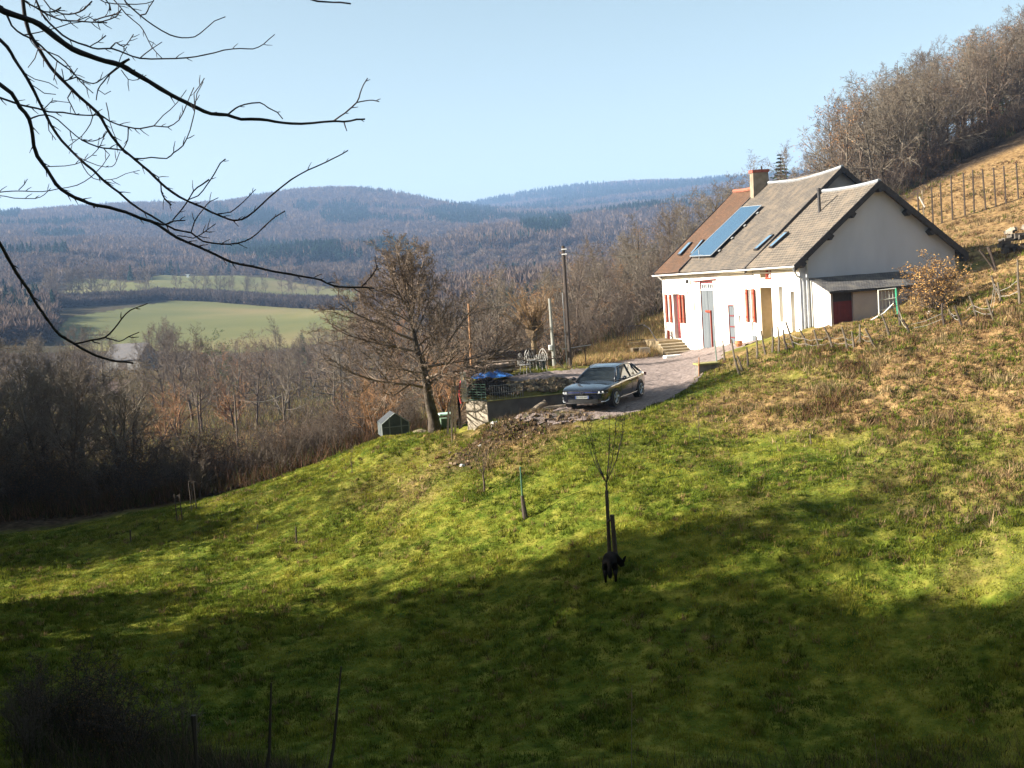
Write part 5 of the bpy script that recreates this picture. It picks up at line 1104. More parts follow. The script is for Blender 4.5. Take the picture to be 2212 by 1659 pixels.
mb = MB(); mb.tube([(up_d.x * k - .16, -.02, up_d.z * k) for k in (.02, .35, .62)], .028, 5); mb.build('cable_cover', metal, up_o)
for k in (.97, .93): MB().tube([(up_d.x * k - .1, -.1, up_d.z * k), (up_d.x * k + .16, -.12, up_d.z * k)], .03, 5).build('insulator', whitem, up_o)
p2_o, p2_b, p2_d = pole('short_pole', 'shorter grey wooden pole with a small white box, left of the utility pole', 'pole', 1197, 785, 1187, 645, .085, .065, mat('grey_pole', (.20, .20, .18), .9, (.33, .33, .29), 5, stretch=(8, 8, .6)), 56)
k = .30; MB().box((p2_d.x * k - .13, -.08, p2_d.z * k), (.17, .14, .26)).build('white_box', whitem, p2_o, bevel=.03)
p3_o, p3_b, p3_d = pole('leaning_post', 'tall thin weathered post standing behind the garden wall', 'post', 1016, 800, 1012, 655, .06, .045, mat('rust_post', (.30, .15, .07), .9, (.38, .22, .12), 6), 49)
def cable(nm, lb, a, b, sag, r=.012, m=None):
    P = [a.lerp(b, i / 12) - Vector((0, 0, sag * 4 * (i/12) * (1 - i/12))) for i in range(13)]; o = MB().tube(P, r, 4).build(nm, m or mat('cable', (.22, .22, .18), .7)); tag(o, lb, 'cable'); return o
tp = up_b + up_d * .955; hse = wl(Vector((-.02, L3 + .02, .9)))
cable('overhead_cable', 'thin sagging cable from the utility pole towards the farmhouse', tp, at(1418, 538, 62), .35)
cable('overhead_cable', 'thin sagging cable running left from the utility pole over the walnut tree', p3_b + p3_d * .97, tp + Vector((-.1, 0, -.25)), .9)
cable('overhead_cable', 'low cable strung between the thin post and the short grey pole', p3_b + p3_d * .45, p2_b + p2_d * .6, .3, .009)
# far poles with wires in the valley
for i, (u, v0, v1, lb) in enumerate([(508, 905, 852, 'small utility pole among the orange willows in the valley'), (612, 890, 848, 'distant thin pole in the valley scrub')]):
    pole('valley_pole', lb, 'pole', u, v0, u - 2, v1, .07, .06, woodp, 88)
cable('valley_cable', 'faint wire between the thin poles in the valley', at(506, 856, 88), at(610, 852, 88), .5, .012)
# clothes-line frame next to the pole
b = foot(1266, 785, 0, 57); cl = thing('washing_line_frame', 'thin T-shaped washing line frame right of the utility pole', 'frame', b); mb = MB(); mb.tube([(0, 0, -.2), (-.02, 0, 1.0)], .03, 6); mb.build('upright', wpostd, cl); MB().tube([(-1.15, 0, .93), (.3, 0, 1.05)], .022, 5).build('crossbar', metal, cl)
# ================================================================ RETAINING WALL
conc = mat('concrete', (.24, .205, .155), .95, (.38, .33, .26), 1.8, bump=.4, bscale=20, detail=8); concd = mat('concrete_shaded', (.10, .088, .075), .95, (.17, .15, .125), 1.8, bump=.4, bscale=20, detail=8)
wz = WP0.z
rw = thing('retaining_wall', 'old concrete retaining wall with a pale end face, left of the car', 'wall', (WP0.x, WP0.y, wz), math.atan2(_wd.y, _wd.x))
mb = MB(); e_ = at(1003, 868, 43.6) - WP0; lx = e_.x * _wd.x + e_.y * _wd.y; ly = e_.x * _wn.x + e_.y * _wn.y
mb.prism([(.0, 0, -1.6), (_wl + 1.2, .05, -1.2), (_wl + 1.2, .05, .0), (.0, 0, .0)], (0, .32, 0)); mb.build('wall_face', concd, rw)  # front turned from the sun: its shade is put into a darker concrete colour
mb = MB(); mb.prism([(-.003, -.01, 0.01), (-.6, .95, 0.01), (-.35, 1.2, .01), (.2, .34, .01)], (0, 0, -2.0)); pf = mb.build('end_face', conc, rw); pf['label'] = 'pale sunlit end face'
MB().tube([(0, -.02, .03), (_wl * .5, .0, .03), (_wl + 1, .03, .03)], .03, 5).build('mossy_edge', mat('moss', (.22, .20, .07), .95, (.3, .27, .1), 8), rw)
# white door post and fence panels on the end
b = at(1003, 866, 44.7); pp = thing('white_post', 'tall white painted post standing on the end of the concrete wall', 'post', b); MB().bx(-.07, .14, -.06, .06, -.03, 1.12).build('shaft', mat('old_white', (.6, .55, .45), .9, (.7, .65, .55), 3), pp)
b = at(1003, 822, 44.75); hb = thing('broken_stone', 'jagged yellow-brown stone lying on top of the white post', 'stone', b); mb = MB(); mb.box((.08, 0, .07), (.3, .18, .13), Euler((.2, .3, .4)).to_matrix()).box((.2, 0, -.02), (.28, .14, .1), Euler((0, .6, .2)).to_matrix()); mb.build('stone_body', mat('yellow_stone', (.40, .29, .14), .9, (.55, .42, .22), 6), hb, bevel=.02)
b = foot(985, 925, 0, 45.2); fp_ = thing('old_fence_panel', 'leaning weathered plank panel left of the concrete wall', 'fence panel', b)
for i, (x, z1, m_, t) in enumerate([(-.18, 1.9, woodl, .08), (-.04, 2.3, woodl, .06), (.14, 1.9, wpostd, .04), (.24, 1.5, wpostd, -.05), (-.35, 1.3, wpost, .12)]): MB().box((x + t * z1 / 2, 0, z1 / 2 - .1), (.085, .04, z1), Matrix.Rotation(t, 3, 'Y')).build('plank', m_, fp_)
# red hoop leaning on the post
b = at(1000, 835, 44.9); hp = [Vector((.22 * math.cos(a) + .06, 0, .62 * math.sin(a) - .3)) for a in np.linspace(R(55), R(215), 14)]; o = MB().tube(hp, .035, 6).build('red_hose', mat('red_plastic', (.40, .06, .06), .5)); o.location = b; tag(o, 'faded red hose hooped over the white post', 'hose')
# wire mesh fence on the wall
def wfence(nm, lb, u0, v0, u1, v1, h, nx, nz, m, Y0, Y1, mid=None, r=.009):
    a = at(u0, v0, Y0); b = at(u1, v1, Y1); d = b - a; o = thing(nm, lb, 'fence', a); mb = MB()
    for i in range(nx): p = d * (i / (nx - 1)); mb.tube([p, p + Vector((0, 0, h))], r, 4)
    o2 = mb.build('vertical_wires', m, o); mb = MB()
    for j in range(nz): z = .03 + (h - .06) * j / (nz - 1); mb.tube([Vector((0, 0, z)), d + Vector((0, 0, z))], r * 1.5, 4)
    mb.build('horizontal_wires', m, o); return o
gw = mat('green_wire', (.09, .16, .12), .5, (.13, .22, .17), 3)
wfence('mesh_panel', 'square green wire mesh panel on the end of the concrete wall', 1013, 865, 1050, 866, .66, 5, 7, gw, 44.6, 44.1, r=.008)
wfence('wire_railing', 'thin vertical wire railing along the top of the concrete wall', 1060, 866, 1130, 860, .6, 15, 3, mat('grey_wire', (.16, .16, .15), .6), 44.2, 44.5, r=.007)
pole('iron_stake', 'thin dark iron stake on top of the concrete wall', 'stake', 1130, 858, 1130, 829, .02, .02, wpostd, 44.7)
# compost heap behind the mesh, in shade
def heap(nm, lb, cat, b, rx, ry, h, m, seed, n=14, lump=.35, kind=None):
    rg = np.random.default_rng(seed); V = []; Fs = []; N = n
    for i in range(N + 1):
        for j in range(N + 1):
            x, y = i / N * 2 - 1, j / N * 2 - 1; rr = math.hypot(x, y); z = h * max(0, 1 - rr ** 2) ** .7 * (1 - lump + 2 * lump * rg.random()) - (.06 if rr > .95 else 0); V.append((x * rx * (1 + .05 * rg.normal()), y * ry, z))
    for i in range(N):
        for j in range(N): a = i * (N+1) + j; Fs.append((a, a + N + 1, a + N + 2, a + 1))
    me = bpy.data.meshes.new(nm); me.from_pydata(V, [], Fs); me.materials.append(m); o = link(nm, me); o.location = b; tag(o, lb, cat, None, kind); return o
heap('compost_heap', 'black compost heap behind the wire mesh on the wall', 'heap', onground(at(1052, 850, 45.1), -.1), .95, .55, .5, mat('compost', (.02, .017, .015), .95, (.05, .04, .035), 9, bump=.6), 3)
# stone bank behind the wall: loose stones in one mass
def stones(seed, fn, n, s0, s1, cols, nm, lb):
    rg = np.random.default_rng(seed); Vs, Fs, Cs = [], [], []; o_ = 0
    cube = np.array([(x, y, z) for x in (-1, 1) for y in (-1, 1) for z in (-1, 1)], float) * .5; cf = np.array([(0,1,3,2),(4,6,7,5),(0,4,5,1),(2,3,7,6),(0,2,6,4),(1,5,7,3)])
    for i in range(n):
        x, y = fn(rg); z = float(ground(np.array([x]), np.array([y]))[0]); s = rg.uniform(s0, s1) * np.array([rg.uniform(.8, 1.6), rg.uniform(.7, 1.2), rg.uniform(.5, .9)])
        M = np.array(Euler(tuple(rg.uniform(-.5, .5, 2)) + (rg.uniform(0, 6),)).to_matrix()); V = (cube * (1 + rg.normal(0, .13, cube.shape))) * s; Vs.append(V @ M.T + [x, y, z + s[2] * .25]); Fs.append(cf + o_); o_ += 8
        c = np.array(cols[rg.integers(0, len(cols))]) * rg.uniform(.6, 1.3); Cs.append(np.repeat(c[None], 8, 0))
    o = link(nm, npmesh(nm, np.concatenate(Vs), np.concatenate(Fs), attrmat('stone_col'), np.clip(np.concatenate(Cs), 0, 1))); tag(o, lb, 'stones', None, 'stuff'); return o
def onbank(rg):
    a = rg.uniform(1.2, _wl + 1); b = rg.uniform(.35, 1.5); return WP0.x + _wd.x * a + _wn.x * b, WP0.y + _wd.y * a + _wn.y * b
stones(5, onbank, 1100, .05, .16, [(.25, .18, .105), (.19, .14, .085), (.3, .23, .14), (.12, .09, .065)], 'stone_bank', 'bank of loose brown stones between the concrete wall and the terrace')
def onrub(rg):
    k = RUB[rg.integers(0, len(RUB))]; p = at(k[0], k[1], k[2]); return p.x + rg.normal(0, k[3] * .75), p.y + rg.normal(0, k[3] * .6)
stones(6, onrub, 420, .03, .13, [(.15, .10, .06), (.11, .075, .045), (.2, .145, .09), (.07, .05, .038)], 'rubble', 'heap of earth, stones and roots at the edge of the gravel drive')
rbp = np.array([onrub(np.random.default_rng(k)) for k in range(480)]); brush(9, rbp, lambda g, n: g.uniform(.04, .2, n), .009, 7, [(.17, .11, .06), (.11, .075, .045), (.07, .09, .015), (.22, .155, .08), (.06, .04, .03)], 'rubble_weeds', 'dead weeds growing over the rubble heap', 1.0, .12)
wbp = np.array([(WP0.x + _wd.x * a - _wn.x * .25, WP0.y + _wd.y * a - _wn.y * .25) for a in np.random.default_rng(4).uniform(.1, 2.6, 110)]); brush(10, wbp, lambda g, n: g.uniform(.1, .4, n), .006, 6, [(.20, .15, .11), (.28, .22, .15)], 'wall_weeds', 'dry weeds in front of the concrete wall', .5, .08)
# ================================================================ GARDEN THINGS ON THE TERRACE
def lump_sheet(nm, lb, cat, c, sx, sy, h, m, seed, rz=0):
    rg = np.random.default_rng(seed); N = 14; V = []; Fs = []
    for i in range(N+1):
        for j in range(N+1): x, y = i/N - .5, j/N - .5; V.append((x * sx, y * sy + .05 * math.sin(i), h * (float(vnoise(i * .55, j * .55, seed)) ** 1.5) * (1 - 3.2 * max(x*x, y*y)) + .01))
    for i in range(N):
        for j in range(N): a = i*(N+1)+j; Fs.append((a, a+N+1, a+N+2, a+1))
    me = bpy.data.meshes.new(nm); me.from_pydata(V, [], Fs); me.materials.append(m); me.polygons.foreach_set('use_smooth', [True]*len(Fs)); o = link(nm, me); so_ = o.modifiers.new('s', 'SOLIDIFY'); so_.thickness = .015; o.location = c; o.rotation_euler = (0, 0, rz); tag(o, lb, cat); return o
lump_sheet('blue_tarpaulin', 'crumpled bright blue tarpaulin lying on the terrace edge', 'tarpaulin', foot(1064, 826, .08, 46.3), 1.6, 1.0, .34, mat('blue_tarp', (.02, .09, .36), .35, (.05, .22, .62), 5, spec=.6), 7, .15)
b = foot(1064, 812, 0, 47.9); lp = thing('log_pile', 'low pile of pale split logs behind the blue tarpaulin', 'logs', b)
for i, (x, z, l, m_) in enumerate([(-.3, .12, 1.3, woodl), (.25, .14, 1.2, woodl), (0, .34, 1.4, mat('pinkish_log', (.5, .36, .26), .9, (.62, .46, .34), 5)), (.5, .33, .9, woodp)]): MB().tube([(x - l/2, .0, z), (x + l/2, .1, z + .06)], .12, 8).build('log', m_, lp)
b = foot(1018, 818, 0, 47.5); bn = thing('rusty_barrel', 'dark rusty barrel standing beside the thin post', 'barrel', b); MB().tube([(0, 0, 0), (0, 0, .3), (0, 0, .33), (0, 0, .66), (0, 0, .95)], [.28, .29, .31, .29, .28], 14).build('drum', mat('rust_dark', (.08, .045, .035), .8, (.13, .08, .06), 6), bn); MB().tube([(0, 0, .95), (0, 0, .99)], .30, 14).build('rim', wpostd, bn)
# bench
b = foot(1114, 810, 0, 49.6); be = thing('garden_bench', 'dark wooden garden bench on the gravel terrace', 'bench', b, R(4)); L_ = 1.95
MB().bx(-L_/2, L_/2, -.22, .22, .42, .46).build('seat', woodp, be)
for z in (.60, .76): MB().box((0, .24, z), (L_, .03, .15)).build('backrest', mat('bench_dark', (.05, .033, .03), .7, (.08, .055, .05), 6), be)
for x in (-L_/2 + .1, L_/2 - .1):
    for y in (-.18, .2): MB().bx(x - .04, x + .04, y - .04, y + .04, -.05, .42 if y < 0 else .84).build('leg', woodp, be)
def metal_chair(u, v, Y, rz, lb):
    b = foot(u, v, 0, Y); c = thing('garden_chair', lb, 'chair', b, rz, 'white metal garden chairs on the terrace'); m_ = mat('white_iron', (.40, .38, .34), .5, (.48, .46, .42), 6)
    MB().tube([(0, 0, .43), (0, 0, .46)], .23, 14).build('seat', m_, c)
    for a in (45, 135, 225, 315): MB().tube([(.17 * math.cos(R(a)), .17 * math.sin(R(a)), .43), (.25 * math.cos(R(a)), .25 * math.sin(R(a)), 0)], .014, 5).build('leg', m_, c)
    mb = MB(); P = [(.22 * math.cos(t), .2, .46 + .48 * math.sin(t)) for t in np.linspace(0, math.pi, 12)]; mb.tube(P, .016, 5); P = [(.12 * math.cos(t), .2, .46 + .34 * math.sin(t)) for t in np.linspace(0, math.pi, 9)]; mb.tube(P, .012, 5); mb.tube([(0, .2, .46), (0, .2, .94)], .012, 5)
    for sx in (-1, 1): mb.tube([(sx * .22, .18, .5), (sx * .26, .0, .66), (sx * .22, -.15, .46)], .014, 5)
    mb.build('backrest', m_, c); return c
metal_chair(1150, 812, 48.9, R(25), 'white metal garden chair, nearer the bench'); metal_chair(1170, 810, 49.2, R(-35), 'white metal garden chair beside the dark planter'); metal_chair(1136, 822, 47.6, R(60), 'white metal garden chair closest to the stone bank')
b = foot(1160, 796, 0, 50.6); pl_ = thing('dark_planter', 'dark green box planter between the white chairs', 'planter', b); MB().bx(-.35, .35, -.25, .25, 0, .62).build('box', mat('dark_green', (.015, .03, .022), .6), pl_); MB().bx(-.38, .38, -.28, .28, .62, .68).build('rim', wpostd, pl_)
b = foot(1192, 797, 0, 53); tp_ = thing('sawhorse', 'small dark crossed-leg trestle at the foot of the short pole', 'trestle', b); mb = MB()
for x in (-.3, .3):
    for s_ in (-1, 1): mb.tube([(x - .22 * s_, 0, 0), (x + .22 * s_, .05, .55)], .022, 5)
mb.build('leg', wpostd, tp_); MB().tube([(-.55, .02, .42), (.45, .02, .45)], .03, 5).build('top_rail', wpostd, tp_)
b = foot(1092, 822, 0, 48); sk = thing('cut_branches', 'bundle of cut bare branches lying on the terrace', 'branches', b); mb = MB(); rg = RND(8)
for i in range(11): x = rg.uniform(-.6, .6); mb.tube([(x - .7, rg.uniform(-.2, .2), .05), (x, rg.uniform(-.2, .2), .12 + rg.uniform(0, .2)), (x + .7, rg.uniform(-.2, .2), .1 + rg.uniform(0, .35))], [.025, .018, .008], 5)
mb.build('sticks', woodl, sk)
MB()
a = foot(1138, 892, .05, 43.2); b_ = a + Vector((.75, .2, .48)); lg = MB().tube([a, a.lerp(b_, .5) + Vector((0, 0, .03)), b_], [.13, .12, .11], 10).build('fallen_log', mat('log_bark', (.17, .135, .10), .95, (.28, .23, .17), 5, bump=.5)); tag(lg, 'short thick log propped against the concrete wall', 'log')
a = foot(1172, 876, .12, 44.0); lg = MB().tube([a, a + Vector((1.2, .12, .06))], [.10, .09], 8).build('fallen_log', MATS['log_bark']); tag(lg, 'straight dark log lying along the wall beside the car', 'log')
def rock(u, v, Y, s, lb, m, seed=0):
    bm = bmesh.new(); bmesh.ops.create_icosphere(bm, subdivisions=2, radius=s); rg = RND(seed)
    for q in bm.verts: q.co *= rg.uniform(.8, 1.15); q.co.z *= .6
    me = bpy.data.meshes.new('rock'); bm.to_mesh(me); bm.free(); me.materials.append(m); o = link('rock', me); o.location = foot(u, v, s * .25, Y); tag(o, lb, 'rock'); return o
wr = mat('white_rock', (.62, .58, .52), .9, (.75, .72, .66), 5); rock(1064, 908 - 2, 42.4, .1, 'small pale rock on the rubble heap', wr, 1); rock(1068 + 5, 899 + 6, 42.2, .09, 'pale stone half sunk in the rubble', wr, 3); rock(1037, 960, 41.6, .09, 'pale rock at the lower edge of the rubble heap', wr, 2)
o = rock(1068 + 0, 893, 43, .16, 'white stone on the gravel in front of the concrete wall', wr, 4); o.location = foot(1066, 891, .05, 42.9)
rock(997, 985, 40.6, .1, 'larger pale stone at the foot of the rubble', wr, 5)
# stones/crates by the steps
b = foot(1377, 779, 0, 64.5); bx_ = thing('wooden_crate', 'open wooden crate on the ground left of the stair landing', 'crate', b, .2); mb = MB().bx(-.3, .3, -.2, .2, 0, .04).bx(-.3, -.27, -.2, .2, .041, .42).bx(.27, .3, -.2, .2, .041, .42).bx(-.269, .269, .17, .2, .041, .42); mb.build('crate_body', woodl, bx_); MB().bx(-.3, .3, -.2, .2, .421, .45).build('lid', woodl, bx_)
b = foot(1393, 779, 0, 64.5); bx_ = thing('stone_trough', 'pale stone block trough beside the wooden crate', 'trough', b, .2); MB().bx(-.35, .3, -.22, .22, 0, .5).build('block', conc, bx_, bevel=.05)
b = foot(1452, 776, 0, 62.0); bx_ = thing('stone_slab', 'white stone slab lying at the foot of the steps', 'slab', b, .3); MB().bx(-.45, .45, -.2, .2, 0, .16).build('slab_body', whitem, bx_, bevel=.03)
b = foot(1527, 806, 0, 48.5); bb = thing('stone_box', 'low stone box with a mossy lid set into the bank beside the drive', 'box', b, .15); MB().bx(-.42, .42, -.3, .3, -.1, .36).build('box_body', mat('stone_dark', (.10, .09, .08), .95, (.18, .16, .14), 5), bb); MB().bx(-.48, .48, -.36, .36, .361, .43).build('lid', MATS['moss'], bb)
b = foot(1597, 765, 0, 55.5); tpots = thing('terracotta_pot', 'round orange terracotta pot in front of the white facade', 'pot', (b.x, b.y, b.z), 0); MB().tube([(0, 0, 0), (0, 0, .3), (0, 0, .5), (0, 0, .56)], [.2, .33, .33, .26], 14).build('bowl', mat('terracotta', (.42, .16, .07), .8, (.5, .22, .1), 5), tpots); MB().tube([(0, 0, .56), (0, 0, .6)], .29, 14).build('rim', MATS['terracotta'], tpots); tpots.scale = (.55, .55, .5)
pole('rusty_rod', 'thin rusty rod at the corner of the drive', 'rod', 1510, 818, 1510, 772, .022, .022, mat('rust', (.28, .12, .05), .9), None); pole('green_rod', 'thin pale green rod between the stone box and the crooked fence', 'rod', 1549, 790, 1544, 735, .022, .022, gw, None)
# ================================================================ FENCES
FR = [(1566,785,1561,735),(1597,805,1580,733),(1604,800,1592,768),(1616,792,1613,750),(1636,774,1634,728),(1655,766,1644,714),(1668,760,1668,708),(1682,762,1680,705),(1700,748,1692,712),(1716,746,1697,694),(1746,752,1726,710),(1772,752,1758,712),(1799,756,1780,706),(1831,748,1818,706),(1845,748,1840,716),(1859,742,1857,700),(1888,745,1869,710),(1921,728,1905,680),(1965,718,1949,690),(2040,700,2035,655),(2060,690,2050,668),(2078,700,2062,660),(2108,690,2094,640),(2148,686,2132,646),(2162,655,2155,610),(2155,640,2142,595),(2203,650,2198,560),(1944,700,1938,640)]
FR.sort(); rgf = RND(12); tops = []
refs = ['beside the green rod', 'in front of the barn door']
for i, (u0, v0, u1, v1) in enumerate(FR):
    near = 'below the farmhouse' if u0 < 1720 else ('before the lean-to' if u0 < 1930 else ('beside the orange bush' if u0 < 2120 else 'near the ruined wall'))
    look = rgf.choice(['crooked grey', 'leaning weathered', 'thin split', 'rough dark', 'forked old'])
    ords = ['leftmost','second','third','fourth','fifth','sixth','seventh','eighth','ninth','tenth','eleventh','twelfth','thirteenth','fourteenth','fifteenth','sixteenth','seventeenth','eighteenth','nineteenth','twentieth','twenty-first','twenty-second','twenty-third','twenty-fourth','twenty-fifth','twenty-sixth','twenty-seventh','last']
    m_ = wpost if rgf.random() < .6 else wpostd
    o_, b_, d_ = pole('fence_post', '%s fence post %s, %s in the crooked row' % (look, near, ords[i]), 'fence post', u0, v0 + 2, u1, v1, .05, .032, m_, None, 'posts of the crooked fence below the farmhouse', 6, rgf.uniform(-.05, .05)); tops.append((b_, d_))
for k, lb in ((.55, 'upper barbed wire of the crooked fence'), (.30, 'lower barbed wire of the crooked fence')):
    P = []
    for (b_, d_) in tops[8:]:
        P.append(b_ + d_ * k)
    Q = []
    for a, b_ in zip(P, P[1:]): Q += [a, a.lerp(b_, .5) - Vector((0, 0, .07))]
    Q.append(P[-1]); tag(MB().tube(Q, .007, 3).build('fence_wire', mat('wire', (.30, .28, .25), .6, (.42, .4, .36), 5)), lb, 'wire')
HR = [(1984,441,1982,416),(1995,440,1992,411),(2014,434,2012,404),(2033,428,2031,395),(2056,420,2054,378),(2083,415,2081,373),(2103,409,2101,367),(2128,407,2122,365),(2150,402,2146,362),(2172,400,2168,358),(2199,396,2195,352)]
ht = []
for i, (u0, v0, u1, v1) in enumerate(HR):
    lb = ['first short', 'pale second', 'third', 'fourth', 'fifth tall dark', 'sixth tall dark', 'seventh tall dark', 'eighth tall dark', 'ninth tall dark', 'tenth tall dark', 'last tall dark'][i]
    o_, b_, d_ = pole('pasture_post', lb + ' post, counted uphill, of the straight fence on the dry hillside', 'fence post', u0, v0, u1, v1, .055, .05, wpostd if i != 1 else woodl, 76, 'posts of the straight fence on the dry hillside'); ht.append((b_, d_))
a, b_ = at(1998, 447, 75), at(1986, 425, 75); o = MB().tube([a, b_], .05, 5).build('fence_brace', mat('white_brace', (.55, .5, .45), .8)); tag(o, 'pale diagonal brace at the lower end of the hillside fence', 'brace')
MB_ = MB(); MB_.tube([b_ + d_ * .8 for b_, d_ in ht], .01, 3); tag(MB_.build('fence_wire', MATS['wire']), 'wire of the straight fence on the dry hillside', 'wire')
a, c_ = foot(2152, 562, 0, 50), at(2135, 533, 50); o = MB().tube([a, c_], .07, 6).build('strainer_post', wpostd); tag(o, 'thick leaning strainer post left of the ruined wall', 'post'); a2 = at(2116, 540, 50); o = MB().tube([a, a2], .045, 6).build('strainer_brace', wpostd); tag(o, 'slanting brace leaning on the thick strainer post', 'brace')
# ruined stone wall at the right edge
rwx = thing('ruined_wall', 'ruined dark stone wall with a broken top at the right edge', 'wall', foot(2165, 575, 0, 54)); rg = RND(9); mb = MB()
for i in range(60):
    x = rg.uniform(0, 2.6); z = rg.uniform(0, .95 + .1 * math.sin(x * 4)); mb.box((x, rg.uniform(-.15, .15), z), (rg.uniform(.2, .45), .4, rg.uniform(.14, .25)), Euler((rg.uniform(-.1, .1), rg.uniform(-.1, .1), rg.uniform(-.2, .2))).to_matrix())
mb.build('masonry', mat('ruin_stone', (.07, .06, .05), .95, (.13, .11, .09), 5), rwx); mb = MB()
for i in range(14): x = rg.uniform(.3, 2.6); mb.box((x, rg.uniform(-.1, .2), 1.05 + rg.uniform(-.05, .1)), (rg.uniform(.15, .35), .3, .15), Euler((rg.uniform(-.4, .4), rg.uniform(-.4, .4), 1)).to_matrix())
mb.build('loose_top_stones', mat('ruin_top', (.35, .29, .22), .95, (.5, .44, .36), 5), rwx)
b = at(2010, 463, 66); mb = MB(); b = onground(b)
sl = thing('roof_tiles_stack', 'short row of stacked roof tiles on the slope behind the farmhouse', 'tiles', b, .3)
for i in range(7): MB().box((i * .26, 0, .12), (.08, .4, .3), Matrix.Rotation(.35, 3, 'Y')).build('tile', wpostd if i else whitem, sl)
# orange-leaved bush beside the lean-to
PROTO['bush'] = ('hazel_bush', [tree_mesh(71, H=3.2, tr=.055, first=.15, bark=bark_b, twm=tw_b, stems=14, nb=(9, 6, 4), ang=(34, 38, 42), ln=(.42, .5, .5), up=(.02, .05, .04, .03), twig=.008, leafm=mat('yellow_leaves', (.38, .19, .05), .7, (.46, .28, .09), 4), leafn=2, lsz=.72)])
b = foot(2022, 698, 0, 46.2); r_ = plant('bush', b.x, b.y, 10, 'large bush with sparse orange-yellow leaves beside the lean-to', 'bush', None, idx=0, z=b.z, rz=.5); r_.scale = (1.25, 1.1, .70)
# green and white climbing frame / gate by the lean-to
b = foot(1925, 695, 0, 47.5); tl = at(1897, 627, 47.5) - b; tr_ = at(1935, 623, 47.5) - b; bl = at(1900, 700, 47.5) - b; br = at(1940, 690, 47.5) - b
g_ = thing('metal_gate', 'rounded white and green metal hurdle standing beside the lean-to', 'gate', b); mb = MB(); mb.tube([bl, tl, tr_], .03, 6); 
for f in (.3, .6): mb.tube([bl.lerp(tl, 1 - f), br.lerp(tr_, 1 - f)], .02, 5)
for f in (.2, .4, .6, .8): mb.tube([bl.lerp(br, f), tl.lerp(tr_, f)], .012, 4)
mb.build('frame', mat('old_white_metal', (.5, .5, .44), .6), g_); MB().tube([tr_, br], .05, 6).build('upright', mat('green_metal', (.05, .32, .18), .5), g_); MB().tube([bl + Vector((-.5, 0, .1)), bl + Vector((.2, 0, .45)), bl + Vector((.6, 0, .8))], .035, 6).build('slide_edge', whitem, g_)
# white pipe + stones near the bush
rock(2012, 700, 45.6, .16, 'white stone under the orange-leaved bush', wr, 8)
# ================================================================ GARDEN BELOW THE TERRACE
b = foot(855, 930, 0, 48.3); gh = thing('greenhouse', 'small hazy greenhouse with a pitched roof behind the walnut tree', 'greenhouse', b, .25)
gp_ = mat('old_glass', (.05, .06, .06), .8, (.09, .10, .10), 3, spec=.2); W_, D_, H_ = 1.15, 1.3, .55
mb = MB(); 
for x in (-W_/2, W_/2): mb.quad((x, 0, 0), (x, D_, 0), (x, D_, H_), (x, 0, H_))
mb.quad((-W_/2, 0, 0), (W_/2, 0, 0), (W_/2, 0, H_), (0, 0, H_ + .42), (-W_/2, 0, H_)); mb.quad((-W_/2, D_, 0), (-W_/2, D_, H_), (0, D_, H_ + .42), (W_/2, D_, H_), (W_/2, D_, 0)); mb.build('glass_wall', gp_, gh)
mb = MB(); mb.quad((-W_/2, 0, H_), (0, 0, H_ + .42), (0, D_, H_ + .42), (-W_/2, D_, H_)).quad((W_/2, 0, H_), (W_/2, D_, H_), (0, D_, H_ + .42), (0, 0, H_ + .42)); mb.build('glass_roof', mat('roof_glass', (.04, .045, .05), .7, (.06, .065, .07), 3, spec=.2), gh)
mb = MB()
for x in (-W_/2, -.25, .25, W_/2): mb.tube([(x, -.01, 0), (x, -.01, H_ + (.28 if abs(x) < .5 else 0))], .025, 4)
for z in (.02, .4): mb.tube([(-W_/2, -.012, z), (W_/2, -.012, z)], .02, 4)
mb.tube([(-W_/2, -.01, H_), (0, -.01, H_ + .42), (W_/2, -.01, H_)], .025, 4); mb.build('frame', mat('pale_frame', (.15, .17, .16), .6), gh)
b = foot(957, 908, 0, 46.8); gc = thing('garden_cart', 'green garden cart with a pale curved cover beside the walnut trunk', 'cart', b, .2)
MB().bx(-.1, .35, -.2, .3, .0, .42).build('box', mat('dull_green', (.10, .15, .10), .7), gc); mb = MB(); mb.tube([(-.30, -.22, .0), (-.28, -.22, .35), (-.12, -.22, .56), (.36, -.22, .60)], .035, 6); mb.bx(-.14, .38, -.2, .3, .56, .62); mb.build('cover', mat('mint', (.42, .62, .52), .5), gc)
o = heap('pale_heap', 'low pale heap lying in the grass left of the walnut trunk', 'heap', foot(905, 912, 0, 47.6), .36, .25, .10, woodl, 6, 8, .3)
pole('thin_stake', 'thin leaning stake in the grass left of the concrete wall', 'stake', 977, 960, 973, 880, .022, .015, wpost, None)
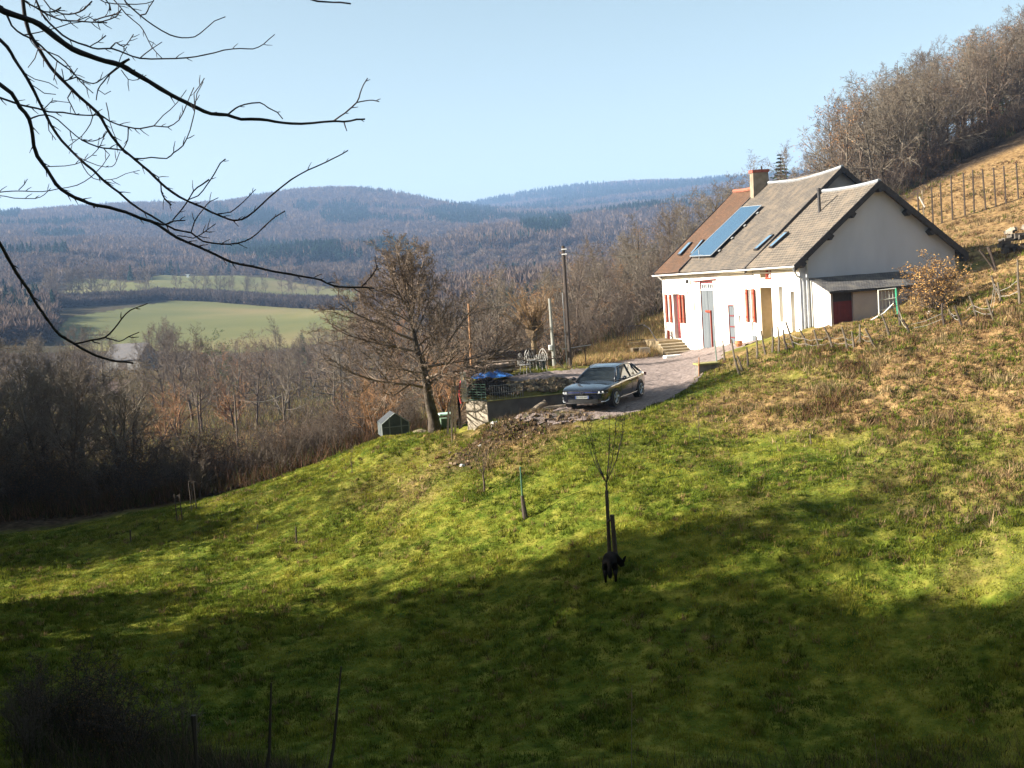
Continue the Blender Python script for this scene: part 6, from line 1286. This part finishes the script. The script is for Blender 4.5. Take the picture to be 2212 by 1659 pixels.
# ================================================================ YOUNG TREES ON THE MEADOW
def sapling(u0, v0, u1, v1, lb, seed, shoots=6, r=.03, fork=.5, spread=.3, dark=False, stake=None, guard=0, nm='young_tree'):
    b = foot(u0, v0); t = at(u1, v1, b.y); h = (t - b).length; rg = RND(seed); o = thing(nm, lb, 'young tree', b); bt = wpostd if dark else bark_b
    d = (t - b); d.y = 0; f = d * fork; MB().tube([(0, 0, -.15), f * .5 + Vector((.015, 0, 0)), f], [r * 1.3, r, r * .8], 7).build('trunk', bt, o); mb = MB()
    for i in range(shoots):
        a = i * 2.4 + rg.random(); l = (h - f.length) * rg.uniform(.75, 1.02); e = Vector((math.cos(a) * spread * l * rg.uniform(.5, 1.2), math.sin(a) * spread * l * .7, 0)); P = [f, f + e * .55 + d.normalized() * l * .3, f + e * .9 + d.normalized() * l * .65, f + e * 1.1 + d.normalized() * l]
        mb.tube(P, [r * .4, r * .3, r * .22, .003], 5)
        for k in range(9):
            q = rg.uniform(.3, .95); z = P[1].lerp(P[3], q); w_ = Vector((rg.gauss(0, 1), rg.gauss(0, 1), rg.uniform(.3, 1.5))).normalized() * rg.uniform(.08, .28) * (h / 3.5); mb.tube([z, z + w_ * .5 + Vector((0, 0, .01)), z + w_], [.006, .004, .002], 3)
    mb.build('crown', bt, o)
    if guard: MB().tube([(0, 0, 0), f * guard * .5, f * guard], [r * 1.55, r * 1.45, r * 1.3], 8).build('tree_guard', wpostd, o)
    return o, b
so_, sb_ = sapling(1317, 1202, 1302, 880, 'slender young tree with long upright shoots beside the black dog', 5, 9, .034, .50, .34, True, guard=.9)
o_, b_, d_ = pole('tree_stake', 'thick dark wooden stake tied to the slender young tree', 'stake', 1330, 1203, 1322, 1112, .062, .058, wpostd, None)
a = sb_ + Vector((.0, -.02, .98)); c_ = b_ + d_ * .9; MB().tube([a - b_, c_ - b_], .035, 5).build('tie', wpostd, o_)
sapling(1046, 1058, 1040, 972, 'small forked young tree on the lawn below the rubble', 6, 6, .035, .42, .3)
sapling(760, 1020, 755, 955, 'thin young tree at the upper left edge of the lawn', 7, 4, .014, .4, .2)
sapling(1512, 955, 1500, 870, 'thin brown sapling on the tussocky bank', 8, 6, .012, .3, .18)
o_, b_, d_ = pole('guarded_stake', 'tall stake with green mesh tree guard in the middle of the lawn', 'stake', 1131, 1114, 1124, 1008, .03, .026, mat('green_stake', (.04, .10, .06), .8, (.06, .14, .08), 5), None); MB().tube([(.05, 0, 0), (.0, 0, d_.z * .45)], [.09, .05], 9).build('guard', wpostd, o_)
for k, (u0, v0, u1, v1, r0, lb) in enumerate([(641, 1173, 639, 1138, .028, 'short dark stake in the shaded lawn'), (555, 1146, 557, 1132, .02, 'tiny stub of a stake on the lawn'), (1752, 957, 1750, 938, .022, 'short pale stake on the sunny slope'), (283, 1175, 281, 1145, .03, 'faint stake in the left shade')]): pole('stake', lb, 'stake', u0, v0, u1, v1, r0, r0 * .9, wpostd if k != 2 else wpost, None)
for u0, v0, h, lb in ((389, 1130, 1.05, 'pair of dark stakes guarding a young tree on the shaded lawn'), (420, 1106, 1.2, 'thin pair of stakes beside a young tree at the edge of the dark hedge')):
    b = foot(u0, v0); s_ = thing('paired_stakes', lb, 'stakes', b); 
    for x in (-.10, .10): MB().tube([(x, 0, -.1), (x - .02, 0, h)], .022, 6).build('stake_shaft', wpostd, s_)
    MB().box((-.01, 0, h * .93), (.24, .03, .08)).build('crosspiece', wpostd, s_)
sapling(418, 1104, 410, 1020, 'thin bare young tree held between two stakes', 9, 4, .012, .5, .14, True)
# bare stems rising from the near brambles
for u0, v0, u1, v1, Y, lb in ((562, 1680, 586, 1475, 19.6, 'tall dark bare stem rising from the near edge, left one of two'), (690, 1690, 737, 1440, 19.2, 'curving dark bare stem rising from the near edge, right one of two'), (412, 1660, 418, 1545, 20, 'short dark stump among the near brambles')):
    b = onground(at(u0, v0, Y)); t = at(u1, v1, Y); o = MB().tube([b, b.lerp(t, .45) + Vector((.05, 0, 0)), t], [.05 if 'stump' not in lb else .12, .03, .014 if 'stump' not in lb else .05], 6).build('dark_sapling', tw_d); tag(o, lb, 'stem')
b = onground(at(1700, 1690, 19.3)); mb = MB(); rg = RND(4)
for u0, u1, v1 in ((1895, 1889, 1585), (1360, 1365, 1480)):
    b = onground(at(u0, 1640 if u0 > 1500 else 1600, 20)); o = MB().tube([b, at(u1, v1, 20)], [.008, .003], 4).build('dead_stalk', mat('pale_stalk', (.22, .18, .13), .9)); tag(o, 'thin pale dead stalk standing in the shaded grass, %s' % ('right' if u0 > 1500 else 'middle'), 'stalk')
# ================================================================ DOG
def dog():
    b = foot(1320, 1252); Y = b.y; o = thing('dog', 'black shepherd dog standing with its head down beside the young tree', 'dog', b, R(-6))
    fur = mat('black_fur', (.005, .0045, .004), .9, (.012, .01, .009), 8, spec=.1)
    # seen from behind: rump towards the viewer (-y), head low and turned to the right
    J = {'pel': ((0, -.22, .50), .115), 'bk': ((0, .0, .52), .12), 'ch': ((.01, .24, .50), .14), 'nk': ((.10, .38, .44), .095), 'nk2': ((.18, .42, .36), .08), 'hd': ((.25, .44, .27), .085), 'mz': ((.31, .44, .15), .045), 'ns': ((.34, .44, .08), .03),
         'rump': ((0, -.34, .44), .09), 't1': ((0, -.41, .40), .05), 't2': ((-.01, -.45, .26), .065), 't3': ((0, -.45, .13), .035),
         'hl': ((-.10, -.26, .42), .095), 'kl': ((-.12, -.16, .27), .075), 'ol': ((-.12, -.32, .16), .042), 'fl': ((-.12, -.27, .03), .03), 'tl': ((-.12, -.21, .02), .026),
         'hr': ((.10, -.26, .42), .095), 'kr': ((.12, -.16, .27), .075), 'or': ((.12, -.32, .16), .042), 'fr': ((.12, -.27, .03), .03), 'tr': ((.12, -.21, .02), .026),
         'sl': ((-.10, .24, .38), .08), 'el': ((-.11, .20, .24), .04), 'wl': ((-.11, .24, .10), .028), 'pl': ((-.11, .27, .02), .03),
         'sr': ((.10, .24, .38), .08), 'er': ((.11, .26, .24), .04), 'wr': ((.12, .32, .10), .028), 'pr': ((.12, .35, .02), .03)}
    E_ = [('pel', 'bk'), ('bk', 'ch'), ('ch', 'nk'), ('nk', 'nk2'), ('nk2', 'hd'), ('hd', 'mz'), ('mz', 'ns'), ('pel', 'rump'), ('rump', 't1'), ('t1', 't2'), ('t2', 't3')]
    for s in 'lr': E_ += [('pel', 'h' + s), ('h' + s, 'k' + s), ('k' + s, 'o' + s), ('o' + s, 'f' + s), ('f' + s, 't' + s), ('ch', 's' + s), ('s' + s, 'e' + s), ('e' + s, 'w' + s), ('w' + s, 'p' + s)]
    ks = list(J); me = bpy.data.meshes.new('dog_body'); me.from_pydata([J[k][0] for k in ks], [(ks.index(a), ks.index(c)) for a, c in E_], []); me.materials.append(fur)
    ob = link('dog_body', me, o); sk = ob.modifiers.new('skin', 'SKIN'); sv = me.skin_vertices[0].data
    for i, k in enumerate(ks): sv[i].radius = (J[k][1], J[k][1]); sv[i].use_root = (k == 'pel')
    ob.modifiers.new('sub', 'SUBSURF').levels = 2; ob.modifiers['sub'].render_levels = 2
    for p in me.polygons: p.use_smooth = True
    for sx in (-1, 1):
        c_ = Vector((.25 + sx * .055, .43, .33)); MB().tube([c_ - Vector((0, 0, .03)), c_ + Vector((sx * .02 + .02, -.01, .05)), c_ + Vector((sx * .03 + .05, -.01, .11))], [.04, .03, .004], 6).build('ear', fur, o)
    o.scale = (1.08, 1.0, 1.2); o.location.z -= .07
dog()
# ================================================================ FAR HOUSES
def far_house(u, v, L_, D_, H_, rh, rz, wc, rc_, lb, nm='barn', r0=150):
    b = foot(u, v, 0, r0); o = thing(nm, lb, 'building', b, rz)
    mb = MB(); mb.bx(-L_/2, L_/2, 0, D_, -1, H_); mb.prism([(-L_/2 + .01, 0, H_), (-L_/2 + .01, D_, H_), (-L_/2 + .01, D_/2, H_ + rh)], (L_ - .02, 0, 0)); w_ = mb.build('wall', wc, o)
    mb = MB(); 
    for s in (0, 1):
        y0 = -.4 if s == 0 else D_ + .4; mb.prism([(-L_/2 - .3, y0, H_ - rh * .8 / D_), (-L_/2 - .3, D_/2, H_ + rh + .05), (-L_/2 - .3, D_/2, H_ + rh + .22), (-L_/2 - .3, y0, H_ - rh * .8 / D_ + .17)], (L_ + .6, 0, 0))
    mb.build('roof', rc_, o); MB().bx(-1.2, 1.2, -.06, -.01, -.5, H_ * .7).build('door', wpostd, o); MB().bx(L_/2 + .01, L_/2 + .05, D_ * .35, D_ * .6, .5, H_ * .8).build('window', glassd, o); return o
far_house(262, 757, 10, 6, 2.6, 3.0, R(-25), mat('far_wall', (.16, .155, .145), .9), mat('far_slate', (.07, .066, .07), .8, (.095, .088, .085), 2), 'grey-roofed barn in the valley below the green field', r0=262)
far_house(245, 797, 4.0, 2.4, 1.5, 1.3, R(15), mat('far_white', (.35, .33, .29), .9), mat('far_pink', (.2, .14, .11), .9), 'tiny pale outbuilding half hidden by the valley trees', 'outbuilding', 190)
b = foot(234, 789, 0, 192); cvn = thing('white_trailer', 'small white trailer beside the pale outbuilding in the valley', 'trailer', b, .3); MB().bx(-1.3, 1.3, -.8, .8, .4, 2.0).build('trailer_body', whitem, cvn, bevel=.25); MB().tube([(-.2, -.82, .35), (-.2, .82, .35)], .35, 12).build('wheel', blk_ if 'blk_' in globals() else wpostd, cvn)
b = foot(405, 589, 0, 700); ob_ = thing('field_marker', 'tiny white marker on the crest of the upper green field', 'marker', b); MB().bx(-.7, .7, -.3, .3, 0, 1.6).build('marker_body', whitem, ob_); MB().bx(-1.2, 1.2, -.4, .4, 1.6, 2.0).build('cap', whitem, ob_)
# ================================================================ OVERHANGING TREE (trunk left of the picture, boughs reach in)
K6 = 0.50353
ot = thing('overhanging_tree', 'bare tree overhanging the upper left corner with long drooping boughs', 'tree', onground(Vector((-6.2, 5.4, 0))))
obk = mat('bough_bark', (.035, .03, .036), .9, (.06, .05, .055), 20)
otb = Vector(ot.location)
MB().tube([(0, 0, -.4), (.15, .1, 2.2), (.3, .2, 4.5), (.5, .3, 7.2), (.6, .3, 10)], [.34, .27, .21, .15, .05], 12).build('trunk', obk, ot)
BR = []
def bough(pts, w0, w1, Y0, Y1=None, nm='bough', par=None, bud=0, tr=None):
    """a traced bough given its own distance; widths in the 2212 px reading"""
    Y1 = Y0 if Y1 is None else Y1; n = len(pts); P = []; Rr = []
    rg = RND(int(pts[0][0] * 7 + pts[0][1]))
    for i, (x, y) in enumerate(pts):
        f = i / (n - 1); Y = Y0 + (Y1 - Y0) * f; P.append(at(x * K6, y * K6, Y) - otb); Rr.append(max(.0012, (w0 + (w1 - w0) * f) / 2 * Y / F2))
    # light smoothing: one subdivision with a small knobbly jitter
    Q, S = [P[0]], [Rr[0]]
    for i in range(n - 1):
        L = (P[i+1] - P[i]).length; a = P[i-1] if i else P[i]; b = P[i+2] if i + 2 < n else P[i+1]
        mid = (P[i] + P[i+1]) * .5625 - (a + b) * .0625 if 0 < i < n - 2 else P[i].lerp(P[i+1], .5)
        Q += [mid + Vector((rg.gauss(0, 1), rg.gauss(0, 2), rg.gauss(0, 1))) * L * .012, P[i+1]]; S += [(Rr[i] + Rr[i+1]) / 2 * rg.uniform(.94, 1.12), Rr[i+1] * rg.uniform(.96, 1.15)]
    mb = MB(); 
    if tr: # run back to the trunk, outside the picture
        Q = [Vector(tr) - otb, Q[0].lerp(Vector(tr) - otb, .4) + Vector((0, 0, .1))] + Q; S = [S[0] * 1.8, S[0] * 1.3] + S
    mb.tube(Q, S, 6)
    for i in range(2, len(Q) - 1):      # buds and short spurs
        if rg.random() < bud * 1.25:
            d = (Q[i] - Q[i-1]).normalized(); s_ = d.cross(Vector((0, 1, 0))).normalized() * rg.choice([-1, 1]); l = rg.uniform(.012, .05) * (Y0 / 6); mb.tube([Q[i], Q[i] + (s_ * .7 + d * .8) * l * .5, Q[i] + (s_ * .7 + d) * l], [S[i] * .7, .0022, .0012], 4)
    o = mb.build(nm, obk, par or ot, smooth=True); return o
T1 = otb + Vector((.35, .2, 5.2)); T2 = otb + Vector((.3, .2, 4.6)); T3 = otb + Vector((.42, .25, 6.2)); T4 = otb + Vector((.2, .1, 3.2))
A = bough([(-60,10),(20,50),(110,80),(170,105),(240,160),(310,210),(380,238),(450,262),(515,278),(570,310),(640,350),(730,405),(800,440),(850,465),(905,488),(975,493),(1035,512),(1115,512),(1180,522),(1250,530),(1340,528),(1430,520),(1475,522),(1530,512),(1565,511)], 15, 3.6, 5.6, 6.2, bud=.25, tr=T1)
def tw(par, pts, w0=3, w1=1.6, Y=6, Y1=None, bud=.25): bough(pts, w0, w1, Y, Y1, 'twig', par, bud)
tw(A, [(975,493),(1010,465),(1050,448),(1115,440),(1150,462),(1190,482),(1213,510)], 3.4, 2.4, 6.0)
tw(A, [(1430,520),(1480,485),(1530,440),(1545,400),(1560,362),(1577,335)], 3.6, 2, 6.15); tw(A, [(1530,440),(1570,432),(1600,430),(1627,436)], 2.6, 2, 6.15); tw(A, [(1475,522),(1482,545),(1488,562)], 3, 2, 6.17)
tw(A, [(500,282),(530,268),(556,253)], 7, 5, 5.8); tw(A, [(515,285),(470,320),(445,350),(420,385),(413,430)], 3.2, 2, 5.8); tw(A, [(515,285),(545,305),(580,300)], 3.5, 2.4, 5.8); tw(A, [(520,300),(550,340),(590,342),(628,322)], 2, 1.4, 5.8); tw(A, [(420,385),(450,405),(476,391)], 2, 1.4, 5.8)
B = bough([(90,-60),(105,60),(125,140),(165,205),(215,285),(260,335),(310,385),(370,440),(420,485),(450,535),(480,585),(525,640),(580,685),(640,735),(690,785),(740,825),(800,860),(870,890),(930,920),(980,940),(1020,945),(1060,930),(1120,880),(1180,825),(1250,770),(1320,730),(1400,695),(1450,670),(1493,645)], 9, 2.2, 6.6, 7.2, bud=.3, tr=T3)
tw(B, [(930,920),(990,910),(1040,870),(1070,840),(1097,812)], 2.6, 1.6, 7.05); tw(B, [(690,785),(692,820),(705,850),(722,868),(735,880)], 2.8, 3.6, 6.95, bud=.9); tw(B, [(640,735),(680,760),(688,790)], 2.4, 2, 6.9)
tw(B, [(740,945),(770,910),(800,870),(830,820),(865,793),(897,770)], 2.4, 3.2, 6.9); tw(B, [(800,860),(850,840),(890,790),(920,745),(945,700),(968,682)], 2.4, 2.6, 7.0)
tw(B, [(310,385),(290,420),(305,450),(325,490)], 2.8, 1.8, 6.7); tw(B, [(380,450),(398,500),(370,560),(330,600),(290,630)], 2.2, 1.5, 6.75); tw(B, [(420,485),(470,520),(550,545),(600,552),(660,540),(720,545),(768,515),(800,450),(832,375)], 3.4, 1.8, 6.8, bud=.4); tw(B, [(660,540),(700,495),(760,440),(800,385)], 2.2, 1.4, 6.85); tw(B, [(550,545),(548,600),(528,640)], 2.6, 1.8, 6.8)
tw(B, [(165,205),(150,250),(120,290)], 2.2, 1.5, 6.6); tw(B, [(165,205),(250,240),(300,290),(345,350),(400,400)], 3, 1.8, 6.65); tw(B, [(245,262),(235,320),(230,345)], 2.2, 1.6, 6.65); tw(B, [(340,340),(400,360),(440,340)], 2, 1.4, 6.7); tw(B, [(455,440),(470,520),(500,600),(520,640)], 2, 1.5, 6.8)
Cc = bough([(-60,320),(50,400),(85,460),(125,510),(140,580),(160,670),(200,725),(240,790),(290,830),(350,858),(410,880),(470,890),(540,910),(600,935),(650,950),(700,980),(760,1020),(850,1058),(920,1090),(995,1125),(1080,1142),(1160,1162),(1240,1175),(1310,1188),(1375,1200),(1430,1225),(1480,1232),(1550,1232),(1605,1237)], 9, 3.4, 5.2, 5.9, bud=.3, tr=T2)
tw(Cc, [(1550,1232),(1590,1190),(1610,1160),(1622,1138)], 3, 2, 5.88); tw(Cc, [(650,950),(700,965),(745,948),(795,946)], 5, 2.4, 5.5, bud=.6); tw(Cc, [(400,880),(405,892)], 4, 3, 5.35)
tw(Cc, [(125,512),(170,495),(210,495),(250,515),(300,560),(350,600),(400,605),(440,590),(465,560)], 3.4, 1.6, 5.3); tw(Cc, [(350,600),(420,630),(470,637),(525,645),(580,680),(650,675),(715,680),(745,655),(785,625),(815,560),(835,480),(832,400),(877,335)], 3.6, 1.8, 5.4, bud=.5); tw(Cc, [(835,470),(845,400),(872,350)], 2, 1.5, 5.5)
D = bough([(-60,110),(30,200),(60,250),(100,310),(130,360),(160,420),(185,470),(205,510),(240,570),(290,630),(340,680),(400,730),(450,780),(510,825),(560,870),(620,910),(680,945),(750,985),(820,998),(870,1035),(950,1047),(1020,1043),(1080,1020),(1130,975),(1180,930),(1223,905)], 7.5, 2.6, 6.0, 6.5, bud=.35, tr=T1)
tw(D, [(820,998),(835,950),(870,900),(900,865),(937,848)], 2.6, 1.8, 6.3); tw(D, [(760,1010),(830,1022),(870,1000),(890,985),(925,960)], 2.6, 2, 6.3); tw(D, [(200,715),(280,712),(360,690),(420,640),(440,600),(460,560)], 2, 1.4, 6.1); tw(D, [(340,680),(360,720),(400,765),(450,772),(500,765),(540,745),(600,730)], 2, 1.4, 6.15); tw(D, [(330,670),(420,710),(480,715),(500,690),(515,650)], 2, 1.4, 6.15)
tw(D, [(60,250),(90,300),(150,340),(210,355),(250,380)], 2.6, 1.6, 6.0); tw(D, [(130,360),(190,400),(240,405)], 2.2, 1.5, 6.05); tw(D, [(185,470),(215,440),(235,432),(300,440)], 2.2, 1.5, 6.05); tw(D, [(205,510),(210,560),(240,600)], 2.2, 1.5, 6.1)
E_ = bough([(-60,400),(60,440),(110,455),(160,465),(210,480),(270,482),(330,492),(400,495),(420,490)], 5, 2.8, 5.3, 5.5, bud=.5, tr=T2)
F_ = bough([(-60,0),(10,30),(50,110),(100,150),(150,175),(200,220),(250,265),(300,300),(330,330),(380,355),(415,355),(450,330),(500,290)], 5, 2, 5.9, 6.1, bud=.4, tr=T1); tw(F_, [(330,330),(275,348),(245,320)], 3, 2, 6.0); tw(F_, [(265,295),(275,345),(310,330),(333,292)], 2, 1.6, 6.0)
tw(F_, [(100,150),(160,140),(240,120),(300,100),(360,92)], 2.6, 1.8, 6.0)
G = bough([(130,-60),(180,60),(240,125),(300,170),(370,195),(420,210),(480,208),(540,230),(600,250),(700,252),(800,248),(880,235),(960,215),(1030,208),(1085,210),(1130,190),(1178,148)], 4.6, 2, 7.0, 7.6, bud=.35, tr=T3)
tw(G, [(600,250),(650,210),(695,180)], 2.4, 1.6, 7.2); tw(G, [(470,210),(490,190),(500,183),(530,200),(555,175),(573,147)], 3, 2, 7.15, bud=.6); tw(G, [(385,200),(420,180),(455,152)], 2, 2.6, 7.1, bud=.9); tw(G, [(500,290),(520,240),(545,200)], 2, 1.6, 7.15)
G2 = bough([(440,-60),(480,-10),(540,60),(600,110),(625,150),(650,200),(695,250)], 2.6, 1.8, 7.3, bud=.2, tr=T3); G3 = bough([(500,-60),(540,10),(600,65),(660,110),(730,150),(780,162),(835,158),(880,125),(920,90),(967,72)], 3.4, 2, 7.2, 7.5, bud=.2, tr=T3); tw(G3, [(600,65),(625,60),(640,30),(665,-10)], 3, 2, 7.3); tw(G3, [(380,-30),(450,10),(540,18),(625,15),(660,5)], 2.6, 1.8, 7.2)
H_ = bough([(60,-60),(100,0),(150,30),(200,60),(260,85),(330,90),(390,95),(440,92),(500,70),(520,40)], 4, 2.4, 6.2, bud=.9, tr=T1); tw(H_, [(180,-10),(215,35),(270,60),(320,58),(360,40),(395,5)], 2.6, 3.2, 6.2, bud=.95); tw(H_, [(150,30),(190,50),(230,50),(262,32)], 3, 3.4, 6.2, bud=.95); tw(H_, [(400,90),(450,72),(500,60),(515,48)], 2.6, 3.4, 6.25, bud=.9); tw(H_, [(440,-20),(470,20),(475,45)], 2.4, 3.4, 6.3, bud=.9); tw(H_, [(330,88),(380,70),(420,98),(460,96)], 2.2, 2, 6.2, bud=.9)
I_ = bough([(-60,960),(-10,1030),(30,1100),(70,1170),(120,1240),(160,1310),(210,1380),(260,1440),(320,1475),(380,1510),(440,1535),(500,1550),(572,1558)], 7.5, 4.2, 4.6, 5.0, bud=.2, tr=T4); tw(I_, [(320,1475),(390,1460),(450,1448),(490,1410),(520,1370),(560,1330),(600,1315),(633,1302)], 4.2, 2, 4.85); tw(I_, [(450,1448),(510,1465),(550,1445),(597,1425)], 3, 2, 4.9); tw(I_, [(140,1270),(152,1295),(160,1298)], 5, 3.5, 4.7)
J_ = bough([(-60,828),(-5,825),(50,820),(110,820),(180,822),(250,810),(330,795),(390,760),(440,710),(470,665)], 2.4, 1.6, 6.4, bud=.2, tr=T4); tw(J_, [(80,815),(105,790),(118,768)], 2, 1.4, 6.4); tw(J_, [(-20,838),(60,850),(150,852),(190,835),(218,808)], 2.2, 1.4, 6.4)
Kk = bough([(1300,-60),(1330,-3),(1400,8),(1460,10),(1505,16)], 4, 3, 6.5, tr=T3)
# ---------------------------------------------------------------- air
def haze():
    m = bpy.data.materials.new('haze_air'); m.use_nodes = True; n = m.node_tree.nodes; n.remove(n['Principled BSDF'])
    v = n.new('ShaderNodeVolumePrincipled'); v.inputs['Color'].default_value = (.35, .57, 1, 1); v.inputs['Density'].default_value = HAZE; v.inputs['Anisotropy'].default_value = .0
    m.node_tree.links.new(v.outputs[0], n['Material Output'].inputs['Volume'])
    lo = float(GV[:, 2].min()) - 1.5; hi = float(GV[:, 2].max()) + 40
    mb = MB().bx(-5600, 5600, -5600, 5600, lo, hi); o = mb.build('haze', m); tag(o, 'thin blue haze over the distant valley', 'haze', None, 'stuff')
HAZE = 0.00020
haze()
